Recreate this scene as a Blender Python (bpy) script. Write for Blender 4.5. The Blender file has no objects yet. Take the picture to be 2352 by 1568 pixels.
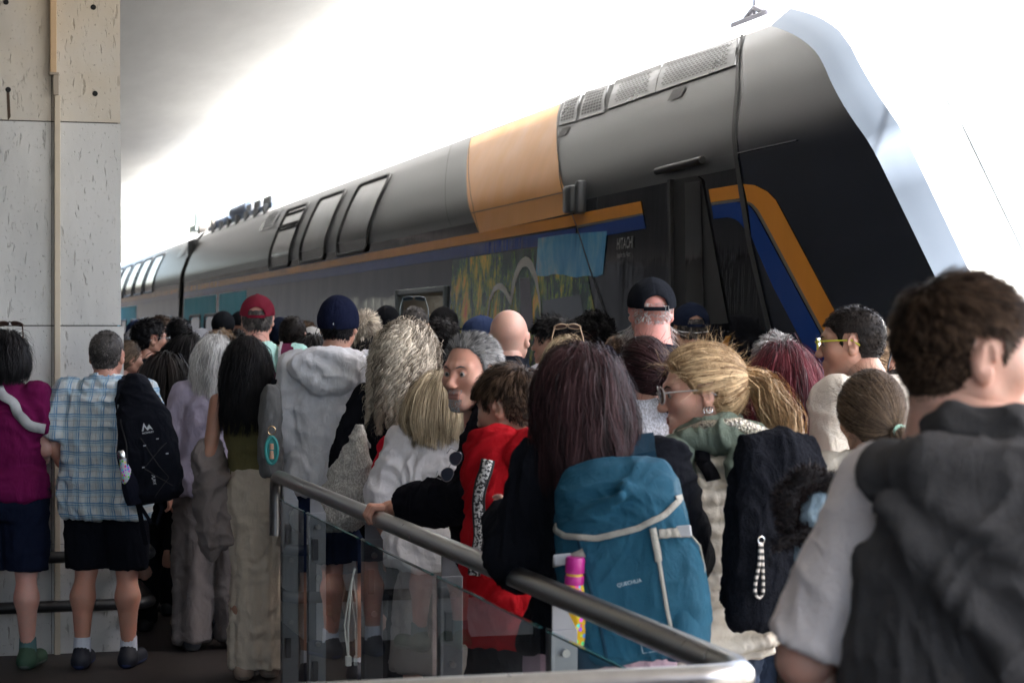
import bpy, math, random
import numpy as np
import openvdb as vdb
from mathutils import Vector, Matrix, bvhtree
R = math.radians
random.seed(7); RNG = np.random.default_rng(11)
sc = bpy.context.scene
COL = sc.collection
# ------------------------------------------------------------------ camera
EYE = 1.62; F = 4700.0; CX = 1176.0; HY = 765.0; TH = math.atan(1316 / 4700.0)
ST, CT = math.sin(TH), math.cos(TH)
cam = bpy.data.cameras.new("camera"); camo = bpy.data.objects.new("camera", cam); COL.objects.link(camo)
camo.location = (0, 0, EYE); camo.rotation_euler = (R(90), 0, 0)
cam.sensor_width = 36; cam.lens = 36 * F / 2352; cam.shift_y = -19 / 2352.0
cam.clip_start = .05; cam.clip_end = 3000
cam.dof.use_dof = True; cam.dof.focus_distance = 8.2; cam.dof.aperture_fstop = 6.3
sc.camera = camo
# ------------------------------------------------------------------ sky and sun
SUN_EL = R(60)
sdir = Vector((CT * .97 + ST * .24, ST * .97 - CT * .24, 0)).normalized()      # towards the sun: beyond the train, a little behind the camera
sunv = Vector((sdir.x * math.cos(SUN_EL), sdir.y * math.cos(SUN_EL), math.sin(SUN_EL)))
w = bpy.data.worlds.new("World"); sc.world = w; w.use_nodes = True
nt = w.node_tree; nt.nodes.clear()
sky = nt.nodes.new("ShaderNodeTexSky"); sky.sky_type = 'NISHITA'; sky.sun_disc = False
sky.sun_elevation = SUN_EL; sky.sun_rotation = math.atan2(sdir.x, sdir.y); sky.dust_density = 4.0; sky.ozone_density = .4; sky.air_density = 1.0
bg = nt.nodes.new("ShaderNodeBackground"); bg.inputs[1].default_value = .125
wo = nt.nodes.new("ShaderNodeOutputWorld"); nt.links.new(sky.outputs[0], bg.inputs[0]); nt.links.new(bg.outputs[0], wo.inputs[0])
sl = bpy.data.lights.new("sun", 'SUN'); sl.energy = 4.6; sl.angle = R(.5); sl.color = (1, .95, .88)
so = bpy.data.objects.new("sun", sl); COL.objects.link(so); so.location = (20, -10, 30)
so.rotation_euler = (-sunv).to_track_quat('-Z', 'Y').to_euler()
sc.view_settings.view_transform = 'Standard'; sc.view_settings.look = 'None'; sc.view_settings.gamma = 1
sc.view_settings.exposure = 3.1
try:
    sc.cycles.max_bounces = 8; sc.cycles.transparent_max_bounces = 16; sc.cycles.use_denoising = True
    sc.cycles.sample_clamp_indirect = 8
except Exception: pass

# ------------------------------------------------------------------ helpers
def at(px, depth, py=None):
    """a picture position and a distance -> a point in the place"""
    return Vector(((px - CX) / F * depth, depth, EYE + (HY - py) / F * depth if py is not None else 0.0))
def trk(D, s, z=0.0):
    return Vector((-s * ST + D * CT, s * CT + D * ST, z))

def mesh(name, V, Q, mat=None, parent=None, smooth=True, attr=None):
    me = bpy.data.meshes.new(name)
    V = np.ascontiguousarray(V, np.float32); n = len(V)
    if isinstance(Q, np.ndarray) and Q.ndim == 2:
        k = Q.shape[1]; m = len(Q)
        me.vertices.add(n); me.vertices.foreach_set("co", V.ravel())
        me.loops.add(m * k); me.loops.foreach_set("vertex_index", Q.astype(np.int32).ravel())
        me.polygons.add(m); me.polygons.foreach_set("loop_start", np.arange(0, m * k, k, dtype=np.int32))
        me.polygons.foreach_set("loop_total", np.full(m, k, np.int32))
        me.update(calc_edges=True)
    else:
        me.from_pydata(V.tolist(), [], [list(q) for q in Q]); me.update()
    if smooth: me.polygons.foreach_set("use_smooth", np.ones(len(me.polygons), bool))
    if attr is not None:
        for an, av in attr.items():
            a = me.attributes.new(an, 'FLOAT', 'POINT'); a.data.foreach_set("value", np.ascontiguousarray(av, np.float32))
    if mat is not None: me.materials.append(mat)
    o = bpy.data.objects.new(name, me); COL.objects.link(o)
    if parent is not None: o.parent = parent
    return o
def empty(name, loc=(0, 0, 0), rz=0.0, label=None, cat=None, group=None, kind=None):
    o = bpy.data.objects.new(name, None); COL.objects.link(o); o.location = loc; o.rotation_euler = (0, 0, rz)
    o.empty_display_size = .1
    return tag(o, label, cat, group, kind)
def tag(o, label=None, cat=None, group=None, kind=None):
    for k, v in (('label', label), ('category', cat), ('group', group), ('kind', kind)):
        if v: o[k] = v
    return o

class MB:
    """collects boxes, tubes and sheets into one mesh"""
    def __init__(s): s.v = []; s.f = []
    def add(s, V, Fc):
        b = len(s.v); s.v += [tuple(map(float, p)) for p in V]; s.f += [tuple(i + b for i in f) for f in Fc]; return s
    def box(s, lo, hi, bev=0.0, M=None):
        x0, y0, z0 = lo; x1, y1, z1 = hi
        if bev <= 0:
            V = [(x0,y0,z0),(x1,y0,z0),(x1,y1,z0),(x0,y1,z0),(x0,y0,z1),(x1,y0,z1),(x1,y1,z1),(x0,y1,z1)]
            Fc = [(0,3,2,1),(4,5,6,7),(0,1,5,4),(1,2,6,5),(2,3,7,6),(3,0,4,7)]
        else:
            import bmesh
            bm = bmesh.new(); bmesh.ops.create_cube(bm, size=1)
            for v in bm.verts: v.co = Vector(((x0+x1)/2+v.co.x*(x1-x0), (y0+y1)/2+v.co.y*(y1-y0), (z0+z1)/2+v.co.z*(z1-z0)))
            bmesh.ops.bevel(bm, geom=bm.edges[:], offset=bev, segments=2, profile=.5, affect='EDGES')
            bm.verts.index_update(); V = [tuple(v.co) for v in bm.verts]; Fc = [tuple(v.index for v in f.verts) for f in bm.faces]; bm.free()
        if M is not None: V = [tuple(M @ Vector(p)) for p in V]
        return s.add(V, Fc)
    def tube(s, pts, r, n=8, cap=True, flat=None):
        """tube along points; r scalar or list; flat=(ry/rx) squashes"""
        P = [Vector(p) for p in pts]; rr = r if isinstance(r, (list, tuple)) else [r] * len(P)
        V = []; up = Vector((0, 0, 1)); N = None
        for i, p in enumerate(P):
            t = (P[min(i+1, len(P)-1)] - P[max(i-1, 0)]).normalized()
            if N is None:
                N = t.cross(up) if abs(t.z) < .95 else t.cross(Vector((1, 0, 0))); N.normalize()
            else:
                N = (N - t * N.dot(t)).normalized()
            B = t.cross(N)
            for k in range(n):
                a = 2 * math.pi * k / n
                V.append(p + N * (math.cos(a) * rr[i]) + B * (math.sin(a) * rr[i] * (flat or 1)))
        Fc = [(i*n+k, i*n+(k+1) % n, (i+1)*n+(k+1) % n, (i+1)*n+k) for i in range(len(P)-1) for k in range(n)]
        if cap: Fc += [tuple(range(n))[::-1], tuple((len(P)-1)*n+k for k in range(n))]
        return s.add(V, Fc)
    def strip(s, pts, wv, th=.003):
        """a strap: centre points, half-width vectors, thickness along the surface normal"""
        P = [Vector(p) for p in pts]; V = []
        for i, p in enumerate(P):
            t = (P[min(i+1, len(P)-1)] - P[max(i-1, 0)]).normalized(); W = Vector(wv[i] if isinstance(wv, list) else wv)
            W = W - t * W.dot(t); n = t.cross(W).normalized() * th
            V += [p - W - n, p + W - n, p + W + n, p - W + n]
        Fc = [(i*4+k, i*4+(k+1) % 4, (i+1)*4+(k+1) % 4, (i+1)*4+k) for i in range(len(P)-1) for k in range(4)]
        Fc += [(3, 2, 1, 0), tuple((len(P)-1)*4+k for k in range(4))]
        return s.add(V, Fc)
    def build(s, name, mat, parent=None, smooth=False):
        if smooth == 2:
            ix = {}; mp = []; nv = []
            for p in s.v:
                kk = (round(p[0], 4), round(p[1], 4), round(p[2], 4))
                if kk not in ix: ix[kk] = len(nv); nv.append(p)
                mp.append(ix[kk])
            s.v = nv; s.f = [tuple(mp[i] for i in f) for f in s.f]; s.f = [f for f in s.f if len(set(f)) == len(f)]
        o = mesh(name, np.array(s.v), s.f, mat, parent, smooth=False)
        if smooth:
            me = o.data; me.polygons.foreach_set("use_smooth", np.ones(len(me.polygons), bool))
            try: me.set_sharp_from_angle(angle=R(40))
            except Exception: pass
        return o

# ------------------------------------------------------------------ noise
def _h(ix, iy, iz, seed):
    n = (ix * 374761393 + iy * 668265263 + iz * 2147483647 + seed * 144665) & 0xFFFFFFFF
    n = ((n ^ (n >> 13)) * 1274126177) & 0xFFFFFFFF
    return ((n ^ (n >> 16)) & 0xFFFF) / 65535.0
def vnoise(p, seed=0):
    p = np.asarray(p, np.float64); i = np.floor(p).astype(np.int64); f = p - i; f = f * f * (3 - 2 * f)
    r = 0
    for a in (0, 1):
        for b in (0, 1):
            for c in (0, 1):
                wgt = (f[:, 0] if a else 1-f[:, 0]) * (f[:, 1] if b else 1-f[:, 1]) * (f[:, 2] if c else 1-f[:, 2])
                r = r + wgt * _h(i[:, 0]+a, i[:, 1]+b, i[:, 2]+c, seed)
    return r
def vnormals(V, Q):
    a = V[Q[:, 0]]; b = V[Q[:, 1]]; c = V[Q[:, 2]]; d = V[Q[:, 3]]
    n = np.cross(c - a, d - b); N = np.zeros_like(V)
    for k in range(4): np.add.at(N, Q[:, k], n)
    l = np.linalg.norm(N, axis=1, keepdims=True); l[l == 0] = 1
    return N / l

# ------------------------------------------------------------------ signed distance shapes
class G:
    """a sampling grid"""
    def __init__(s, lo, hi, h):
        s.lo = np.array(lo, np.float32); s.h = h; n = np.ceil((np.array(hi) - s.lo) / h).astype(int) + 1; s.n = n
        s.x = (s.lo[0] + h * np.arange(n[0], dtype=np.float32)).reshape(-1, 1, 1)
        s.y = (s.lo[1] + h * np.arange(n[1], dtype=np.float32)).reshape(1, -1, 1)
        s.z = (s.lo[2] + h * np.arange(n[2], dtype=np.float32)).reshape(1, 1, -1)
    def caps(s, a, b, ra, rb, cut=False, cutend=False):
        a = np.array(a, np.float32); b = np.array(b, np.float32); u = b - a; L2 = float(u @ u) + 1e-12
        X, Y, Z = s.x - a[0], s.y - a[1], s.z - a[2]
        t = (X * u[0] + Y * u[1] + Z * u[2]) / L2; tc = np.clip(t, 0, 1)
        d = np.sqrt((X - tc*u[0])**2 + (Y - tc*u[1])**2 + (Z - tc*u[2])**2) - (ra + (rb - ra) * tc)
        if cutend: d = np.maximum(d, (t - 1) * math.sqrt(L2))
        return d
    def ell(s, c, r, M=None):
        X, Y, Z = s.x - c[0], s.y - c[1], s.z - c[2]
        if M is not None:
            M = np.array(M.to_3x3() if hasattr(M, 'to_3x3') else M, np.float32).T
            X, Y, Z = M[0,0]*X+M[0,1]*Y+M[0,2]*Z, M[1,0]*X+M[1,1]*Y+M[1,2]*Z, M[2,0]*X+M[2,1]*Y+M[2,2]*Z
        k0 = np.sqrt((X/r[0])**2 + (Y/r[1])**2 + (Z/r[2])**2); k1 = np.sqrt((X/r[0]**2)**2 + (Y/r[1]**2)**2 + (Z/r[2]**2)**2) + 1e-9
        return k0 * (k0 - 1) / k1
    def loft(s, zs, rx, ry, cx, cy, e=2.3, off=0.0):
        z = s.z.ravel(); I = lambda t: np.interp(z, zs, t).astype(np.float32).reshape(1, 1, -1)
        a, b, x0, y0 = I(rx) + off, I(ry) + off, I(cx), I(cy)
        q = (np.abs((s.x - x0)/a)**e + np.abs((s.y - y0)/b)**e) ** (1/e)
        d = (q - 1) * np.minimum(a, b)
        return np.maximum(d, np.maximum(zs[0] - s.z, s.z - zs[-1]))
    def out(s, D):
        D = np.broadcast_to(D, s.n).astype(np.float32)
        D = np.clip(D / s.h, -3, 3)
        g = vdb.FloatGrid(3.0); g.copyFromArray(np.ascontiguousarray(D), tolerance=0)
        P, Q = g.convertToQuads(isovalue=0.0)
        return P.astype(np.float64) * s.h + s.lo, Q.astype(np.int64)
def smin(a, b, k):
    h = np.maximum(k - np.abs(a - b), 0) / k
    return np.minimum(a, b) - h * h * k * .25
def smax(a, b, k): return -smin(-a, -b, k)
def su(lst, k):
    r = lst[0]
    for q in lst[1:]: r = smin(r, q, k)
    return r
# ------------------------------------------------------------------ materials
_M = {}
def nodes(name):
    m = bpy.data.materials.new(name); m.use_nodes = True; nt = m.node_tree; p = nt.nodes["Principled BSDF"]; return m, nt, p
def L(nt, a, b): nt.links.new(a, b)
def N(nt, t, **k):
    n = nt.nodes.new(t)
    for a, v in k.items():
        if a in n.inputs and not hasattr(n, a): n.inputs[a].default_value = v
        else: setattr(n, a, v)
    return n
def noise(nt, scale, detail=3, vec=None, rough=.5, dist=0):
    n = nt.nodes.new("ShaderNodeTexNoise"); n.inputs["Scale"].default_value = scale; n.inputs["Detail"].default_value = detail
    n.inputs["Roughness"].default_value = rough; n.inputs["Distortion"].default_value = dist
    if vec is not None: L(nt, vec, n.inputs["Vector"])
    return n
def coords(nt, scale=(1, 1, 1), rot=(0, 0, 0)):
    c = nt.nodes.new("ShaderNodeTexCoord"); m = nt.nodes.new("ShaderNodeMapping"); m.inputs["Scale"].default_value = scale
    m.inputs["Rotation"].default_value = rot
    L(nt, c.outputs["Object"], m.inputs["Vector"]); return m.outputs[0]
def ramp(nt, fac, stops, interp='LINEAR'):
    r = nt.nodes.new("ShaderNodeValToRGB"); e = r.color_ramp; e.interpolation = interp
    while len(e.elements) < len(stops): e.elements.new(.5)
    for el, (p, c) in zip(e.elements, stops): el.position = p; el.color = (*c, 1) if len(c) == 3 else c
    L(nt, fac, r.inputs[0]); return r.outputs[0]
def mixc(nt, fac, a, b, mode='MIX'):
    m = nt.nodes.new("ShaderNodeMix"); m.data_type = 'RGBA'; m.blend_type = mode
    for sock, v in ((m.inputs["Factor"], fac), (m.inputs[6], a), (m.inputs[7], b)):
        if isinstance(v, (int, float)): sock.default_value = v
        elif isinstance(v, (tuple, list)): sock.default_value = (*v[:3], 1)
        else: L(nt, v, sock)
    return m.outputs[2]
def math_(nt, op, a, b=None):
    m = nt.nodes.new("ShaderNodeMath"); m.operation = op
    for i, v in enumerate((a, b)):
        if v is None: continue
        if isinstance(v, (int, float)): m.inputs[i].default_value = v
        else: L(nt, v, m.inputs[i])
    return m.outputs[0]
def bump(nt, p, h, strength=.3, dist=.002):
    b = nt.nodes.new("ShaderNodeBump"); b.inputs["Strength"].default_value = strength; b.inputs["Distance"].default_value = dist
    L(nt, h, b.inputs["Height"]); L(nt, b.outputs[0], p.inputs["Normal"])
def vary(c, k): return tuple(max(0, x * k) for x in c)
def plain(name, col, rough=.5, metal=0.0, spec=.5, emit=None, var=.12, nscale=8, coat=0):
    if name in _M: return _M[name]
    m, nt, p = nodes(name); p.inputs["Roughness"].default_value = rough; p.inputs["Metallic"].default_value = metal
    p.inputs["Specular IOR Level"].default_value = spec
    v = coords(nt); n = noise(nt, nscale, 4, v)
    L(nt, mixc(nt, n.outputs[0], vary(col, 1-var), vary(col, 1+var)), p.inputs["Base Color"])
    p.inputs["Coat Weight"].default_value = coat
    if emit: p.inputs["Emission Color"].default_value = (*col, 1); p.inputs["Emission Strength"].default_value = emit
    _M[name] = m; return m
def cloth(name, col, rough=.9, kind=None, weave=420, var=.14, sheen=.25):
    if name in _M: return _M[name]
    m, nt, p = nodes(name); p.inputs["Roughness"].default_value = rough; p.inputs["Specular IOR Level"].default_value = .12 if max(col) > .05 else .04
    p.inputs["Sheen Weight"].default_value = 0.0; p.inputs["Sheen Roughness"].default_value = .5
    v = coords(nt); n = noise(nt, 9, 5, v, .6); c = mixc(nt, n.outputs[0], vary(col, 1-var), vary(col, 1+var))
    sep = nt.nodes.new("ShaderNodeSeparateXYZ"); L(nt, v, sep.inputs[0]); X, Y, Z = sep.outputs
    if kind == 'plaid':
        def lines(src, per, wid, off=0):
            a = math_(nt, 'ADD', math_(nt, 'MULTIPLY', src, 1/per), off); a = math_(nt, 'FRACT', a)
            return math_(nt, 'LESS_THAN', math_(nt, 'ABSOLUTE', math_(nt, 'SUBTRACT', a, .5)), wid)
        wob = math_(nt, 'MULTIPLY', math_(nt, 'SUBTRACT', noise(nt, 7, 2, v).outputs[0], .5), .03)
        XX = math_(nt, 'ADD', X, wob); ZZ = math_(nt, 'ADD', Z, wob)
        blue, tan, pale = (.10, .28, .52), (.35, .38, .40), (.42, .58, .68)
        c = mixc(nt, n.outputs[0], (.66, .70, .72), (.76, .80, .80))
        for src in (XX, ZZ):
            c = mixc(nt, math_(nt, 'MULTIPLY', lines(src, .06, .22, .2), .5), c, pale)
            c = mixc(nt, math_(nt, 'MULTIPLY', lines(src, .06, .05, .0), .8), c, blue)
            c = mixc(nt, math_(nt, 'MULTIPLY', lines(src, .06, .035, .18), .7), c, blue)
            c = mixc(nt, math_(nt, 'MULTIPLY', lines(src, .12, .02, .5), .5), c, tan)
    if kind == 'dots':
        vo = nt.nodes.new("ShaderNodeTexVoronoi"); vo.inputs["Scale"].default_value = 62; L(nt, v, vo.inputs["Vector"])
        c = mixc(nt, math_(nt, 'MULTIPLY', math_(nt, 'LESS_THAN', vo.outputs[0], .22), .75), c, vary(col, .38))
    if kind == 'denim':
        n2 = noise(nt, 60, 4, coords(nt, (1, 1, .25))); c = mixc(nt, math_(nt, 'MULTIPLY', n2.outputs[0], .6), c, vary(col, 1.7))
    if kind == 'heather':
        n2 = noise(nt, 170, 3, coords(nt, (1, 1, .5))); c = mixc(nt, ramp(nt, n2.outputs[0], [(.42, (0, 0, 0)), (.6, (1, 1, 1))]), vary(col, .72), vary(col, 1.15))
    if kind == 'flowers':
        vo = nt.nodes.new("ShaderNodeTexVoronoi"); vo.inputs["Scale"].default_value = 75; L(nt, v, vo.inputs["Vector"])
        h = nt.nodes.new("ShaderNodeHueSaturation"); h.inputs["Color"].default_value = (.8, .1, .2, 1); sp = nt.nodes.new("ShaderNodeSeparateColor")
        L(nt, vo.outputs["Color"], sp.inputs[0]); L(nt, sp.outputs[0], h.inputs["Hue"])
        c = mixc(nt, math_(nt, 'LESS_THAN', vo.outputs[0], .42), c, h.outputs[0])
    if kind == 'sequin':
        vo = nt.nodes.new("ShaderNodeTexVoronoi"); vo.inputs["Scale"].default_value = 170; L(nt, v, vo.inputs["Vector"])
        c = mixc(nt, vo.outputs[0], (.75, .70, .55), (.12, .11, .12)); p.inputs["Metallic"].default_value = .7; p.inputs["Roughness"].default_value = .3
        bump(nt, p, vo.outputs[0], .9, .004)
    L(nt, c, p.inputs["Base Color"])
    if kind != 'sequin':
        a = noise(nt, 24, 6, coords(nt, (1, 1, .5)), .62, .8); b = noise(nt, weave, 2, v)
        bump(nt, p, math_(nt, 'ADD', a.outputs[0], math_(nt, 'MULTIPLY', b.outputs[0], .35)), .7, .020)
    _M[name] = m; return m
def skin(tone=(.52, .30, .22), red=.0, name=None):
    nm = name or 'skin_%02d_%02d_%02d' % tuple(int(c * 100) for c in tone)
    if nm in _M: return _M[nm]
    m, nt, p = nodes(nm); v = coords(nt)
    n = noise(nt, 14, 5, v, .6); n2 = noise(nt, 160, 3, v)
    c = mixc(nt, ramp(nt, n.outputs[0], [(.35, (0, 0, 0)), (.7, (1, 1, 1))]), vary(tone, .9), (tone[0]*1.1, tone[1]*.92, tone[2]*.90))
    c = mixc(nt, math_(nt, 'MULTIPLY', n2.outputs[0], .25), c, vary(tone, .7))
    L(nt, c, p.inputs["Base Color"]); p.inputs["Roughness"].default_value = .48; p.inputs["Specular IOR Level"].default_value = .4
    p.inputs["Subsurface Weight"].default_value = .18; p.inputs["Subsurface Scale"].default_value = .012; p.inputs["Subsurface Radius"].default_value = (1, .35, .2)
    n3 = noise(nt, 45, 5, coords(nt, (1, 1, 2.2)), .65)
    bump(nt, p, math_(nt, 'ADD', n3.outputs[0], math_(nt, 'MULTIPLY', n2.outputs[0], .5)), .35, .002)
    _M[nm] = m; return m
def hairm(name, c1, c2, rough=.5):
    if name in _M: return _M[name]
    m, nt, p = nodes(name); a = nt.nodes.new("ShaderNodeAttribute"); a.attribute_name = 'shade'
    L(nt, mixc(nt, a.outputs["Fac"], c1, c2), p.inputs["Base Color"])
    p.inputs["Roughness"].default_value = rough; p.inputs["Specular IOR Level"].default_value = .13
    _M[name] = m; return m
def metal(name, col=(.55, .55, .56), rough=.3):
    if name in _M: return _M[name]
    m, nt, p = nodes(name); p.inputs["Metallic"].default_value = 1
    n = noise(nt, 30, 4, coords(nt, (1, 1, 1))); L(nt, mixc(nt, n.outputs[0], vary(col, .8), vary(col, 1.1)), p.inputs["Base Color"])
    L(nt, math_(nt, 'ADD', math_(nt, 'MULTIPLY', n.outputs[0], .15), rough-.07), p.inputs["Roughness"])
    _M[name] = m; return m
def glass_m(name, tint=(.75, .85, .86), refl=1.0):
    if name in _M: return _M[name]
    m = bpy.data.materials.new(name); m.use_nodes = True; nt = m.node_tree; nt.nodes.clear()
    o = nt.nodes.new("ShaderNodeOutputMaterial"); tr = nt.nodes.new("ShaderNodeBsdfTransparent"); tr.inputs[0].default_value = (*tint, 1)
    gl = nt.nodes.new("ShaderNodeBsdfGlossy"); gl.inputs["Roughness"].default_value = .01; gl.inputs[0].default_value = (.9, .95, 1, 1)
    fr = nt.nodes.new("ShaderNodeFresnel"); fr.inputs[0].default_value = 1.52; mx = nt.nodes.new("ShaderNodeMixShader")
    f = math_(nt, 'MULTIPLY', fr.outputs[0], refl); L(nt, f, mx.inputs[0]); L(nt, tr.outputs[0], mx.inputs[1]); L(nt, gl.outputs[0], mx.inputs[2]); L(nt, mx.outputs[0], o.inputs[0])
    _M[name] = m; return m
def paint(name, col, rough=.12, spec=.6, wav=.0, dirt=.1, metallic=0.0, coat=0.0):
    if name in _M: return _M[name]
    m, nt, p = nodes(name); v = coords(nt, (1, 1, 1))
    n = noise(nt, 2.2, 5, v, .6); n2 = noise(nt, 6, 5, coords(nt, (1, 1.0, .12)), .6)
    c = mixc(nt, math_(nt, 'MULTIPLY', n2.outputs[0], .8), vary(col, 1-dirt), tuple(x*(1+dirt)+.012*dirt*8 for x in col)); L(nt, c, p.inputs["Base Color"])
    L(nt, math_(nt, 'ADD', math_(nt, 'MULTIPLY', n.outputs[0], rough*.9), rough*.55), p.inputs["Roughness"])
    p.inputs["Specular IOR Level"].default_value = spec; p.inputs["Metallic"].default_value = metallic
    p.inputs["Coat Weight"].default_value = coat; p.inputs["Coat Roughness"].default_value = .03
    if wav:
        a = noise(nt, 1.2, 2, coords(nt, (1, 1.2, .5))); b = noise(nt, 14, 3, coords(nt, (1, 1.6, .12)))
        bump(nt, p, math_(nt, 'ADD', a.outputs[0], math_(nt, 'MULTIPLY', b.outputs[0], .10)), 1.0, wav)
    _M[name] = m; return m
def travertine():
    if 'travertine' in _M: return _M['travertine']
    m, nt, p = nodes('travertine'); v = coords(nt)
    n1 = noise(nt, 3.5, 6, coords(nt, (1, 1, .35)), .6); n2 = noise(nt, 48, 3, coords(nt, (1.0, 1, .25)), .55, .3); n3 = noise(nt, 110, 2, coords(nt, (1, 1, .45)), .5)
    n4 = noise(nt, 1.3, 5, coords(nt, (1.6, 1, .5)), .6)
    c = mixc(nt, n1.outputs[0], (.48, .47, .445), (.66, .65, .625))
    c = mixc(nt, math_(nt, 'MULTIPLY', ramp(nt, n4.outputs[0], [(.50, (0, 0, 0)), (.66, (1, 1, 1))]), .35), c, (.26, .265, .265))
    pit = ramp(nt, n2.outputs[0], [(.30, (1, 1, 1)), (.37, (0, 0, 0))]); pit2 = ramp(nt, n3.outputs[0], [(.29, (1, 1, 1)), (.345, (0, 0, 0))])
    pits = math_(nt, 'MAXIMUM', pit, pit2)
    c = mixc(nt, math_(nt, 'MULTIPLY', pits, .36), c, (.22, .20, .17))
    # the warm-stained upper slabs
    sep = nt.nodes.new("ShaderNodeSeparateXYZ"); L(nt, v, sep.inputs[0])
    up = math_(nt, 'GREATER_THAN', sep.outputs[2], 2.69)
    st = math_(nt, 'MULTIPLY', up, ramp(nt, noise(nt, 1.6, 5, v, .6).outputs[0], [(.3, (.35,)*3), (.7, (1,)*3)]))
    c = mixc(nt, st, c, (.95, .82, .64), 'MULTIPLY')
    L(nt, c, p.inputs["Base Color"]); p.inputs["Roughness"].default_value = .75
    bump(nt, p, math_(nt, 'SUBTRACT', n1.outputs[0], math_(nt, 'MULTIPLY', pits, 2.0)), .6, .006)
    _M['travertine'] = m; return m
def sky_print_reflection():
    if 'sky_print_reflection' in _M: return _M['sky_print_reflection']
    m, nt, p = nodes('sky_print_reflection'); n = noise(nt, 2.2, 6, coords(nt, (1, 1.2, .5)), .65, .6)
    L(nt, ramp(nt, n.outputs[0], [(.32, (.03, .16, .34)), (.46, (.06, .30, .55)), (.56, (.16, .42, .60)), (.66, (.42, .46, .52))]), p.inputs["Base Color"])  # blue and cloud tones stand in for sky reflected in the printed panel
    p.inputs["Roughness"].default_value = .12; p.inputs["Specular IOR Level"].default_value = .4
    _M['sky_print_reflection'] = m; return m
def forest():
    if 'forest' in _M: return _M['forest']
    m, nt, p = nodes('forest'); v = coords(nt, (1, 1, .45)); n = noise(nt, 6, 8, v, .78, .5); n2 = noise(nt, 1.6, 4, coords(nt), .6)
    f = math_(nt, 'ADD', math_(nt, 'MULTIPLY', n.outputs[0], .9), math_(nt, 'MULTIPLY', math_(nt, 'SUBTRACT', n2.outputs[0], .5), .5))
    c = ramp(nt, f, [(.30, (.006, .014, .018)), (.42, (.03, .11, .06)), (.48, (.24, .30, .05)), (.54, (.75, .50, .05)), (.60, (.85, .30, .05)), (.72, (.75, .18, .10))])
    L(nt, c, p.inputs["Base Color"]); p.inputs["Roughness"].default_value = .15; p.inputs["Specular IOR Level"].default_value = .35
    _M['forest'] = m; return m
# ------------------------------------------------------------------ the setting
def station(name, label=None, cat=None, kind=None, group=None): return empty(name, (0, 0, 0), TH, label, cat, group, kind)   # local x: across the tracks, local y: along them
m, nt_, p_ = nodes('platform_tiles'); v_ = coords(nt_)
br = nt_.nodes.new("ShaderNodeTexBrick"); br.offset = .5; L(nt_, v_, br.inputs["Vector"]); br.inputs["Scale"].default_value = 2.2; br.inputs["Mortar Size"].default_value = .012
br.inputs["Color1"].default_value = (.032, .020, .017, 1); br.inputs["Color2"].default_value = (.024, .017, .015, 1); br.inputs["Mortar"].default_value = (.012, .011, .010, 1)
L(nt_, mixc(nt_, math_(nt_, 'MULTIPLY', noise(nt_, 5, 6, v_, .7).outputs[0], .8), br.outputs[0], (.028, .026, .026)), p_.inputs["Base Color"]); p_.inputs["Roughness"].default_value = .55
TILES = m
ballast = plain('ballast_stone', (.16, .15, .14), .95, nscale=60, var=.5)
MB().box((-30, -30, -1.0), (3.93, 160, 0.0)).build('platform', TILES).rotation_euler = (0, 0, TH); tag(bpy.data.objects['platform'], kind='structure')
MB().box((3.60, -30, .002), (3.66, 160, .006)).build('platform_safety_line', plain('line_paint', (.5, .42, .1), .7)).rotation_euler = (0, 0, TH); tag(bpy.data.objects['platform_safety_line'], kind='structure')
o = mesh('ground', np.array([(-900, -900, -1.02), (900, -900, -1.02), (900, 900, -1.02), (-900, 900, -1.02)]), [(0, 1, 2, 3)], ballast, smooth=False); tag(o, kind='structure')

# concrete roof over the platform: a long curved soffit, turned up towards its edge
m, nt_, p_ = nodes('roof_plaster'); v_ = coords(nt_, (1, .25, 1)); n_ = noise(nt_, 1.2, 7, v_, .65); n2_ = noise(nt_, 5, 5, coords(nt_, (1, .3, 1)), .7)
c_ = mixc(nt_, ramp(nt_, n_.outputs[0], [(.3, (0,)*3), (.7, (1,)*3)]), (.52, .52, .505), (.63, .63, .61))
c_ = mixc(nt_, math_(nt_, 'MULTIPLY', ramp(nt_, n2_.outputs[0], [(.5, (0,)*3), (.72, (1,)*3)]), .25), c_, (.50, .50, .49))
L(nt_, c_, p_.inputs["Base Color"]); p_.inputs["Roughness"].default_value = .9; bump(nt_, p_, noise(nt_, 22, 6, v_, .7).outputs[0], .2, .01)
prof = []
for i in range(40):
    D = -12 + 17.24 * i / 39; z = 4.52 + .03 * (max(0, D - 1.0)) + .22 * max(0, (D - 3.2) / 2.04) ** 2
    prof.append((D, z))
prof += [(5.24, prof[-1][1] + .16), (4.6, 5.05), (-12, 5.15)]
V = []; Fc = []; n = len(prof); ys = [-6.5, -3] + [i * 2.5 for i in range(0, 21)]
for y in ys:
    for D, z in prof: V.append((D, y, z))
for j in range(len(ys) - 1):
    for i in range(n): Fc.append((j*n+i, j*n+(i+1) % n, (j+1)*n+(i+1) % n, (j+1)*n+i))
Fc += [tuple(range(n))[::-1], tuple((len(ys)-1)*n+i for i in range(n))]
roof = mesh('platform_canopy', np.array(V), Fc, m, smooth=False); roof.rotation_euler = (0, 0, TH)
tag(roof, 'pale concrete canopy curving over the platform above the waiting crowd', 'canopy')

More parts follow.
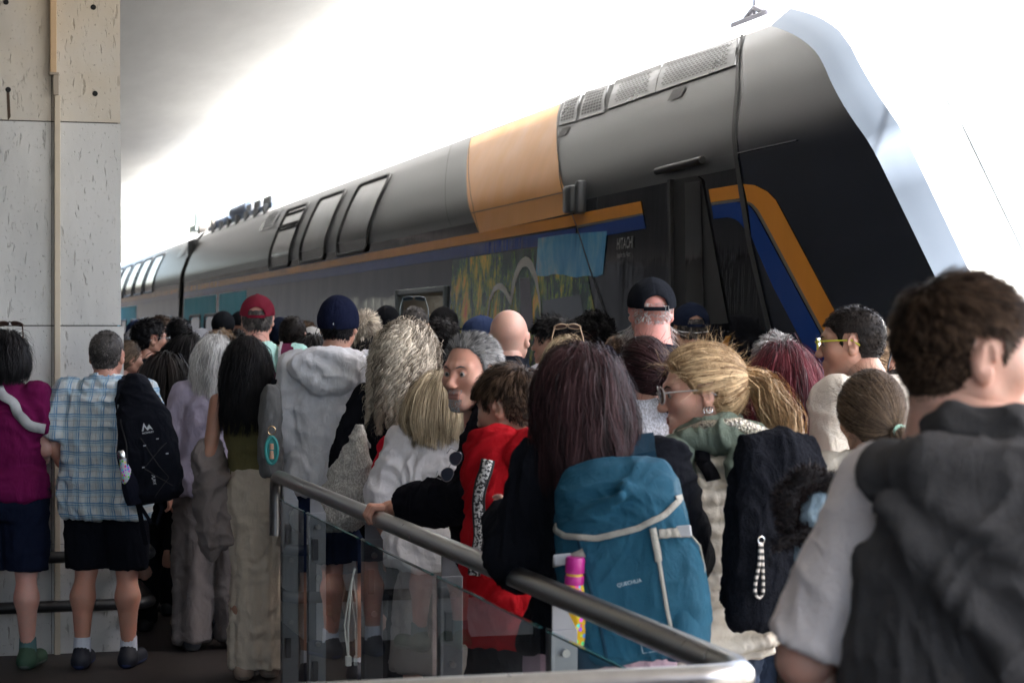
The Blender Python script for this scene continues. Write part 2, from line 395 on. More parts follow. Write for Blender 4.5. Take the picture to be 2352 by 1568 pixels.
# unseen hall added to block sky and sun, with openings for bright reflections
wallm = plain('blocker_dark', (.035, .034, .034), .85, nscale=3, var=.3)
hall = station('hall_light_blocker', 'unseen hall wall added to block light along the back of the platform', 'blocker')
mb = MB(); mb.box((-9.4, -14, 0), (-9, 300, 2.95)); mb.box((-9.4, -14, 4.05), (-9, 50, 4.50)); mb.box((-9.4, 50, 4.05), (-9, 300, 7.5))
for y0, y1 in ((-14, 2.0), (4.2, 13), (14.2, 21), (22.2, 26), (28.5, 40), (41, 62), (64, 78), (84, 110), (113, 300)): mb.box((-9.4, y0, 2.95), (-9, y1, 4.05))
mb.build('back_light_block', wallm, hall)
MB().box((-9.4, 48.6, 7.5), (-4.2, 300, 7.9)).build('sun_block_eaves', wallm, hall)  # overhang added to keep sun off the mirrored wall
MB().box((-9, -9.4, 0), (3.0, -9, 2.6)).build('end_light_block', wallm, hall)  # unseen wall behind the camera, added to block low sky light
# travertine pillar with its cable duct and the double bumper rail
PL, PRR, PS = -2.55 * CT + 10.28 * ST, 0, 0
Pp = at(276, 10.44); s_ = -Pp.x * ST + Pp.y * CT; d_ = Pp.x * CT + Pp.y * ST            # its right corner in track coordinates
pil = station('stone_pillar', 'tall pitted travertine pillar at the left edge with warm stained upper slabs', 'pillar')
TRAV = travertine(); PW = 1.55
courses = [(0, .55), (.554, 1.655), (1.661, 2.686), (2.692, 3.75), (3.756, 4.60)]
dark = plain('joint_dark', (.05, .045, .04), .9)
MB().box((d_-PW+.012, s_+.012, 0), (d_-.012, s_+.86, 4.6)).build('core', dark, pil)
split = d_ - (276-128) / F * 10.4 / CT
for z0, z1 in courses:
    f = lambda z: .0 if z > 2 else (2 - z) * .012
    for x0, x1 in ((d_-PW, split-.003), (split, d_ + f(z0))):
        mb = MB().box((x0, s_, z0), (x1, s_+.87, z1)); mb.build('slab', TRAV, pil)
for (px, py) in ((13, 9), (214, 18), (18, 209), (218, 216)):
    q = at(px, 10.33 + (px / 276) * .11, py); mb = MB()
    D = q.x*CT+q.y*ST; mb.tube([(D, s_-.003, q.z), (D, s_+.01, q.z)], .014, 12); mb.build('anchor_hole', plain('hole_black', (.01, .01, .01), .9), pil)
q = at(18, 10.34, 212); D = q.x*CT+q.y*ST; mb = MB()
mb.add([(D-.008, s_-.0015, q.z), (D+.006, s_-.0015, q.z), (D+.012, s_-.0015, q.z-.13), (D-.002, s_-.0015, q.z-.15)], [(0, 1, 2, 3)]); mb.build('rust_stain', plain('rust', (.07, .045, .03), .95), pil)
duct = station('cable_duct', 'narrow beige cable duct running down the travertine pillar', 'cable duct')
bei = plain('duct_beige', (.52, .44, .33), .5); tanm = plain('duct_tan', (.50, .34, .19), .5)
def dd(px): q = at(px, 10.39); return q.x*CT+q.y*ST
zz = lambda py: EYE + (HY-py)/F*10.38
MB().box((dd(124)-.001, s_-.035, zz(1500)), (dd(137), s_-.002, zz(222)), .003).build('lower_duct', bei, duct)
MB().box((dd(113), s_-.05, zz(172)), (dd(128), s_-.004, zz(-120)), .003).build('upper_duct', tanm, duct)
mb = MB(); mb.box((dd(120), s_-.045, zz(222)), (dd(133), s_-.003, zz(170)), .002); mb.box((dd(113)-.004, s_-.055, zz(176)), (dd(133), s_-.003, zz(171))); mb.build('elbow_joint', plain('duct_grey', (.30, .25, .19), .5), duct)
gr = station('bumper_rail', 'black double bar bumper rail around the foot of the pillar', 'rail')
blk = plain('rail_black', (.012, .012, .013), .45)
for z, nm in ((.50, 'upper_bar'), (.255, 'lower_bar')):
    x1 = d_ + .12
    MB().tube([(d_-PW, s_-.12, z), (x1-.05, s_-.12, z), (x1, s_-.09, z), (x1+.03, s_-.02, z), (x1+.03, s_+.9, z)], .030, 10).build(nm, blk, gr, True)
for x in (d_-1.2, d_-.62, d_+.02): MB().box((x-.02, s_-.12, 0), (x+.02, s_-.08, .5)).build('post', blk, gr)

# ------------------------------------------------------------------ the train
train = station('passenger_train', 'dark grey double deck train with orange and blue stripes standing at the platform', 'train')
PR = [(4.30, -.75), (4.14, -.45), (4.10, -.1), (4.10, 2.50), (4.104, 2.60), (4.125, 2.70), (4.16, 2.80), (4.21, 2.93), (4.29, 3.10), (4.36, 3.23), (4.42, 3.315)]
PZ = np.array([p[1] for p in PR]); PD = np.array([p[0] for p in PR])
def hermite(x, X, Y):
    x = np.asarray(x, float); m = np.gradient(Y, X); i = np.clip(np.searchsorted(X, x) - 1, 0, len(X)-2); h = X[i+1]-X[i]; t = np.clip((x - X[i]) / h, 0, 1)
    return Y[i]*(1+2*t)*(1-t)**2 + m[i]*h*t*(1-t)**2 + Y[i+1]*t*t*(3-2*t) + m[i+1]*h*t*t*(t-1)
Dz = lambda z: hermite(z, PZ, PD)
RF = [(4.42, 3.315), (4.50, 3.40), (4.66, 3.48), (4.95, 3.55), (5.5, 3.58)]
NZ = np.array([-.8, .6, 1.2, 1.864, 2.233, 2.52, 2.80, 3.07, 3.22, 3.315]); NS = np.array([6.05, 6.55, 7.15, 7.89, 8.29, 8.62, 9.09, 9.61, 10.09, 10.49])
NsZ = lambda z: hermite(z, NZ, NS)
SEAM = lambda z: float(np.interp(z, [-.8, 1.64, 2.46, 2.6, 2.96, 3.33], [8.3, 9.73, 10.17, 10.19, 10.39, 10.87]))
def onside(px, py):
    """a picture position -> (s, z) on the near side of the train"""
    D = 4.10
    for _ in range(6):
        depth = F * D / CT / (px - CX + 1316); z = EYE + (HY - py) / F * depth; D = float(Dz(z))
    return (depth - D * ST) / CT, z
black = paint('body_gloss_black', (.010, .012, .017), .05, .42, wav=.010, dirt=.2)
satin = plain('body_satin_grey', (.042, .044, .049), .33, spec=.6, var=.05, nscale=2)
orange = paint('stripe_orange', (.66, .26, .035), .12, .35, wav=.008)
orange2 = paint('panel_orange', (.74, .33, .08), .34, .4)
blue = paint('stripe_blue', (.006, .045, .24), .10, .35, wav=.008)
greyl = paint('stripe_grey', (.16, .15, .13), .15, .5)
white = paint('roof_white', (.78, .80, .82), .3, .5)
rubber = plain('rubber_black', (.010, .010, .011), .5)
glassd = paint('window_glass', (.018, .02, .022), .035, .9, wav=.006, coat=1.0)
darkmetal = plain('vent_metal', (.10, .105, .115), .4, .3)
# door opening in the near side
DS0, DS1, DZ0, DZ1 = 16.62, 18.42, -.10, 1.965
def body(s0f, s1, name, door=False, holes=True):
    zs = sorted(set(list(PZ) + [DZ0, DZ1, .5, 1.0, 1.5, 2.2, 2.35] + [2.55, 2.65, 2.75, 2.86, 2.9, 3.0, 3.05, 3.15, 3.19, 3.27, 3.29] + list(np.arange(-.6, 2.5, .2))))
    zs = [z for i, z in enumerate(zs) if i == 0 or z - zs[i-1] > 1e-6]
    n = 60 if s0f is None else 12; a = []
    mb_l = MB(); mb_u = MB(); mb_c = MB()
    cols = [DS0, DS1] if door else []
    tt = np.linspace(0, 1, 9) if s0f is None else np.linspace(0, 1, 5)
    for zi in range(len(zs)-1):
        za, zb = zs[zi], zs[zi+1]; da, db = float(Dz(za)), float(Dz(zb))
        sa, sb = (float(NsZ(za)), float(NsZ(zb))) if s0f is None else (s0f, s0f)
        sl_ = sorted(set(cols + [11.5, s1] + [11.5 + (s1-11.5)*k/8 for k in range(9)])) if s0f is None else list(np.linspace(s0f, s1, 9))
        ja, jb = SEAM(za), SEAM(zb); rows = [(sa + (ja-sa)*k/6, sb + (jb-sb)*k/6) for k in range(0, 6)] + [(ja, jb)] if s0f is None else []
        rows += [(q, q) for q in sl_]
        for k in range(len(rows)-1):
            if door and rows[k][0] >= DS0 - 1e-6 and rows[k+1][0] <= DS1 + 1e-6 and za >= DZ0 - 1e-6 and zb <= DZ1 + 1e-6: continue
            M_ = mb_c if (s0f is None and k < 6) else mb_u if za >= 2.50 - 1e-6 else mb_l
            M_.add([(da, rows[k][0], za), (da, rows[k+1][0], za), (db, rows[k+1][1], zb), (db, rows[k][1], zb)], [(3, 2, 1, 0)])
    mb_c.v and mb_c.build('cab_shell_side', plain('cab_shell', (.009, .013, .024), .20, spec=.5, var=.05, nscale=2), train, 2); mb_l.build(name + '_lower_side', black, train, 2); mb_u.build(name + '_upper_side', satin, train, 2)
    # roof, far side, ends
    mb = MB(); full = RF + [(11.0 - d, z) for d, z in RF[-2::-1]]
    st = 10.49 if s0f is None else s0f
    for i in range(len(full)-1):
        (d0, z0), (d1, z1) = full[i], full[i+1]
        mb.add([(d0, st, z0), (d0, s1, z0), (d1, s1, z1), (d1, st, z1)], [(3, 2, 1, 0)])
    mb.build(name + '_roof', white, train, 2)
    mb = MB()
    for i in range(len(PR)-1):
        (d0, z0), (d1, z1) = PR[i], PR[i+1]; f0, f1 = (float(NsZ(z0)), float(NsZ(z1))) if s0f is None else (s0f, s0f)
        mb.add([(11-d0, f0, z0), (11-d0, s1, z0), (11-d1, s1, z1), (11-d1, f1, z1)], [(0, 1, 2, 3)])
    mb.build(name + '_far_side', satin, train, True)
    prof = PR + full[1:-1] + [(11-d, z) for d, z in PR[::-1]]
    MB().add([(d, s1, z) for d, z in prof], [tuple(range(len(prof)))]).build('coach_end_wall', rubber, train)
    if s0f is not None: MB().add([(d, s0f, z) for d, z in prof], [tuple(range(len(prof)))[::-1]]).build('coach_end_wall', rubber, train)
body(None, 35.75, 'cab_coach', True)
body(36.45, 62.6, 'second_coach'); body(63.2, 89.4, 'third_coach')
mb = MB()
for k in range(7):
    s0 = 35.76 + k * .1; mb.box((4.24, s0, -.3), (6.76, s0 + .055, 3.25), .01)
mb.box((4.3, 35.7, -.3), (6.7, 36.5, 3.2)); mb.build('gangway', rubber, train)
# nose: white frame with its shade painted in as blue-grey, then the raked front with its windscreen
zl = list(np.arange(-.75, 2.5, .2)) + list(np.arange(2.45, 3.0, .07)) + [3.05, 3.10, 3.15, 3.19, 3.23, 3.27, 3.29, 3.315]
def nose_pt(z, u):
    """u across the front: 0 near edge .. 1 centre"""
    D0 = float(Dz(z)); s0 = float(NsZ(z)); W = 5.5 - D0
    d = u * W
    ds = -.10 * min(1, d / .112) - .44 * (max(0, d - .112) / 1.29) ** 1.25
    ww = min(1, max(0, (z - 1.5) / 1.815)); ww = ww * ww * (3 - 2 * ww); zz_ = z + (float(np.interp(4.42 + d, [a for a, _ in RF], [c for _, c in RF])) - 3.315) * ww
    return (D0 + d, s0 + ds, zz_)
us1 = [0, .012, .03, .05, .08]; us2 = [.08, .13, .18, .26, .36, .48, .62, .8, 1.0]
us2 = [u for u in us2 if u not in (.12,)]
for us, nm, mt in ((us1, 'nose_frame', plain('frame_shade_blue', (.10, .125, .165), .5, spec=.2, var=.03)), (us2, 'nose_front', white)):
    V = []; Fc = []
    for side in (0, 1):
        b = len(V)
        for z in zl:
            for u in us:
                p = nose_pt(z, u); V.append(p if side == 0 else (11 - p[0], p[1], p[2]))
        n = len(us)
        for i in range(len(zl)-1):
            for k in range(n-1):
                q = (b+i*n+k, b+i*n+k+1, b+(i+1)*n+k+1, b+(i+1)*n+k); Fc.append(q if side == 0 else q[::-1])
    mesh(nm, np.array(V), Fc, mt, train)
# crown joining the front to the roof
V = []; Fc = []; usA = us1 + us2[1:]
for side in (0, 1):
    b = len(V)
    for t in (0, .25, .5, .75, 1):
        for u in usA:
            p = Vector(nose_pt(3.315, u)); d = p.x - 4.42
            q = Vector((p.x, 10.9, float(np.interp(p.x, [a for a, _ in RF], [c for _, c in RF]))))
            r = p.lerp(q, t); r.z += .05 * math.sin(math.pi * t) * min(1, d / .3)
            V.append(tuple(r) if side == 0 else (11 - r.x, r.y, r.z))
    n = len(usA)
    for i in range(4):
        for k in range(n-1):
            q = (b+i*n+k, b+i*n+k+1, b+(i+1)*n+k+1, b+(i+1)*n+k); Fc.append(q if side == 0 else q[::-1])
mesh('nose_crown', np.array(V), Fc, white, train)
V = []; Fc = []; zw = list(np.linspace(1.55, 3.0, 14)); uw = list(np.linspace(.26, 1.0, 9))
for side in (0, 1):
    b = len(V)
    for z in zw:
        for u in uw:
            p = nose_pt(z, u); V.append((p[0] if side == 0 else 11 - p[0], p[1] - .004, p[2] + .003))
    n = len(uw)
    for i in range(len(zw)-1):
        for k in range(n-1):
            q = (b+i*n+k, b+i*n+k+1, b+(i+1)*n+k+1, b+(i+1)*n+k); Fc.append(q if side == 0 else q[::-1])
mesh('windscreen', np.array(V), Fc, paint('windscreen_glass', (.17, .21, .26), .05, 1.0, coat=1), train)

def panel(name, top, bot, mat, eps=.004, rows=10, sub=6, parent=None, px=True):
    """a sheet that follows the side of the train between two outlines given as picture positions"""
    def res(pl, m):
        P = np.array([onside(*q) for q in pl] if px else pl, float); d = np.r_[0, np.cumsum(np.linalg.norm(np.diff(P, axis=0), axis=1))]
        t = np.linspace(0, d[-1], m); return np.c_[np.interp(t, d, P[:, 0]), np.interp(t, d, P[:, 1])]
    m = max(sub, len(top) * 4); A = res(top, m); B = res(bot, m); V = []; Fc = []
    for i in range(rows + 1):
        f = i / rows; P = A * (1 - f) + B * f
        for s, z in P: V.append((float(Dz(z)) - eps, s, z))
    for i in range(rows):
        for k in range(m - 1): Fc.append((i*m+k, i*m+k+1, (i+1)*m+k+1, (i+1)*m+k))
    return mesh(name, np.array(V), Fc, mat, parent or train, smooth=True)
S = lambda s0, s1, z0, z1: ([(s0, z1), (s1, z1)], [(s0, z0), (s1, z0)])
sA = onside(1325, 510)[0]
# stripes and the big orange block
panel('orange_block', [(1083, 318), (1287, 240.5)], [(1102, 536), (1323, 488)], orange2, rows=16, sub=8)
panel('stripe', *S(35.7, sA, 2.335, 2.412), orange, px=False, rows=2, sub=20)
panel('blue_stripe', *S(35.7, sA, 2.235, 2.322), blue, px=False, rows=2, sub=20)
for a, b in ((36.5, 62.5), (63.3, 89)):
    panel('stripe', *S(a, b, 2.335, 2.412), orange, px=False, rows=2); panel('blue_stripe', *S(a, b, 2.235, 2.322), blue, px=False, rows=2)
panel('stripe', [(1318, 493), (1473, 462)], [(1326, 518), (1478, 489.5)], orange, rows=3)
panel('grey_line', [(1326, 518.5), (1478, 490)], [(1328, 524), (1479, 494)], greyl, rows=1)
panel('blue_stripe', [(1328, 525), (1479, 494)], [(1331, 552), (1484, 525)], blue, rows=3)
panel('stripe', [(1629, 435), (1697, 424)], [(1634, 465), (1704, 455)], orange, rows=3)
panel('grey_line', [(1634, 465.5), (1704, 455.5)], [(1636, 472), (1706, 462)], greyl, rows=1)
panel('blue_stripe', [(1636, 473), (1690, 464), (1706, 465)], [(1640, 503), (1675, 499), (1694, 505), (1711, 524), (1724, 553)], blue, rows=5)
out_ = [(1709, 423), (1734, 425), (1764, 440), (1783.5, 460), (1806.6, 503), (1919, 714), (1990, 850), (2060, 990)]
inn_ = [(1717.6, 462), (1731, 468), (1744, 483), (1757, 506), (1889, 752), (1945, 860), (2015, 1000)]
inn2 = [(1718, 467), (1727, 473), (1738, 487), (1751, 510), (1884, 758), (1940, 866), (2009, 1004)]
blo = [(1719, 470), (1726, 476), (1736, 489), (1749, 513), (1882, 760), (1938, 868), (2007, 1006)]
bli = [(1728, 545), (1733, 557), (1741, 576), (1777, 658), (1879, 852), (1900, 900), (1960, 1020)]
panel('stripe', out_, inn_, orange, rows=5, sub=60); panel('grey_line', inn_, inn2, greyl, rows=1, sub=60); panel('blue_stripe', blo, bli, blue, rows=5, sub=60)
panel('stripe', [(1668, 772), (1680, 771)], [(1655, 806), (1668, 806)], orange, eps=.004, rows=2)
# seam between cab shell and coach
panel('cab_seam', [(1704, 80), (1691, 210), (1686, 340), (1699, 440), (1718, 560), (1741, 660), (1764, 757)], [(1710, 79), (1699, 210), (1694, 340), (1710, 440), (1729, 560), (1752, 660), (1775, 757)], rubber, eps=.007, rows=1, sub=40)
panel('body_seam', [(1287, 300), (1291, 430), (1303, 462), (1325, 520), (1366, 650), (1415, 790)], [(1288.5, 300), (1292.8, 430), (1305, 462), (1327.5, 520), (1369, 650), (1418, 790)], rubber, eps=.006, rows=1, sub=40)
panel('body_seam', [(1083, 318), (1087, 470), (1102, 535)], [(1084, 318), (1088, 470), (1103, 535)], rubber, eps=.006, rows=1, sub=20)
panel('body_seam', [(1037, 335), (1037, 520)], [(1038, 335), (1038, 520)], rubber, eps=.003, rows=1, sub=20)
panel('ridge_line', *S(9.4, 35.7, 2.575, 2.582), darkmetal, px=False, eps=.006, rows=1, sub=30)
# upper deck windows: rubber frame with dark glass
def rr(pts, k=.12, n=4):
    """round a quad's corners"""
    out = []
    for i in range(4):
        p = Vector(pts[i]); a = Vector(pts[i-1]); b = Vector(pts[(i+1) % 4]); la = min(.5, k / (a-p).length); lb = min(.5, k / (b-p).length)
        A = p + (a-p)*la; B = p + (b-p)*lb
        for j in range(n+1):
            t = j / n; out.append(A*(1-t)**2 + p*2*t*(1-t) + B*t*t)
    return out
def dens(pl, step=.08):
    o = []
    for i in range(len(pl)):
        a, b = pl[i], pl[(i+1) % len(pl)]; n = max(1, int((b-a).length / step))
        for k in range(n): o.append(a.lerp(b, k/n))
    return o
def sidewin(name, quad, label=None, px=True, fr=.032, k=.11, sash=False, mat=None, proud=.022):
    q = [Vector(onside(*c)) if px else Vector(c) for c in quad]; c = sum(q, Vector((0, 0))) / 4
    outer = dens(rr(q, k)); 
    inner = [c + Vector(((p-c).x * (1 - 2*fr/abs(q[1].x-q[0].x)), (p-c).y * (1 - 2*fr/abs(q[0].y-q[2].y)))) for p in outer]
    n = len(outer); V = []; 
    for pl, e in ((outer, .002), (outer, proud), (inner, proud), (inner, .004)):
        V += [(float(Dz(p.y)) - e, p.x, p.y) for p in pl]
    Fc = [(j*n+i, j*n+(i+1) % n, (j+1)*n+(i+1) % n, (j+1)*n+i) for j in range(3) for i in range(n)]
    fo = mesh(name, np.array(V), Fc, rubber, train)
    A = [p for p in inner]; zs = np.linspace(min(p.y for p in A), max(p.y for p in A), 15)
    V = []; Fc = []
    for z in zs:   # horizontal slices through the outline
        xs = []
        for i in range(n):
            a, b = A[i], A[(i+1) % n]
            if (a.y - z) * (b.y - z) <= 0 and abs(a.y-b.y) > 1e-9: xs.append(a.x + (b.x-a.x)*(z-a.y)/(b.y-a.y))
        if len(xs) < 2: xs = [c.x-.01, c.x+.01] if not V else [V[-2][1], V[-1][1]]
        V += [(float(Dz(z)) - .006, min(xs), z), (float(Dz(z)) - .006, max(xs), z)]
    for i in range(len(zs)-1): Fc.append((i*2, i*2+1, i*2+3, i*2+2))
    mesh('pane', np.array(V), Fc, mat or glassd, fo)
    if sash:
        z = q[3].y + (q[0].y-q[3].y) * .62; mb = MB(); x0 = c.x - abs(q[1].x-q[0].x)*.5 + .08; x1 = c.x + abs(q[1].x-q[0].x)*.5 - .08
        for zz_ in (z, z+.05, q[0].y-.10): mb.box((float(Dz(zz_))-.02, x0, zz_), (float(Dz(zz_))-.004, x1, zz_+.022))
        mb.build('sash', rubber, fo)
w3 = [(829, 422), (905, 392.6), (867, 574), (791, 584.5)]
s0, z1 = onside(905, 392.6); z1 = 3.225; z0 = 2.43
gl = paint('upper_window_glass', (.02, .021, .024), .14, .3, wav=.004)
for (pa, pb), sh in (((829, 905), 0), ((735, 798), 0), ((659, 710.5), 1)):
    sa = onside(pa, 422 + (829-pa)*.0)[0] if pa == 829 else onside(pa, 460 if pa == 735 else 489)[0]; sb = onside(pb, 392.6 if pb == 905 else (435 if pb == 798 else 469))[0]
    sidewin('upper_window', [(sa, z1), (sb, z1), (sb, z0), (sa, z0)], px=False, mat=gl, sash=bool(sh))
for s in (46.6, 44.3, 42.0, 49, 51.3, 53.6): sidewin('upper_window', [(s+.9, z1), (s-.9, z1), (s-.9, z0), (s+.9, z0)], px=False, mat=gl)
# lower deck windows further along
for s in (33.9, 31.9, 38.0, 40.3, 42.6, 45, 47.5):
    sidewin('lower_window', [(s+.75, 1.93), (s-.75, 1.93), (s-.75, 1.05), (s+.75, 1.05)], px=False, fr=.05)
cy = paint('wrap_cyan_reflection', (.07, .48, .62), .5, .1)  # wrap colour brightened to stand in for reflected sky
for a, b in ((28.2, 31.0), (31.4, 35.6), (44.5, 50)): panel('cyan_wrap_reflection', *S(a, b, 1.2, 2.21), cy, px=False, eps=.0035, rows=2)
# landscape picture panel, arched emblem and lettering
sL, sR0, sR1 = onside(1040, 610)[0], onside(1335, 570)[0], onside(1415, 790)[0]
panel('landscape_picture', [(sL, 2.225), (sR0, 2.225)], [(sL, .9), (sR1 - .2, .9)], forest(), px=False, eps=.004, rows=4, sub=12)
skyp = sky_print_reflection()
panel('picture_sky_reflection', [(1238, 547), (1300, 538), (1396, 531)], [(1232, 632), (1252, 636), (1272, 629), (1298, 631), (1322, 638), (1350, 632), (1370, 636), (1386, 630)], skyp, eps=.0055, rows=8)
panel('picture_lake', [(1250, 690), (1335, 676)], [(1250, 770), (1350, 770)], paint('lake', (.06, .08, .10), .08, .7), eps=.0055, rows=3)
panel('picture_cliff', [(1195, 640), (1218, 636)], [(1199, 760), (1228, 760)], plain('cliff', (.10, .09, .12), .3, nscale=40, var=.5), eps=.0055, rows=3)
em = plain('emblem_grey', (.48, .46, .42), .3)
panel('arch_emblem', [(1174, 685), (1179.5, 641), (1192, 604.5), (1200, 594), (1209, 589), (1217, 592), (1225, 601), (1236, 634), (1243, 685), (1246.5, 736), (1247, 790)], [(1177, 699.6), (1185, 652), (1196, 623), (1202, 614), (1209, 611.5), (1215, 614), (1220, 621), (1231, 648), (1240, 692), (1243.5, 736), (1244.5, 790)], em, eps=.007, rows=2, sub=50)
panel('arch_emblem', [(1119, 760), (1121, 721.6), (1126, 685), (1137, 657.5), (1144, 651.5), (1150, 650), (1157, 652), (1163, 659), (1176, 685)], [(1122, 760), (1124.5, 721.6), (1130, 688.7), (1139, 670), (1145, 665.5), (1150, 665), (1156, 668), (1161, 674), (1176.5, 703)], em, eps=.0075, rows=2, sub=50)
def text_mesh(txt, size=1.0, bold=False):
    cu = bpy.data.curves.new('t', 'FONT'); cu.body = txt; cu.size = size; cu.resolution_u = 3
    if bold: cu.offset = .012 * size
    ob = bpy.data.objects.new('t', cu); COL.objects.link(ob); dg = bpy.context.evaluated_depsgraph_get(); me = bpy.data.meshes.new_from_object(ob.evaluated_get(dg))
    V = np.array([v.co[:] for v in me.vertices]); Fc = [tuple(p.vertices) for p in me.polygons]
    bpy.data.objects.remove(ob); bpy.data.curves.remove(cu); bpy.data.meshes.remove(me); return V, Fc
def side_text(txt, px, py, h, mat, name='lettering', stretch=.8):
    V, Fc = text_mesh(txt, h / .72, True); s, z = onside(px, py)
    W = np.c_[np.full(len(V), 0.), s - V[:, 0] * stretch, z + V[:, 1]]; W[:, 0] = Dz(W[:, 2]) - .006
    mesh(name, W, Fc, mat, train, smooth=False)
lt = plain('lettering_grey', (.20, .20, .20), .4)
side_text('HITACHI', 1418, 573, .072, lt); side_text('Inspire the Next', 1419, 592, .034, lt)
# cab side door window with its frame, rain gutter, camera pod, drain slots
cabw = [(1550, 408), (1602, 403), (1612, 408), (1618, 430), (1624, 560), (1634, 580), (1656, 620), (1678, 735), (1672, 744)]
cabl = [(1545, 425), (1544, 500), (1545, 600), (1547, 680), (1550, 735), (1556, 745)]
panel('cab_door_recess', [(1546, 414), (1602, 404), (1614, 412)], [(1550, 745), (1620, 745), (1676, 742)], rubber, eps=.008, rows=14, sub=10)
panel('cab_door_window', [(1578, 420), (1614, 416)], [(1581, 712), (1622, 712)], glassd, eps=.014, rows=6, sub=6)
mb = MB()
for (a, b, c_, d__) in (((1544, 414), (1550, 412), (1552, 745), (1547, 745)),):
    q = [onside(*k) for k in (a, b, c_, d__)]; mb.add([(float(Dz(z)) - .03, s, z) for s, z in q] + [(float(Dz(z)) - .002, s, z) for s, z in q], [(0, 1, 2, 3), (0, 3, 7, 4), (1, 5, 6, 2), (0, 4, 5, 1)])
mb.build('door_grab_rail', plain('grab_dark', (.02, .02, .022), .25), train)
a, b = onside(1520, 394), onside(1625, 368)
mb = MB(); mb.tube([(float(Dz(a[1]))-.03, a[0], a[1]), (float(Dz(b[1]))-.03, b[0], b[1])], .022, 10, flat=1.0); mb.build('rain_gutter', rubber, train, True)
s, z = onside(1340, 457); pod = MB(); pod.box((4.0, s-.02, z-.09), (4.07, s+.16, z+.09), .02); pod.build('camera_pod', plain('pod_dark', (.04, .045, .05), .35), train, True)
mb = MB(); mb.box((4.04, s-.07, z-.10), (4.11, s+.02, z+.12), .02); mb.build('camera_bracket', darkmetal, train, True)
for (pa, pb, w_) in ((1558, 214, .12), (1298, 302, .10)):
    s, z = onside(pa, pb); panel('drain_slot', [(s+w_, z+.03), (s-w_, z+.03)], [(s+w_*1.1, z-.035), (s-w_*.9, z-.035)], rubber, px=False, eps=.006, rows=1)
# vent grilles along the roof edge
ventm = paint('vent_panel', (.085, .09, .10), .3, .6)
def grille(quad, rows, cols, fill=(.55, .72), m=.07, stag=True):
    q = [np.array(onside(*c)) for c in quad]
    P = lambda u, v: (q[0]*(1-u)+q[1]*u)*(1-v) + (q[3]*(1-u)+q[2]*u)*v
    mb = MB()
    n = 6
    for i in range(n):
        v0, v1 = i/n, (i+1)/n
        a, b, c, d = P(0, v0), P(1, v0), P(1, v1), P(0, v1)
        mb.add([(float(Dz(p[1]))-.012, p[0], p[1]) for p in (a, b, c, d)], [(0, 1, 2, 3)])
    a, b, c, d = P(0, 0), P(1, 0), P(1, 1), P(0, 1)
    for u, v in ((a, b), (b, c), (c, d), (d, a)): mb.add([(float(Dz(u[1]))-.012, u[0], u[1]), (float(Dz(v[1]))-.012, v[0], v[1]), (float(Dz(v[1]))+.01, v[0], v[1]), (float(Dz(u[1]))+.01, u[0], u[1])], [(0, 1, 2, 3)])
    f = mb.build('vent_grille', ventm, train)
    mb = MB(); mw = m
    for r in range(rows):
        for c in range(cols):
            u0 = mw + (1-2*mw) * (c + (.5 if (stag and r % 2) else 0)) / (cols + .5 * stag); du = (1-2*mw) / cols * fill[0]
            v0 = .1 + .8 * r / rows; dv = .8 / rows * fill[1]
            pts = [P(u0, v0), P(u0+du, v0), P(u0+du, v0+dv), P(u0, v0+dv)]
            mb.add([(float(Dz(p[1]))-.0145, p[0], p[1]) for p in pts], [(0, 1, 2, 3)])
    mb.build('slot_pattern', rubber, f)
grille([(1300, 231), (1338, 217), (1325, 278), (1287, 288.6)], 7, 5, (.8, .7), .1, False)
grille([(1348, 211), (1401, 195), (1389, 258), (1333.6, 275)], 7, 7, (.8, .7), .08, False)
grille([(1417, 186), (1524, 147), (1508, 212), (1399.5, 250.5)], 10, 10, (.62, .42), .14)
grille([(1527, 146), (1701, 88), (1692, 149.4), (1509.4, 212)], 10, 17, (.62, .46), .07)
panel('vent_frame', [(1293, 236), (1703, 84)], [(1283, 292), (1695, 151)], rubber, eps=.005, rows=5, sub=10)
# lamp hoods and roof equipment near the coach ends
eqb = plain('equipment_blue_grey', (.16, .21, .30), .5); eqg = plain('equipment_grey', (.30, .31, .32), .5)
for s in np.arange(28.6, 35.2, .95): MB().box((4.40, s, 3.28), (4.46, s+.14, 3.44)).build('roof_well_post', satin, train)
mb = MB(); mb.box((4.47, 28.4, 3.30), (5.2, 35.4, 3.44)); mb.build('roof_well', eqb, train)
mb = MB()
for s, l in ((28.7, .7), (29.7, .6), (30.6, .5)): mb.box((4.5, s, 3.44), (4.9, s+l, 3.57), .02)
mb.build('equipment_box', eqg, train)
mb = MB(); mb.tube([(4.62, 31.3, 3.56), (4.62, 33.2, 3.56)], .10, 12); mb.tube([(4.6, 33.4, 3.5), (4.6, 35.2, 3.5)], .06, 10); mb.build('air_tank', eqb, train, True)
mb = MB(); mb.box((4.42, 26.8, 3.06), (4.46, 28.2, 3.30)); grill = mb
panel('louvre', *S(28.1, 26.9, 3.02, 3.28), ventm, px=False, eps=.012, rows=3); 
for k in range(6): panel('louvre_slat', *S(27.95, 27.05, 3.05+k*.036, 3.067+k*.036), rubber, px=False, eps=.015, rows=1)
panel('louvre', *S(38.2, 37.2, 3.02, 3.28), ventm, px=False, eps=.012, rows=3)
for s in (35.2, 37.0): mb = MB(); mb.tube([(4.5, s, 3.45), (4.75, s, 3.45)], .12, 12); mb.build('coupler_box', plain('jumper', (.05, .045, .04), .5), train, True)
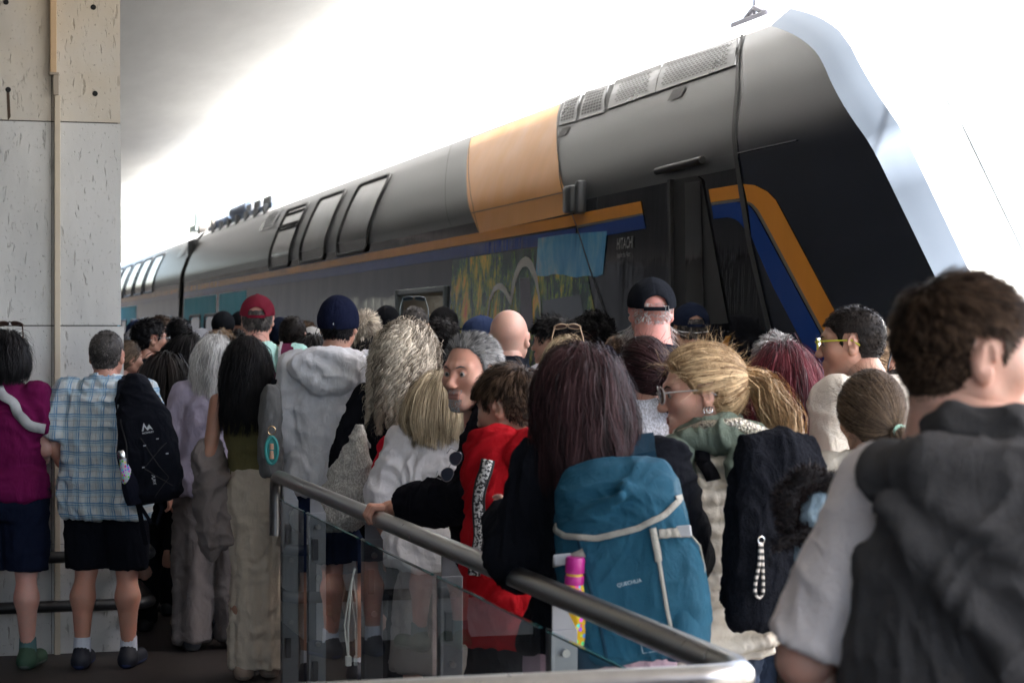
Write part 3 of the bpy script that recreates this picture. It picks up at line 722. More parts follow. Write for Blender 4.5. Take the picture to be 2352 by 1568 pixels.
# pantograph on the roof of the cab coach
pg = plain('pantograph_steel', (.30, .36, .36), .5)
panto = empty('pantograph', (0, 0, 0)); panto.parent = train
P0 = Vector((5.1, 40.0, 3.62)); 
def pt(dx, ds, z): return (P0.x+dx, P0.y+ds, z)
mb = MB(); mb.box(pt(-.35, -.5, 3.6), pt(.35, .5, 3.70)); mb.tube([pt(-.3, -.4, 3.70), pt(-.3, -.4, 3.9)], .06); mb.tube([pt(.3, -.4, 3.70), pt(.3, -.4, 3.9)], .06); mb.box(pt(-.35, -.45, 3.9), pt(.35, -.3, 3.98)); mb.build('base', pg, panto)
mb = MB(); mb.tube([pt(.1, -.3, 3.95), pt(-.1, 1.2, 4.12)], .02); mb.tube([pt(-.1, 1.2, 4.12), pt(-.3, -.2, 4.42)], .014); mb.build('arm', pg, panto, True)
mb = MB(); mb.tube([pt(-.75, -.2, 4.30), pt(-.62, -.2, 4.44), pt(.3, -.2, 4.46), pt(.45, -.2, 4.30)], .011); mb.tube([pt(-.75, .1, 4.30), pt(-.62, .1, 4.44), pt(.3, .1, 4.46), pt(.45, .1, 4.30)], .011); mb.build('contact_strip', pg, panto, True)
for nm, s, dd_ in (('roof_antenna', 11.95, 5.0),):
    mb = MB(); mb.box((dd_, s, 3.60), (dd_+.06, s+.60, 3.655), .01); 
    if nm == 'roof_antenna': mb.tube([(dd_+.05, s+.3, 3.65), (dd_+.05, s+.3, 3.76)], .012); mb.tube([(dd_+.05, s+.15, 3.66), (dd_+.05, s+.3, 3.71), (dd_+.05, s+.45, 3.66)], .02)
    mb.build(nm, plain('antenna_grey', (.10, .10, .12), .5), train)
# vestibule seen through the open door
vest = paint('vestibule_panel', (.16, .13, .10), .3)
mb = MB(); d0, d1 = 4.12, 5.7
mb.add([(d0, DS0, DZ1), (d1, DS0, DZ1), (d1, DS1, DZ1), (d0, DS1, DZ1), (d0, DS0, DZ0), (d1, DS0, DZ0), (d1, DS1, DZ0), (d0, DS1, DZ0)], [(0, 1, 2, 3), (4, 7, 6, 5), (0, 4, 5, 1), (1, 5, 6, 2), (2, 6, 7, 3)])
mb.build('vestibule', vest, train)
mb = MB(); mb.box((4.05, DS0-.06, -.08), (4.13, DS0, DZ1+.05), .01); mb.box((4.05, DS1, -.08), (4.13, DS1+.06, DZ1+.05), .01); mb.box((4.06, DS0, DZ1), (4.12, DS1, DZ1+.05), .01); mb.build('door_frame', plain('frame_grey', (.09, .11, .12), .35), train)
mb = MB(); mb.box((4.7, 17.0, DZ1-.035), (4.85, 17.55, DZ1-.012), .01); mb.build('ceiling_lamp', plain('lamp_glow', (1, .95, .82), .5, emit=2.2), train)
mb = MB(); mb.box((4.95, DS0+.03, DZ1-.24), (5.0, DS1-.03, DZ1-.10)); mb.build('header_panel', plain('header', (.06, .045, .035), .4), train)
# bogies and underframe, as one would see from the side
for s in (12.5, 15.0, 31.5, 34.0, 39, 41.5):
    mb = MB(); mb.tube([(4.75, s, -.62), (4.62, s, -.62)], .42, 24); mb.build('wheel', plain('wheel_steel', (.10, .09, .085), .5, .6), train, True)

# overhead wires above the train
for i, (D, z) in enumerate(((5.5, 4.95), (5.5, 6.1), (9.6, 5.6))):
    o = MB().tube([trk(D, 2, z), trk(D, 30, z - .05*i*6), trk(D, 60, z), trk(D, 110, z)], .007, 6).build('overhead_wire', plain('wire_copper', (.12, .10, .09), .4, .6))
    tag(o, ['thin lower contact wire strung along above the train roof', 'thin upper carrying cable sagging above the train roof', 'thin wire of the next track beyond the train'][i], 'overhead wire')

# ------------------------------------------------------------------ handrail with glass
RD = 1.415; RZ = 1.0
def rs(px): depth = F*RD/CT/(px-CX+1316); return (depth - RD*ST)/CT
steel = metal('brushed_steel', (.36, .355, .35), .30); post_m = metal('post_steel', (.21, .215, .23), .42)
hr = station('glass_balustrade', 'brushed steel handrail on flat posts with clear glass panels crossing the foreground', 'balustrade')
sN, sF = rs(1735), rs(634)
pts = [(RD-2.0, sN, RZ), (RD-.11, sN, RZ), (RD-.05, sN+.01, RZ), (RD-.015, sN+.04, RZ), (RD, sN+.11, RZ)]
pts += [(RD, sN + (sF-sN)*k/10, RZ) for k in range(1, 10)] + [(RD, sF-.08, RZ), (RD, sF-.03, RZ-.012), (RD, sF-.005, RZ-.04), (RD, sF, RZ-.10), (RD, sF, RZ-.26)]
MB().tube(pts, .0285, 20).build('handrail', steel, hr, True)
psx = [657, 718, 845, 1022, 1277]; ps = [rs(x) for x in psx]
ps2 = ps + [sN - .02 + .25]
zt = .915
for i, s in enumerate(ps):
    mb = MB()
    mb.box((RD-.012, s-.006, -.3), (RD+.052, s+.006, zt), .002); mb.box((RD-.020, s-.028, -.3), (RD-.012, s+.022, zt+.002), .002)
    mb.add([(RD-.010, s-.004, zt), (RD+.050, s-.004, zt), (RD+.016, s-.004, RZ-.02), (RD-.010, s-.004, RZ-.02), (RD-.010, s+.004, zt), (RD+.050, s+.004, zt), (RD+.016, s+.004, RZ-.02), (RD-.010, s+.004, RZ-.02)], [(0, 1, 2, 3), (7, 6, 5, 4), (1, 5, 6, 2), (0, 3, 7, 4)])
    po = mb.build('post', post_m, hr)
    for z in (.86, .66, .40): MB().tube([(RD+.02, s-.02, z), (RD+.02, s-.006, z)], .010, 10).build('bolt', steel, po, True)
    for z in (.78, .30): MB().box((RD-.006, s-.032, z-.05), (RD+.018, s-.014, z+.035), .004).build('glass_clamp', plain('clamp_dark', (.05, .05, .055), .4, .5), po)
edge = plain('glass_edge_green', (.03, .10, .10), .15)
gm = glass_m('clear_glass', (.80, .88, .88), 1.25)
for i in range(len(ps)):
    a = ps[i] - .035; b = (ps[i+1] + .03) if i + 1 < len(ps) else sN - .0
    V = [(RD-.03, a, -.25), (RD-.03, b, -.25), (RD-.03, b, zt), (RD-.03, a, zt)]
    g = mesh('glass_panel', np.array(V), [(0, 1, 2, 3)], gm, hr, smooth=False)
    MB().box((RD-.035, min(a, b), zt), (RD-.025, max(a, b), zt+.004)).build('glass_edge', edge, g)
cb = MB(); c0 = rs(828); cb.tube([(RD-.02, c0, .80), (RD-.035, c0-.02, .76), (RD-.05, c0-.03, .6), (RD-.045, c0-.01, .52), (RD-.045, c0-.01, .49)], .004, 6); cb.tube([(RD-.02, c0, .80), (RD-.03, c0+.03, .74), (RD-.05, c0+.035, .6), (RD-.045, c0, .50)], .003, 6)
cbo = cb.build('charging_cable', plain('cable_white', (.6, .6, .55), .5), None, True); cbo.rotation_euler = (0, 0, TH); tag(cbo, 'looped thin white charging cable hanging from a balustrade post', 'cable')
MB().box((RD-.055, c0-.02, .465), (RD-.035, c0+.0, .50), .003).build('plug', plain('cable_white', (.6, .6, .55), .5), cbo)
# ------------------------------------------------------------------ the head (built once, then reused)
def head_sdf(female=False, child=False):
    g = G((-.105, -.125, -.20), (.105, .135, .130), .0028)
    j = .92 if female else 1.0
    d = smin(g.ell((0, -.014, .030), (.075, .098, .086)), g.ell((0, .028, -.030), (.060*j, .062, .078)), .05)
    d = smin(d, g.ell((0, .070, -.098), (.022*j, .020, .018)), .03)
    for s in (-1, 1):
        d = smin(d, g.caps((s*.052*j, .0, -.052), (s*.016, .068, -.098), .017, .014), .03)
        d = smin(d, g.ell((s*.043, .058, -.020), (.022, .022, .018)), .03)
        d = smin(d, g.caps((s*.012, .088, .026), (s*.044, .070, .026), .010, .008), .016)
        d = smax(d, -g.ell((s*.031, .094, .006), (.019, .016, .013)), .012)
        d = smin(d, g.ell((s*.031, .0765, .004), (.0145, .0125, .0125)), .004)
        d = smin(d, g.caps((s*.018, .085, .013), (s*.044, .076, .012), .004, .003), .006)      # upper lid
        d = smin(d, g.ell((s*.0115, .104, -.036), (.008, .010, .007)), .008)
        # ear
        M = Matrix.Rotation(R(-22*s), 3, 'Z') @ Matrix.Rotation(R(-10), 3, 'X')
        e = g.ell((s*.079, -.012, -.004), (.0085, .0185, .031), M)
        e = smin(e, g.ell((s*.076, -.008, -.028), (.007, .011, .012), M), .008)
        e = smax(e, -g.ell((s*.0875, -.009, .000), (.0065, .0125, .021), M), .004)
        e = smin(e, g.caps((s*.082, -.016, .012), (s*.080, -.016, -.014), .0035, .003), .004)
        e = smax(e, -g.ell((s*.086, -.002, -.010), (.006, .006, .008), M), .004)
        d = smin(d, e, .007)
    d = smin(d, g.caps((0, .086, .012), (0, .109, -.028), .0075, .0105), .012)
    d = smin(d, g.ell((0, .110, -.032), (.010, .010, .009)), .008)
    d = smin(d, g.ell((0, .080, -.066), (.026, .017, .018)), .012)
    d = smin(d, g.caps((-.018, .090, -.0605), (.018, .090, -.0605), .0055, .0055), .006)
    d = smin(d, g.caps((-.015, .090, -.0725), (.015, .090, -.0725), .0065, .0065), .006)
    d = smax(d, -g.caps((-.024, .098, -.0665), (.024, .098, -.0665), .0022, .0022), .003)
    d = smin(d, g.caps((0, -.030, -.04), (0, -.045, -.22), .050 if not female else .044, .056 if not female else .047), .03)
    V, Q = g.out(d)
    return V, Q, vnormals(V, Q)
HEADS = {'m': head_sdf(False), 'f': head_sdf(True)}
def hand_sdf(pose='relaxed'):
    """right hand, wrist at the origin, fingers towards -z, palm facing -x, thumb forward (+y)"""
    g = G((-.10, -.07, -.20), (.06, .09, .03), .0035)
    d = smin(g.ell((0, 0, -.048), (.0155, .040, .050)), g.caps((0, 0, .02), (0, 0, -.02), .024, .022), .02)
    c = {'relaxed': .38, 'grip': 1.05}[pose]
    for i, (y, l, r) in enumerate(((.030, .074, .0088), (.010, .082, .0092), (-.010, .077, .0088), (-.029, .060, .0078))):
        p = np.array([0, y, -.085]); a = c * (1 + .12 * i); ang = .25 * a
        for k, f in enumerate((.46, .30, .24)):
            q = p + np.array([-math.sin(ang), y * .25 * (1 - k * .5) * (1 - c * .5), -math.cos(ang)]) * l * f
            d = smin(d, g.caps(p, q, r * (1 - .08 * k), r * (.92 - .08 * k)), .004); p = q; ang += a * .85
    d = smin(d, g.caps((-.004, .026, -.022), (-.022, .052, -.055), .014, .0115), .014)
    d = smin(d, g.caps((-.022, .052, -.055), (-.040, .058, -.088), .0112, .0085), .004)
    return g.out(d)
HANDS = {k: hand_sdf(k) for k in ('relaxed', 'grip')}

HL_PHI = np.radians([0, 35, 58, 72, 84, 100, 120, 150, 180])
def hairline(P, kind='m', recede=0.0):
    phi = np.arctan2(np.abs(P[:, 0]), P[:, 1]); 
    z = {'m': [.066, .062, .036, -.014, .020, .018, -.045, -.066, -.070], 'f': [.068, .060, .030, .000, .018, .0, -.055, -.082, -.088]}[kind]
    z = np.array(z, float); z[0:3] += recede
    return P[:, 2] - np.interp(phi, HL_PHI, z)
def norm(a): l = np.linalg.norm(a, axis=-1, keepdims=True); l[l < 1e-9] = 1; return a / l
ELH = (np.array([0, -.012, .018]), np.array([.079, .104, .100]))
def ribbons(paths, widths, center, taper=True):
    """paths (N,K,3) -> ribbons lying flat to the head"""
    Nn, K, _ = paths.shape; T = np.empty_like(paths); T[:, 1:-1] = paths[:, 2:] - paths[:, :-2]; T[:, 0] = paths[:, 1] - paths[:, 0]; T[:, -1] = paths[:, -1] - paths[:, -2]
    T = norm(T); O = paths - center; O[:, :, 2] *= .5; O = norm(O)
    W = norm(np.cross(T, O) + RNG.normal(0, .28, (Nn, 1, 3)))
    tp = np.ones(K) if not taper else np.clip(1.15 - np.linspace(0, 1, K) ** 2.5, .12, 1)
    W = W * (widths[:, None, None] * .5 * tp[None, :, None])
    V = np.stack([paths - W, paths + W], 2).reshape(-1, 3)
    idx = (np.arange(Nn)[:, None] * K + np.arange(K - 1)[None]) * 2; Q = np.stack([idx, idx + 1, idx + 3, idx + 2], -1).reshape(-1, 4)
    return V, Q
def scalp(kind, n, rec=0, low=None, sel=None):
    V, Q, Nn = HEADS[kind]; h = hairline(V, kind, rec); ok = (h > 0) & (np.abs(V[:, 0]) < .083) & (V[:, 2] > -.12)
    ear = (np.abs(V[:, 0]) > .073) & (V[:, 1] > -.05) & (V[:, 1] < .02) & (V[:, 2] < .032); ok &= ~ear
    if low is not None: ok &= V[:, 2] < low(V)
    if sel is not None: ok &= sel(V)
    I = np.flatnonzero(ok); J = RNG.choice(I, n); t = V[J] + RNG.normal(0, .0015, (n, 3)); return t, Nn[J]
def proj_out(q, c, r):
    f = np.sqrt((((q - c) / r) ** 2).sum(-1, keepdims=True)); ins = f < 1
    return np.where(ins, c + (q - c) / np.maximum(f, 1e-3), q), ins
def grow(root, nrm, L_, K, d0, grav=.25, infl=None, torso=None, stiff=.0, back=0.0, jit=.04):
    n = len(root); st = (L_ / K)[:, None]; p = root.copy(); d = norm(d0); out = [p]
    infl = np.full(n, 1.08) if infl is None else infl; c0, r0 = ELH
    g = np.array([0, -back, -1.0])
    for k in range(K):
        d = norm(d + g * grav + RNG.normal(0, jit, (n, 3)))
        q = p + d * st
        q, _ = proj_out(q, c0, r0 * infl[:, None])
        if torso is not None:
            for c, r in torso: q, _ = proj_out(q, c, r * (1 + (infl[:, None] - 1) * .5))
        d = norm(d * .35 + norm(q - p)); p = q; out.append(p)
    return np.stack(out, 1)
def clump(paths, k, amt=.6, shade=None):
    n = len(paths)
    if k <= 0: return paths, np.zeros(n, int)
    gi = RNG.choice(n, k, replace=False); 
    D = ((paths[:, None, 0] - paths[None, gi, 0]) ** 2).sum(-1) + .25 * ((paths[:, None, -1] - paths[None, gi, -1]) ** 2).sum(-1); j = D.argmin(1)
    t = np.linspace(0, 1, paths.shape[1]) ** 1.3 * amt
    return paths * (1 - t[None, :, None]) + paths[gi][j] * t[None, :, None], j
def curl(paths, j, A, wl, seed=0, own=.25):
    n, K, _ = paths.shape; r = np.random.default_rng(seed); k = j.max() + 1
    ph = r.uniform(0, 6.28, k)[j] + RNG.normal(0, own, n); fr = r.uniform(.8, 1.25, k)[j]
    seg = np.linalg.norm(np.diff(paths, axis=1), axis=2); s = np.c_[np.zeros(n), np.cumsum(seg, 1)]
    T = norm(np.gradient(paths, axis=1)); side = norm(np.cross(T, np.array([0, .9, .3]))); up = np.cross(T, side)
    a = 6.283 * s / wl * fr[:, None] + ph[:, None]; amp = A * np.clip(s / .06, 0, 1)
    return paths + side * (np.cos(a) * amp)[..., None] + up * (np.sin(a) * amp)[..., None]

def hair(kind, style, n=1500, wd=.0035, **k):
    """returns V,Q,shade in head space"""
    parts = []; K = k.get('K', 8); rec = k.get('recede', 0); low = k.get('low'); C = np.array([0, -.012, .0])
    crown = np.array(k.get('crown', (0, -.055, .10)))
    def shell(th, noise_a=.0, hl=0.0, nf=60):
        V, Q, Nn = HEADS[kind]; h = hairline(V, kind, rec) - hl
        ear = (np.abs(V[:, 0]) > .0745) & (V[:, 1] > -.05) & (V[:, 1] < .02) & (V[:, 2] < .032)
        okv = (h > -.002) & ~ear & (V[:, 2] > -.12)
        if low is not None: okv &= V[:, 2] < low(V)
        qs = Q[okv[Q].all(1)]; t = np.clip(h / .02, .12, 1)[:, None] * (th + noise_a * (vnoise(V * nf, 5)[:, None] - .3))
        P = V + Nn * t; u = np.unique(qs); mp = np.full(len(V), -1); mp[u] = np.arange(len(u))
        parts.append((P[u], mp[qs], np.full(len(u), k.get('base_shade', .15)) + .12 * RNG.random(len(u))))
    def add(paths, w_, sh, center=C, taper=True):
        V, Q = ribbons(paths, w_, center, taper); parts.append((V, Q, np.repeat(sh, paths.shape[1] * 2)))
    def shades(j, n, gscale=.35):
        r = RNG.random(j.max() + 1)[j] if len(j) else 0
        return np.clip(.5 + (r - .5) * 1.1 + RNG.normal(0, .14, n), 0, 1)
    if style in ('short', 'buzz', 'cropped'):
        Lh = k.get('len', .03 if style == 'short' else (.018 if style == 'cropped' else .006))
        vol = k.get('vol', .010 if style == 'short' else .005)
        shell(vol, vol * .5)
        r, nn = scalp(kind, n, rec, low); away = r - crown; away -= nn * (away * nn).sum(1, keepdims=True)
        sw = k.get('swirl', .3); tang = np.cross(nn, away); d0 = norm(away) + norm(tang) * sw + nn * k.get('lift', .35)
        if 'comb' in k: d0 = d0 + np.array(k['comb'])
        top = np.clip((r[:, 2] - .0) / .09, 0, 1); l = Lh * (k.get('side', .45) + (1 - k.get('side', .45)) * top) * RNG.uniform(.75, 1.2, n)
        infl = 1 + vol / .09 * RNG.uniform(.5, 1.5, n) * (.35 + .65 * top)
        P = grow(r + nn * vol * .5, nn, l, 5 if Lh > .02 else 3, d0, grav=k.get('grav', .06), infl=infl, jit=k.get('jit', .10))
        P, j = clump(P, n // 14, k.get('clump', .35)); add(P, np.full(n, wd) * RNG.uniform(.6, 1.2, n), shades(j, n))
        if k.get('fringe'):
            m = n // 4; fr = np.c_[RNG.uniform(-.05, .05, m), np.zeros(m), np.full(m, .07)]; fr[:, 1] = .066 - .5 * np.abs(fr[:, 0])
            d0 = np.c_[RNG.normal(k.get('fringe_x', 0), .3, m), np.full(m, .8), np.full(m, .1)]
            P = grow(fr, fr, np.full(m, .055), 6, d0, grav=.45, infl=1.10 + .06*RNG.random(m)); P, j = clump(P, m // 12, .4); add(P, np.full(m, wd), shades(j, m))
    elif style == 'afro':
        vol = k.get('vol', .03); shell(vol * .8, vol * .5, nf=90); r, nn = scalp(kind, n, rec, low)
        l = np.full(n, vol * 1.7); P = grow(r + nn * vol * .45, nn, l, 6, nn + RNG.normal(0, .6, (n, 3)), grav=.0, infl=np.full(n, 1 + vol/.1), jit=.5)
        P, j = clump(P, n // 10, .6); P = curl(P, j, .006, .022); add(P, np.full(n, wd), shades(j, n), taper=False)
    elif style in ('long', 'bob', 'curly'):
        Lh = k.get('len', .35); vol = k.get('vol', .014); shell(vol * .7, vol * .3)
        r, nn = scalp(kind, n, rec, low); px_ = k.get('part', 0.0)
        top = np.clip((r[:, 2] - .02) / .07, 0, 1)
        d0 = np.c_[(r[:, 0] - px_) * 9 , np.full(n, -.45 + k.get('fwd', 0)) - .5 * (r[:, 1] > .02), -(1 - top) * 1.2] + nn * .25
        z_end = k.get('zend', -.30); l = np.clip((r[:, 2] - z_end) * 1.12, .05, 1) * RNG.uniform(k.get('rag', .86), 1.1, n) if 'zend' in k else Lh * RNG.uniform(.85, 1.1, n)
        infl = 1.04 + vol / .09 * RNG.uniform(.2, 1.6, n)
        tor = k.get('torso', [(np.array([0, -.02, -.50]), np.array([.165, .135, .30])), (np.array([0, -.035, -.17]), np.array([.060, .060, .12]))])
        P = grow(r + nn * vol * .4, nn, l, K, d0, grav=k.get('grav', .45), infl=infl, torso=tor, back=k.get('back', .10), jit=k.get('jit', .03))
        if k.get('sway'): t = np.linspace(0, 1, P.shape[1]) ** 2; P = P + t[None, :, None] * np.array(k['sway'])
        if style == 'bob':
            t = np.clip((-.05 - P[:, :, 2]) / .06, 0, 1); P[:, :, :2] -= (P[:, :, :2] - np.array([0, -.03])) * (t * k.get('tuck', .22))[..., None]
        P, j = clump(P, max(8, n // k.get('per', 16)), k.get('clump', .5))
        if style == 'curly' or k.get('curl'): P = curl(P, j, k.get('curl', .012), k.get('wl', .05), own=k.get('own', .25))
        add(P, np.full(n, wd) * RNG.uniform(.6, 1.25, n), shades(j, n))
        m = n // 9; J = RNG.choice(len(P), m); Pf = P[J] + RNG.normal(0, .005, (m, 1, 3)) + np.cumsum(RNG.normal(0, .0034, (m, P.shape[1], 3)), 1); add(Pf, np.full(m, wd * .45), RNG.random(m))
    elif style in ('pony', 'bun'):
        T = np.array(k.get('tie', (0, -.125, .03))); vol = k.get('vol', .010); shell(vol * .8, .003)
        r, nn = scalp(kind, n, rec, low); t = np.linspace(0, 1, K + 1)[None, :, None]
        infl = (1.03 + vol / .09 * RNG.uniform(.4, 1.3, n))[:, None, None]; P = r[:, None] * (1 - t) + T * t
        c0, r0 = ELH; f = np.sqrt((((P - c0) / (r0 * infl)) ** 2).sum(-1, keepdims=True)); Pp_ = c0 + (P - c0) / f
        wgt = np.clip(t * 6, 0, 1) * np.clip((1 - t) * 5, 0, 1); P = P * (1 - wgt) + Pp_ * wgt
        P, j = clump(P, n // 14, .35); add(P, np.full(n, wd) * RNG.uniform(.6, 1.2, n), shades(j, n), taper=False)
        m = int(n * .7); r2 = T + RNG.normal(0, .008, (m, 3))
        if style == 'pony':
            d0 = np.array(k.get('tdir', (0, -1, .3))) + RNG.normal(0, k.get('spread', .16), (m, 3)); l = k.get('len', .28) * RNG.uniform(.7, 1.1, m)
            P = grow(r2, r2, l, 10, d0, grav=k.get('grav', .3), infl=np.full(m, 1.02), torso=[(np.array([0, -.02, -.50]), np.array([.21, .125, .27]))], jit=.04)
            if k.get('bulge'): tt = np.linspace(0, 1, 11)[None, :, None]; P = P + norm(r2 - T + 1e-6)[:, None] * np.sin(tt * 3.1) * k['bulge']
            P, j = clump(P, max(6, m // 22), .35); P = curl(P, j, k.get('curl', .004), .12); add(P, np.full(m, wd * 1.05), shades(j, m), center=T - np.array([0, -.06, 0]))
        else:
            rb = k.get('bun_r', .035); bc = T + np.array(k.get('bun_off', (0, -.02, -.01))); a0 = RNG.uniform(0, 6.28, m); ax = norm(RNG.normal(0, 1, (m, 3)) + np.array([0, 1.2, 0])); e1 = norm(np.cross(ax, [.1, .3, 1.])); e2 = np.cross(ax, e1)
            a = a0[:, None] + np.linspace(0, 2.6, 9)[None]; q = rb * RNG.uniform(.72, 1.05, m)[:, None, None]
            P = bc + (e1[:, None] * np.cos(a)[..., None] + e2[:, None] * np.sin(a)[..., None]) * q + ax[:, None] * RNG.normal(0, rb * .25, (m, 1, 1)); add(P, np.full(m, wd * 1.4), RNG.random(m), center=bc)
            if k.get('tail'):
                d0 = np.array([.1, -.6, -.6]) + RNG.normal(0, .25, (m, 3)); P = grow(r2 + np.array([0, -.02, -.01]), r2, k['tail'] * RNG.uniform(.6, 1.1, m), 9, d0, grav=.35, infl=np.full(m, 1.1)); P, j = clump(P, m // 15, .6); P = curl(P, j, .010, .07); add(P, np.full(m, wd * 1.3), shades(j, m))
        m = n // 9; r, nn = scalp(kind, m, rec, low); P = grow(r + nn * vol, nn, RNG.uniform(.02, .08, m), 5, nn * .6 + RNG.normal(0, .6, (m, 3)), grav=.05, jit=.25); add(P, np.full(m, wd * .4), RNG.random(m))
    elif style == 'ring':      # a low ring of short hair round a bald or capped head
        if not k.get('noshell'): shell(.004, .002)
        r, nn = scalp(kind, n, rec, low); d0 = nn * .3 + np.array([0, -.2, -1.0]); P = grow(r + nn * .002, nn, np.full(n, k.get('len', .016)) * RNG.uniform(.6, 1.2, n), 4, d0, grav=.3, infl=np.full(n, 1.03)); P, j = clump(P, n // 12, .4); add(P, np.full(n, wd), shades(j, n))
    if k.get('beard'):
        m = n // 2; V, Q, Nn = HEADS[kind]; b = k['beard']
        I = np.flatnonzero((V[:, 2] < -.045) & (V[:, 2] > -.118) & (V[:, 1] > -.005 if b > .03 else (V[:, 1] > .055) & (np.abs(V[:, 0]) < .026)) & ~((np.abs(V[:, 2] + .066) < .011) & (np.abs(V[:, 0]) < .022)) | ((np.abs(V[:, 2] + .052) < .007) & (V[:, 1] > .075) & (np.abs(V[:, 0]) < .028)))
        if b < .03: q_ = (V[I, 0] / .027) ** 2 + ((V[I, 2] + .086) / .034) ** 2 + RNG.normal(0, .22, len(I)); I = I[(q_ < .9) | ((np.abs(V[I, 2] + .052) < .006) & (RNG.random(len(I)) < .6))]; m = m // 4
        J = RNG.choice(I, m); d0 = Nn[J] * (1.3 if b > .03 else .5) + np.array([0, .1, -.8]); P = grow(V[J], Nn[J], b * RNG.uniform(.6, 1.1, m), 5, d0, grav=.1, infl=np.full(m, 1.0), jit=.2); add(P, np.full(m, wd * .8), np.clip(RNG.normal(.8, .2, m), 0, 1))
    V = []; Q = []; Sx = []; b = 0
    for v, q, s in parts: V.append(v); Q.append(q + b); Sx.append(s); b += len(v)
    return np.vstack(V), np.vstack(Q), np.concatenate(Sx)

HC = {'black': ((.004, .004, .005), (.016, .014, .015)), 'dark': ((.006, .005, .005), (.030, .023, .020)), 'brown': ((.016, .010, .007), (.12, .074, .048)),
      'lightbrown': ((.030, .020, .014), (.16, .11, .072)), 'redbrown': ((.009, .0055, .006), (.055, .024, .026)), 'burgundy': ((.025, .004, .007), (.15, .022, .034)),
      'blond': ((.15, .075, .032), (.86, .62, .36)), 'ash': ((.12, .085, .050), (.72, .58, .39)), 'curlyash': ((.10, .075, .055), (.80, .70, .56)), 'grey': ((.06, .06, .062), (.42, .41, .40)),
      'darkgrey': ((.028, .026, .026), (.15, .135, .125)), 'white': ((.30, .29, .28), (.75, .74, .72)), 'sandy': ((.12, .075, .045), (.42, .29, .18))}

# ------------------------------------------------------------------ bodies and clothes
TZ = np.array([.76, .84, .93, 1.03, 1.14, 1.27, 1.36, 1.415, 1.46])
TM = (np.array([.150, .168, .168, .152, .156, .172, .170, .125, .068]), np.array([.095, .112, .116, .104, .110, .122, .112, .086, .066]))
TF = (np.array([.155, .178, .172, .135, .134, .148, .145, .105, .055]), np.array([.095, .124, .120, .092, .098, .118, .100, .076, .055]))
sd_ = lambda nm: -1 if nm == 'L' else 1
class Body:
    pass
def fold(V, Nn, amp, seed, zs=1.0, s=1.0):
    """soft creases in cloth: stretched, warped ridges"""
    P = V * np.array([7.0, 7.0, 3.6 * zs]) * s; wq = vnoise(V * 5 * s, seed + 9)[:, None]; P = P + wq * 2.2
    a = 1 - np.abs(2 * vnoise(P, seed) - 1); b = 1 - np.abs(2 * vnoise(P * 2.1 + 5, seed + 3) - 1)
    P2 = V * np.array([4., 4., 11.]) * s + wq * 3; c = 1 - np.abs(2 * vnoise(P2, seed + 5) - 1)
    e = 1 - np.abs(2 * vnoise(V * np.array([20, 20, 13.]) * s + wq * 5, seed + 7) - 1)
    return V + Nn * (amp * 1.25 * (a ** 2 * .6 + b ** 3 * .5 + c ** 3 * .6 + e ** 3 * .4 - .6))[:, None]
PEOPLE = {}
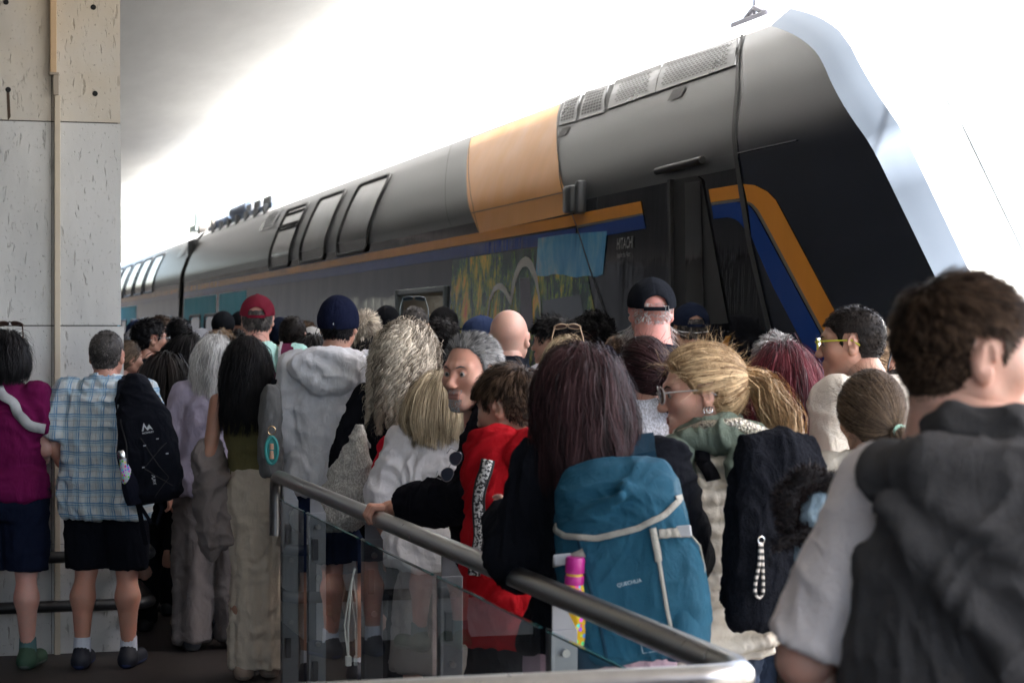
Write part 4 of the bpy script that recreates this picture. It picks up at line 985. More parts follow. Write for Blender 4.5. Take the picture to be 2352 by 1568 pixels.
def person(key, label, x, top, s, yaw=0, hyaw=0, pitch=0, roll=0, sex='m', H=None, sh=None, girth=1.0, lean=(0, 0), hd=(0, 0), skin_c=(.55, .33, .25),
           hairs=None, hcol='dark', top_=None, bot=None, arms=None, cap=None, group='people waiting on the platform', hs=1.0, shoe=None, socks=None, thick=.012, dept=None, res=None, hand_pose=('relaxed', 'relaxed'), neck=1.0, stance=1.0):
    depth = F / s; fem = sex == 'f'; B = Body(); B.key = key
    ztop = EYE + (HY - top) / s - thick; B.H = ztop if H is None else H
    wx = (x - CX) / s
    root = empty('person', (0, 0, 0), R(yaw), label, 'person', group); B.root = root
    k = (B.H + .055) / 1.75; B.k = k; B.yaw = R(yaw)
    # head centre in the body's own frame
    hc = Vector((lean[0] + hd[0], lean[1] + .025 + hd[1], B.H - .116 * hs)); B.hc = hc; B.hs = hs
    rot = Matrix.Rotation(R(yaw), 3, 'Z'); off = rot @ Vector((hc.x, hc.y, 0))
    root.location = (wx - off.x, depth - off.y, 0); B.loc = Vector(root.location)
    B.tol = lambda p: rot.transposed() @ (Vector(p) - B.loc)
    B.tow = lambda p: rot @ Vector(p) + B.loc
    h = res or max(.0065, min(.016, depth * .00115))
    Tx, Ty = (TF if fem else TM); g_ = np.interp(TZ, [.9, 1.2, 1.4], [girth, girth, 1 + (girth - 1) * .3])
    wsc = (sh / (.34 if not fem else .30)) if sh else 1.0
    Tx = Tx * k * g_ * np.interp(TZ, [.9, 1.25, 1.42], [1, wsc, 1]); Ty = Ty * k * g_; zs = TZ * k
    lx = lambda z: lean[0] * np.clip((np.asarray(z) - .90*k) / (.56*k), 0, 1.1); ly = lambda z: lean[1] * np.clip((np.asarray(z) - .90*k) / (.56*k), 0, 1.1) - .012 * k * np.exp(-((np.asarray(z) - 1.32*k) / .12) ** 2)
    B.lx, B.ly = lx, ly; B.zs, B.Tx, B.Ty = zs, Tx, Ty
    shx = (sh or (.34 if not fem else .30)) * .5 * k * (1.0)
    def P3(x_, y_, z_): return Vector((x_ + float(lx(z_*k)), y_ + float(ly(z_*k)), z_ * k))
    J = {}
    for sd, nm in ((-1, 'L'), (1, 'R')):
        S_ = P3(sd * shx, -.01, 1.385); a = (arms or {}).get(nm)
        if a is None: a = (Vector((sd*.05, -.03, -.275)), Vector((sd*.01, .07, -.235)))
        if isinstance(a, dict):
            E_ = B.tol(a['e']); W_ = B.tol(a['w'])
        else: E_ = S_ + Vector(a[0]) * k; W_ = E_ + Vector(a[1]) * k
        hip = P3(sd * .088 * stance, 0, .90); kn = Vector((hip.x + sd*.012*stance, .02, .49*k)); an = Vector((hip.x + sd*.02*stance, -.01 + (.03 if sd > 0 else -.02), .075*k))
        J[nm] = (S_, E_, W_, hip, kn, an)
    B.J = J; nb = P3(0, -.012, 1.43); 
    hrot = Matrix.Rotation(R(hyaw), 3, 'Z') @ Matrix.Rotation(R(-pitch), 3, 'X') @ Matrix.Rotation(R(roll), 3, 'Y'); B.hrot = hrot
    # skin: one mesh
    xe = max(.34, max(abs(q.x) for a in J.values() for q in a) + .09); ya = min(min(q.y for a in J.values() for q in a), -.16) - .08; yb = max(max(q.y for a in J.values() for q in a), .16) + .08
    lo = (-xe, ya, .03); hi = (xe, yb, hc.z + .02)
    g = G(lo, hi, max(h, .009)); parts = [g.loft(zs, Tx - .012, Ty - .012, lx(zs), ly(zs))]
    fa = .88 if fem else 1.0
    for nm in 'LR':
        S_, E_, W_, hip, kn, an = J[nm]
        parts += [g.caps(S_, E_, .050*k*fa, .039*k*fa), g.caps(E_, E_.lerp(W_, .45), .038*k*fa, .040*k*fa), g.caps(E_.lerp(W_, .45), W_, .040*k*fa, .027*k*fa),
                  g.caps(hip, kn, .086*k*girth**.5, .052*k), g.caps(kn, kn.lerp(an, .32) + Vector((sd_(nm)*.006, -.022, 0)), .048*k, .060*k), g.caps(kn.lerp(an, .32) + Vector((sd_(nm)*.006, -.022, 0)), an, .058*k, .031*k)]
    nr = (.058 if not fem else .048) * k * neck
    nk_top = hc + hrot @ Vector((0, -.030, -.07)) * hs
    parts.append(g.caps(nb, nk_top, nr * 1.12, nr))
    V, Q = g.out(su(parts, .03)); VS = [V]; QS = [Q]; b = len(V)
    hv, hq, hn = HEADS[sex if sex in HEADS else 'm']; HM = np.array(hrot) * hs; B.HM = HM; B.sex = sex
    VS.append(hv @ HM.T + np.array(hc)); QS.append(hq + b); b += len(hv)
    for nm, sd, hp in (('L', -1, hand_pose[0]), ('R', 1, hand_pose[1])):
        if hp is None: continue
        S_, E_, W_, *_r = J[nm]; v, q = HANDS[hp]; ax = (W_ - E_).normalized(); zq = -ax; yq = (Vector((0, 1, 0)) - zq * zq.y)
        if yq.length < .2: yq = Vector((-sd*1.0, 0, 0)) - zq * (-sd*zq.x)
        yq.normalize(); xq = yq.cross(zq); M = np.array(Matrix((xq, yq, zq)).transposed()) * k * (.93 if fem else 1)
        vv = v * np.array([sd, 1, 1]); VS.append(vv @ M.T + np.array(W_)); QS.append((q if sd > 0 else q[:, ::-1]) + b); b += len(v)
    B.bodyV, B.bodyQ = VS, QS; B.nv = b
    B.body = mesh('body', np.vstack(VS), np.vstack(QS), skin(skin_c), root)
    # upper garment
    if top_: garment(B, top_, h)
    if bot: trousers(B, bot, h)
    if hairs:
        hk = dict(hairs); st = hk.pop('style'); V, Q, S_ = hair('f' if fem else 'm', st, **hk)
        B.hair = mesh('hair', V @ HM.T + np.array(hc), Q, hairm('hair_' + hcol, *HC[hcol]), root, attr={'shade': S_})
    if cap: make_cap(B, **cap)
    sm = plain('shoe_' + (shoe or 'dark'), {'dark': (.015, .016, .02), 'green': (.03, .075, .045), 'navy': (.008, .010, .02), 'white': (.5, .5, .48), 'tan': (.30, .22, .17)}[shoe or 'dark'], .7)
    for nm, sd in (('L', -1), ('R', 1)):
        an = J[nm][5]; gg = G((an.x-.07, an.y-.12, .0), (an.x+.07, an.y+.22, .14), .006 if depth < 11 and shoe else .012)
        d = smin(gg.caps((an.x, an.y-.035, .04), (an.x + sd*.015, an.y+.15, .035), .040, .040), gg.caps((an.x, an.y-.02, .04), (an.x, an.y, .10), .042, .040), .03); d = np.maximum(d, .004 - gg.z)
        V, Q = gg.out(d); so_ = mesh('shoe', V, Q, sm, root)
        if shoe:
            gg2 = G((an.x-.07, an.y-.12, -.002), (an.x+.07, an.y+.22, .04), .006); V, Q = gg2.out(np.maximum(gg2.caps((an.x, an.y-.035, .04), (an.x + sd*.015, an.y+.15, .04), .044, .044), gg2.z - .024) + 0*gg2.x)
            V[:, 2] = np.maximum(V[:, 2], .001); mesh('sole', V, Q, plain('sole_' + shoe, {'green': (.10, .12, .11), 'navy': (.02, .03, .09), 'white': (.6, .6, .6), 'tan': (.2, .16, .13)}.get(shoe, (.03, .03, .03)), .8), so_)
        if socks:
            mb = MB(); mb.tube([(an.x, an.y, .08), (an.x, an.y+.002, .115*k + .04)], [.043, .040], 14); mb.build('sock', cloth('sock_%02d%02d' % (int(socks[0]*99), int(socks[2]*99)), socks), root, True)
    PEOPLE[key] = B; return B

def garment(B, t, h):
    k = B.k; zs, Tx, Ty = B.zs, B.Tx, B.Ty; off = t.get('off', .012); J = B.J; fem = B.sex == 'f'
    hem = t.get('hem', .90) * k; sl = t.get('sleeve', 1.0); loose = t.get('loose', .02)
    xe = max(.36, max(abs(q.x) for a in J.values() for q in a[:3]) + .13); ya = min(min(q.y for a in J.values() for q in a[:3]), -.2) - .12; yb = max(max(q.y for a in J.values() for q in a[:3]), .16) + .13
    zlo = min([hem] + ([a[2].z for a in J.values()] if sl > .5 else [hem])) - .08; zhi = max([1.50 * k + .04] + [q.z + .1 for a in J.values() for q in a[:3]])
    if t.get('hood') or t.get('collar'): zhi = max(zhi, 1.60 * k)
    g = G((-xe, ya, zlo), (xe, yb, zhi), h)
    lo_ = np.interp(zs, [.9*k, 1.1*k, 1.3*k], [loose, loose * .8, .0]) + off
    d = g.loft(zs, Tx + lo_, Ty + lo_ * 1.1, B.lx(zs), B.ly(zs)); d = np.maximum(d, hem - g.z)
    if t.get('neckcut', True):
        nb = np.array([float(B.lx(1.46*k)), float(B.ly(1.46*k)) + .01 + t.get('scoop_y', 0), 1.475 * k]); r = t.get('neck_r', .075) * k
        d = smax(d, -g.ell(nb, (r, r * .9, t.get('neck_d', .045) * k)), .012)
    sl_parts = []
    for nm in 'LR':
        if sl <= 0 or t.get('no' + nm): 
            sx = J[nm][0]; d = smax(d, -g.ell((sx.x + (.02 if nm == 'R' else -.02), sx.y, sx.z - .02), (.045*k, .12*k, .10*k)), .01) if sl <= 0 else d
            continue
        S_, E_, W_ = J[nm][:3]; r1 = (.056 if not fem else .050) * k + off + t.get('slo', .006); r2 = .046 * k + off * .8 + t.get('slo', .006); fl = t.get('flare', 0)
        if sl <= .6: e = S_.lerp(E_, sl / .5 * .92 if sl < .5 else 1); a = g.caps(S_, e, r1, r2 + .012 + fl, cutend=True)
        else:
            a = g.caps(S_, E_, r1, r2); b_ = g.caps(E_, E_.lerp(W_, min(1, (sl - .5) * 2 * .98)), r2, .034 * k + off + t.get('slo', .006) * 1.2 + fl, cutend=True); a = smin(a, b_, .02)
        sl_parts.append(a)
    for a in sl_parts: d = smin(d, a, .030)
    if t.get('collar') == 'stand':
        nb = Vector((float(B.lx(1.43*k)), float(B.ly(1.43*k)) - .005, 1.425*k)); up = B.hc - nb; c2 = nb + up.normalized() * t.get('collar_h', .075)
        o_ = g.caps(nb, c2, .086 * k, .079 * k, cutend=True); i_ = g.caps(nb - up * .3, c2 + up * .3, .070 * k, .070 * k); d = smin(d, np.maximum(o_, -i_), .012); 
    if t.get('collar') == 'shirt':
        nb = Vector((float(B.lx(1.42*k)), float(B.ly(1.42*k)), 1.42*k)); c2 = nb + Vector((0, .01, .055*k)); o_ = g.caps(nb, c2, .088 * k, .070 * k, cutend=True); i_ = g.caps(nb, c2 + Vector((0, 0, .1)), .060 * k, .061 * k); d = smin(d, np.maximum(o_, -i_), .006)
    if t.get('hood'):
        q = t['hood'] if isinstance(t['hood'], (int, float)) else 1.0; cx, cy = float(B.lx(1.42*k)), float(B.ly(1.42*k)); o = None
        ring = []; zr = 1.435 * k
        for i in range(14):
            a = math.pi * 2 * i / 14; y_ = math.sin(a); ring.append(Vector((cx + math.cos(a) * .098 * k, cy + .012 + y_ * .085 * k, zr + .012 * (1 if y_ < 0 else -1) - .025 * max(0, y_))))
        for i in range(14):
            a, b_ = ring[i], ring[(i+1) % 14]; fat = lambda p: (.022 + .012 * max(0, -(p.y - cy) / .08)) * q
            c = g.caps(a, b_, fat(a), fat(b_)); o = c if o is None else np.minimum(o, c)
        sac = g.ell((cx, cy - .125*k, 1.405*k), (.150*k*q, .080*k*q, .080*k*q)); sac = smin(sac, g.ell((cx + .01, cy - .155*k, 1.345*k), (.100*k*q, .055*k*q, .060*k*q)), .03)
        for (ax_, az_, bx_, bz_) in ((-.12, 1.42, .02, 1.345), (.12, 1.43, .03, 1.33), (-.05, 1.46, .10, 1.39)): sac = smax(sac, -g.caps((cx + ax_*k, cy - .215*k, az_*k), (cx + bx_*k, cy - .222*k, bz_*k), .016*k, .012*k), .035)
        sac = smax(sac, -g.ell((cx, cy - .060*k, 1.455*k), (.070*k, .075*k, .055*k)), .02)
        d = smin(d, smin(o, sac, .02), .010)
    if 'extra' in t: d = t['extra'](B, g, d)
    V, Q = g.out(d); Nn = vnormals(V, Q)
    if t.get('quilt'):
        z = V[:, 2] / (.048 * k); ph = np.abs(np.sin(math.pi * z)); V = V + Nn * ((ph ** .5 - .7) * .022 + (vnoise(V * np.array([60, 60, 14.]), 3) - .5) * .006)[:, None]
    V = fold(V, Nn, t.get('fold', .013), hash_(B.key), s=1.0)
    o = mesh(t.get('name', 'shirt'), V, Q, t['mat'], B.root); B.topo = o; return o
def hash_(s): return sum(ord(c) * (i + 3) for i, c in enumerate(s)) % 997
def trousers(B, t, h):
    k = B.k; zs, Tx, Ty = B.zs, B.Tx, B.Ty; kind = t['kind']; J = B.J; hh = max(h, .010)
    lo_z = {'shorts': .46, 'trousers': .06, 'wide': .05, 'skirt': t.get('hem', .06)}[kind] if 'hem' not in t else t['hem']
    g = G((-.36, -.30, lo_z * k - .03), (.36, .30, 1.08 * k), hh)
    d = g.loft(zs, Tx + .012, Ty + .014, B.lx(zs), B.ly(zs)); d = np.maximum(d, g.z - t.get('waist', 1.03) * k)
    if kind == 'skirt':
        z = np.array([lo_z, .6, .85, .93, 1.05]) * k; w_ = t.get('w', .20); d = smin(d, g.loft(z, np.array([w_*1.12, w_, min(.185, w_*1.25), min(.18, w_*1.25), .12]) * k, np.array([w_, w_*.9, .125, .12, .10]) * k, np.zeros(5), np.zeros(5), e=2.0), .02)
    else:
        for nm in 'LR':
            hip, kn, an = J[nm][3:]; wd_ = {'shorts': .020, 'trousers': .014, 'wide': .045}[kind]
            if kind == 'shorts': d = smin(d, g.caps(hip, hip.lerp(kn, 1.15), .096*k + wd_, .086*k + wd_), .03)
            else: d = smin(smin(d, g.caps(hip, kn, .094*k + wd_ * .6, .064*k + wd_), .04), g.caps(kn, an + Vector((0, 0, -.05)), .064*k + wd_, .050*k + wd_), .03)
    d = np.maximum(d, lo_z * k - g.z); V, Q = g.out(d); Nn = vnormals(V, Q)
    if kind in ('skirt', 'wide'): a_ = np.arctan2(V[:, 0], V[:, 1]); V = V + Nn * ((.0045 if kind == 'skirt' else .009) * np.clip((.95*k - V[:, 2]) / .4, 0, 1) * np.sin(a_ * (11 if kind == 'skirt' else 9) + 7 * vnoise(V * 4, 4)) - .004 * np.exp(-((V[:, 2] / k % .31 - .2) / .008) ** 2) * (kind == 'skirt'))[:, None]
    V = fold(V, Nn, t.get('fold', .012), hash_(B.key) + 31, zs=.5)
    B.boto = mesh({'shorts': 'shorts', 'trousers': 'trousers', 'wide': 'trousers', 'skirt': 'skirt'}[kind], V, Q, t['mat'], B.root)
def toh(B, p): return Vector(B.HM @ np.array(p)) + B.hc
def make_cap(B, mat, tilt=0, back=False, strap=None, line=.028, text=None, brim=True, inflate=1.0, loosez=1.0, button=True):
    """line: height of the cap's lower edge at the back of the head; back=True: worn so that the opening shows behind"""
    g = G((-.125, -.16, -.06), (.125, .24, .17), .0040)
    c = (0, -.012, .030); o = g.ell(c, (.092*inflate, .115*inflate, .100*inflate*loosez)); i = g.ell(c, (.086*inflate, .109*inflate, .094*inflate*loosez))
    zb = line + (g.y + .12) * math.tan(R(tilt)); d = np.maximum(o, -i); d = smax(d, zb - g.z, .006)
    if back: d = smax(d, -g.ell((0, -.125, line + .018), (.044, .08, .034)), .004)
    V, Q = g.out(d); a = np.arctan2(V[:, 0], V[:, 1] + .012); rad = np.clip(np.hypot(V[:, 0], V[:, 1] + .012) / .06, 0, 1)
    seam = np.exp(-((np.abs((a / (math.pi/3)) % 1 - .5) - .5) / .03) ** 2) * rad; Nn = vnormals(V, Q); V = V - Nn * (seam * .0016)[:, None]; V = V + Nn * ((vnoise(V * 26, 7) - .5) * .004)[:, None]
    co = mesh('cap', V @ B.HM.T + np.array(B.hc), Q, mat, B.root)
    if brim:
        mb = MB(); Vb = []; Fb = []; n = 14; z0 = line + .20 * math.tan(R(tilt))
        for i_ in range(n):
            a = -1.15 + 2.3 * i_ / (n-1)
            for r_, e in ((.088, 0), (.155, 1)):
                x_ = math.sin(a) * (.088 if e == 0 else .082); y_ = .0 + math.cos(a) * (.100 if e == 0 else .178); zq = z0 + .012 - (.010 if e else 0) - .020 * abs(math.sin(a)) ** 2
                Vb.append((x_, y_, zq)); Vb.append((x_, y_, zq - .004))
        for i_ in range(n-1): b = i_*4; Fb += [(b, b+2, b+6, b+4), (b+1, b+5, b+7, b+3), (b+2, b+3, b+7, b+6)]
        V = np.array(Vb) @ B.HM.T + np.array(B.hc); mesh('visor', V, Fb, mat, co, smooth=True)
    if back:
        mb = MB(); pts = [toh(B, (math.sin(t) * .094, -.012 - math.cos(t) * .1165, line + .004)) for t in np.linspace(-.52, .52, 9)]
        mb.strip(pts, B.hrot @ Vector((0, 0, .0075)), .0015); st = mb.build('cap_strap', mat, co)
        if strap == 'buckle':
            MB().tube([toh(B, (.034, -.126, line-.006)), toh(B, (.034, -.126, line+.016)), toh(B, (.046, -.122, line+.016)), toh(B, (.046, -.122, line-.006)), toh(B, (.034, -.126, line-.006))], .0016, 5).build('buckle', metal('buckle_metal', (.25, .25, .26)), st)
    if button: mb = MB(); mb.tube([toh(B, (0, -.012, .127*inflate)), toh(B, (0, -.012, .134*inflate))], .009, 10); mb.build('button', mat, co)
    if text:
        Vt, Ft = text_mesh(text, .022, True); Vt = Vt - np.array([Vt[:, 0].max() / 2, 0, 0]); Vt[:, 0] += .25 * Vt[:, 1]; W = np.zeros_like(Vt); ang = Vt[:, 0] / .10 - .12
        W[:, 0] = np.sin(ang) * .094; W[:, 1] = -.012 - np.cos(ang) * .1165; W[:, 2] = line + .022 + Vt[:, 1]; f = np.sqrt((((W - np.array(c)) / np.array([.0945, .1175, .1025])) ** 2).sum(1)); W = np.array(c) + (W - np.array(c)) / f[:, None]
        mesh('lettering', W @ B.HM.T + np.array(B.hc), Ft, plain('thread_white', (.75, .75, .78), .6), co, smooth=False)
    return co
def glasses(B, col, up=False, lens=None, w_=.030, h_=.019, r=.0016, name='glasses', square=False, z0=.004, dz=0):
    """worn on the nose, or pushed up on the head"""
    fr = plain('frame_' + '%02d%02d%02d' % tuple(int(c * 99) for c in col), col, .25); mb = MB(); lm = MB()
    def tr(p):
        v = Vector(p)
        if up: v = Matrix.Rotation(R(58), 3, 'X') @ (v - Vector((0, -.02, 0))); v += Vector((0, -.005, .045 + dz))
        return toh(B, v)
    for s_ in (-1, 1):
        pts = []
        for i in range(17):
            a = 2 * math.pi * i / 16; e = .62 if square else .9; cx_ = abs(math.cos(a)) ** e * (1 if math.cos(a) > 0 else -1); sy_ = abs(math.sin(a)) ** e * (1 if math.sin(a) > 0 else -1)
            X_ = s_ * .036 + cx_ * w_; pts.append(tr((X_, .112 - .22 * max(0, abs(X_) - .03), z0 + sy_ * h_)))
        mb.tube(pts, r, 6, cap=False)
        if lens: c = sum(pts[:-1], Vector()) / 16; b = len(lm.v); lm.add([c] + pts[:-1], [(0, i+1, (i+1) % 16 + 1) for i in range(16)])
        mb.tube([tr((s_*.064, .104, z0+.008)), tr((s_*.079, .04, z0+.008)), tr((s_*.082, -.01, z0+.006)), tr((s_*.080, -.035, z0-.012))], r * 1.1, 6)
    mb.tube([tr((-.008, .114, z0+.004)), tr((0, .118, z0+.008)), tr((.008, .114, z0+.004))], r, 6)
    o = mb.build(name, fr, B.root, True)
    if lens: lm.build('lens', lens, o)
    return o
# ------------------------------------------------------------------ the crowd
C_ = cloth
person('plaid', 'man in a blue plaid short sleeved shirt and black shorts in front of the pillar', 246, 757, 472, yaw=-4, hairs=dict(style='cropped', n=2600, wd=.0028, len=.014), hcol='darkgrey', skin_c=(.50, .27, .20), sh=.37, girth=1.10,
  top_=dict(mat=C_('shirt_plaid', (.7, .74, .76), kind='plaid'), sleeve=.45, hem=.70, loose=.035, off=.012, flare=.018, collar='shirt', fold=.016), bot=dict(kind='shorts', mat=C_('shorts_black', (.008, .009, .014)), hem=.50),
  arms={'L': ((-.075, -.03, -.27), (.09, .16, -.16)), 'R': ((.085, -.02, -.27), (.02, .12, -.20))}, shoe='navy', socks=(.62, .66, .75))
person('plum', 'woman with short dark hair in a plum top and navy shorts at the left edge', 14, 762, 474, yaw=-3, sex='f', hairs=dict(style='bob', n=4500, wd=.0028, zend=-.115, vol=.012, tuck=.12, rag=.7, curl=.004, wl=.08, per=20), hcol='black', sh=.335, girth=1.16,
  top_=dict(mat=C_('top_plum', (.135, .006, .060)), sleeve=.40, hem=.86, loose=.02, off=.010, neck_r=.085), bot=dict(kind='shorts', mat=C_('shorts_navy', (.010, .014, .032)), hem=.50, waist=1.0), shoe='green', socks=(.10, .19, .20), skin_c=(.58, .34, .28),
  arms={'L': ((-.05, -.02, -.27), (-.0, .16, -.16)), 'R': ((.045, .02, -.27), (-.10, .18, -.12))})
person('tank', 'woman with long black hair in an olive tank top and long cream skirt', 567, 764, 487, yaw=8, sex='f', hairs=dict(style='long', n=6500, wd=.0026, zend=-.28, vol=.010, grav=.5, per=22, K=16, rag=.68, curl=.006, wl=.15, clump=.6), hcol='black', sh=.30, girth=.86, stance=.55, lean=(-.045, 0), skin_c=(.42, .23, .16), H=1.585,
  top_=dict(mat=C_('tank_olive', (.17, .15, .065)), sleeve=0, hem=.95, loose=.0, off=.002, neck_r=.085, neck_d=.06), bot=dict(kind='skirt', mat=C_('skirt_cream', (.60, .52, .42)), hem=.055, w=.125, waist=1.0), shoe='tan',
  arms={'L': ((-.045, -.02, -.27), (.03, .18, -.12)), 'R': ((.05, .05, -.26), (-.04, .18, .0))})
person('lilac', 'woman with straight pale grey hair in a lilac top and wide taupe trousers', 492, 757, 446, yaw=5, sex='f', hairs=dict(style='long', n=4200, wd=.003, zend=-.18, vol=.006, per=20, K=14, rag=.7, curl=.006, wl=.10, torso=[], back=.02), hcol='white', H=1.60, sh=.31,
  top_=dict(mat=C_('top_lilac', (.36, .32, .40)), sleeve=1, hem=.84, loose=.04, off=.016), bot=dict(kind='wide', mat=C_('trousers_taupe', (.18, .155, .145)), waist=1.0), arms={'L': ((-.07, .0, -.27), (-.01, .05, -.24)), 'R': ((.05, .05, -.26), (-.02, .1, -.2))}, shoe='dark')
person('redcap', 'tall man in a dark red cap and mint patterned shirt', 592, 674, 425, yaw=3, hairs=dict(style='ring', n=1300, wd=.0035, len=.020, low=lambda V: .045 + 0*V[:, 0]), hcol='darkgrey', skin_c=(.60, .33, .26), sh=.39, girth=1.16, thick=.02, hs=1.03,
  top_=dict(mat=C_('shirt_mint', (.46, .74, .68), kind='dots'), sleeve=.46, hem=.76, loose=.04, off=.018, flare=.02, collar='shirt'), bot=dict(kind='trousers', mat=C_('trousers_dark', (.015, .016, .02))),
  cap=dict(mat=C_('cap_red', (.165, .012, .028), weave=900), back=True, line=.010, tilt=6, text=None), arms={'L': ((-.085, -.03, -.26), (-.02, .12, -.2)), 'R': ((.08, -.02, -.26), (.0, .12, -.2))})
person('hoodie', 'man in a navy cap and white hooded sweatshirt', 778, 680, 495, yaw=-6, hairs=dict(style='ring', n=1700, wd=.003, len=.018, low=lambda V: .03 + 0*V[:, 0]), hcol='black', skin_c=(.48, .28, .20), sh=.315, girth=1.02, thick=.02, hs=1.02,
  hd=(.02, 0), top_=dict(mat=C_('hoodie_white', (.78, .78, .82)), sleeve=1, hem=.84, loose=.035, off=.022, hood=1.15, slo=.012, fold=.014, neckcut=False), bot=dict(kind='shorts', mat=C_('shorts_blue', (.022, .035, .085)), hem=.50),
  cap=dict(mat=C_('cap_navy', (.010, .013, .034), weave=900), line=-.018, tilt=4, text='Yankees', loosez=1.08, inflate=1.03), shoe='navy', socks=(.6, .6, .65), arms={'L': ((-.045, -.02, -.28), (.0, .10, -.23)), 'R': ((.06, -.02, -.27), (.0, .14, -.2))})
person('curly', 'woman with big curly ash blond hair in a black top', 932, 742, 515, yaw=-14, sex='f', hairs=dict(style='curly', n=7500, wd=.0042, zend=-.265, vol=.034, per=90, curl=.0115, wl=.068, own=.12, K=34, jit=.012, grav=.40, clump=.86), hcol='curlyash', thick=.035, H=1.61, sh=.36, girth=1.12,
  top_=dict(mat=C_('top_black', (.010, .011, .015)), sleeve=1, hem=.80, loose=.04, off=.016, slo=.01), bot=dict(kind='trousers', mat=C_('trousers_dark', (.015, .016, .02))), arms={'L': ((-.09, -.03, -.26), (.02, .16, -.17)), 'R': ((.07, -.02, -.27), (-.02, .14, -.2))})
person('redtop', 'person in a bright red shirt half hidden behind the bob haired woman', 985, 880, 540, yaw=-10, sex='f', hairs=dict(style='short', n=700, wd=.004), hcol='dark', H=1.36, top_=dict(mat=C_('shirt_red', (.55, .012, .030)), sleeve=.45, hem=.8, off=.014, fold=.016), bot=dict(kind='trousers', mat=C_('trousers_dark', (.015, .016, .02))), sh=.36, hs=.95)
person('bob', 'short woman with an ash blond bob in a white blouse and long pale skirt', 1014, 865, 560, yaw=-12, sex='f', hyaw=0, hairs=dict(style='bob', n=6500, wd=.0028, zend=-.145, vol=.020, tuck=.18, per=24, part=.02), hcol='ash', sh=.31, girth=1.06,
  top_=dict(mat=C_('blouse_white', (.74, .71, .72)), sleeve=.62, hem=.80, loose=.05, off=.022, slo=.02, fold=.018, collar='shirt'), bot=dict(kind='skirt', mat=C_('skirt_pale', (.36, .31, .30)), hem=.30, w=.22), arms={'L': ((-.10, -.03, -.25), (.10, .16, -.12)), 'R': ((.05, -.02, -.26), (-.02, .14, -.2))}, shoe='white')
person('bald', 'bald man in a black jacket with his ears catching the light', 1170, 712, 560, yaw=-6, hairs=None, skin_c=(.58, .36, .28), sh=.37, hyaw=-6, thick=0, hs=1.0,
  top_=dict(mat=C_('jacket_ink', (.012, .014, .020)), sleeve=1, hem=.85, off=.02, collar='stand', loose=.03), bot=dict(kind='trousers', mat=C_('trousers_dark', (.015, .016, .02))))
person('beard', 'tall man with a black cap, pink neck and bushy white beard', 1495, 634, 590, yaw=6, hairs=dict(style='ring', n=900, wd=.0018, len=.005, noshell=True, low=lambda V: .035 + 0*V[:, 0], beard=.085), hcol='white', skin_c=(.66, .32, .27), sh=.39, thick=.02, girth=1.1, hs=1.03, neck=1.12,
  top_=dict(mat=C_('tee_navy', (.012, .016, .030)), sleeve=.45, hem=.85, off=.014), bot=dict(kind='trousers', mat=C_('trousers_dark', (.015, .016, .02))), cap=dict(mat=C_('cap_black', (.012, .014, .019), weave=900), back=True, strap='buckle', line=.006, tilt=6))
person('navycap', 'man in a navy cap with a white glasses strap beside the bearded man', 1586, 692, 452, yaw=10, hairs=dict(style='ring', n=800, wd=.004, len=.016, low=lambda V: .045 + 0*V[:, 0]), hcol='darkgrey', skin_c=(.50, .29, .21), thick=.02,
  top_=dict(mat=C_('tee_dark', (.012, .013, .018)), sleeve=.45, hem=.85), cap=dict(mat=C_('cap_blueblack', (.014, .020, .042), weave=900), back=True, line=.008, tilt=4))
person('bun', 'woman with a low dark brown bun in a pale grey top behind the balustrade crowd', 1476, 776, 620, yaw=12, hyaw=14, sex='f', hairs=dict(style='bun', n=3400, wd=.003, tie=(.035, -.105, .0), bun_r=.036, bun_off=(.01, -.022, -.012), tail=.13, vol=.014), hcol='redbrown', skin_c=(.45, .26, .19), sh=.33,
  top_=dict(mat=C_('top_heather', (.62, .64, .70), kind='heather'), sleeve=.6, hem=.85, off=.014, loose=.03), bot=dict(kind='trousers', mat=C_('trousers_dark', (.015, .016, .02))))
person('burgundy', 'woman with long straight burgundy hair in a pale blue t-shirt', 1800, 795, 650, yaw=-8, sex='f', hairs=dict(style='long', n=9000, wd=.0022, zend=-.285, vol=.014, per=30, rag=.75, curl=.004, wl=.2, K=14, part=-.005, grav=.42), hcol='burgundy', sh=.33,
  top_=dict(mat=C_('tee_paleblue', (.34, .40, .66)), sleeve=.48, hem=.85, off=.016, loose=.03), bot=dict(kind='trousers', mat=C_('jeans', (.03, .045, .08), kind='denim')))
person('silver', 'grey haired man just visible over the burgundy haired woman', 1780, 768, 600, yaw=0, hairs=dict(style='short', n=2400, wd=.003, len=.03, vol=.010, crown=(.0, -.06, .1), clump=.5), hcol='grey', top_=dict(mat=C_('shirt_grey', (.1, .1, .11)), sleeve=.5))
person('greenglasses', 'young man in profile with lime green glasses and a cream hoodie', 1955, 703, 690, yaw=42, hyaw=34, pitch=3, hd=(0, .05), hairs=dict(style='cropped', n=5200, wd=.0022, len=.013, vol=.006, recede=-.004), hcol='dark', skin_c=(.45, .27, .20), sh=.37, thick=.008,
  top_=dict(mat=C_('hoodie_cream', (.60, .55, .48)), sleeve=1, hem=.85, off=.022, hood=.6, slo=.010), bot=dict(kind='trousers', mat=C_('trousers_dark', (.015, .016, .02))))
person('sandy', 'woman with a sandy ponytail and bare ear behind the green glasses man', 2027, 757, 620, yaw=-38, hyaw=-22, sex='f', hairs=dict(style='bun', n=2600, wd=.0028, tie=(-.01, -.118, .045), bun_r=.022, vol=.012), hcol='sandy', skin_c=(.66, .40, .31), top_=dict(mat=C_('top_cream', (.5, .47, .42)), sleeve=1))
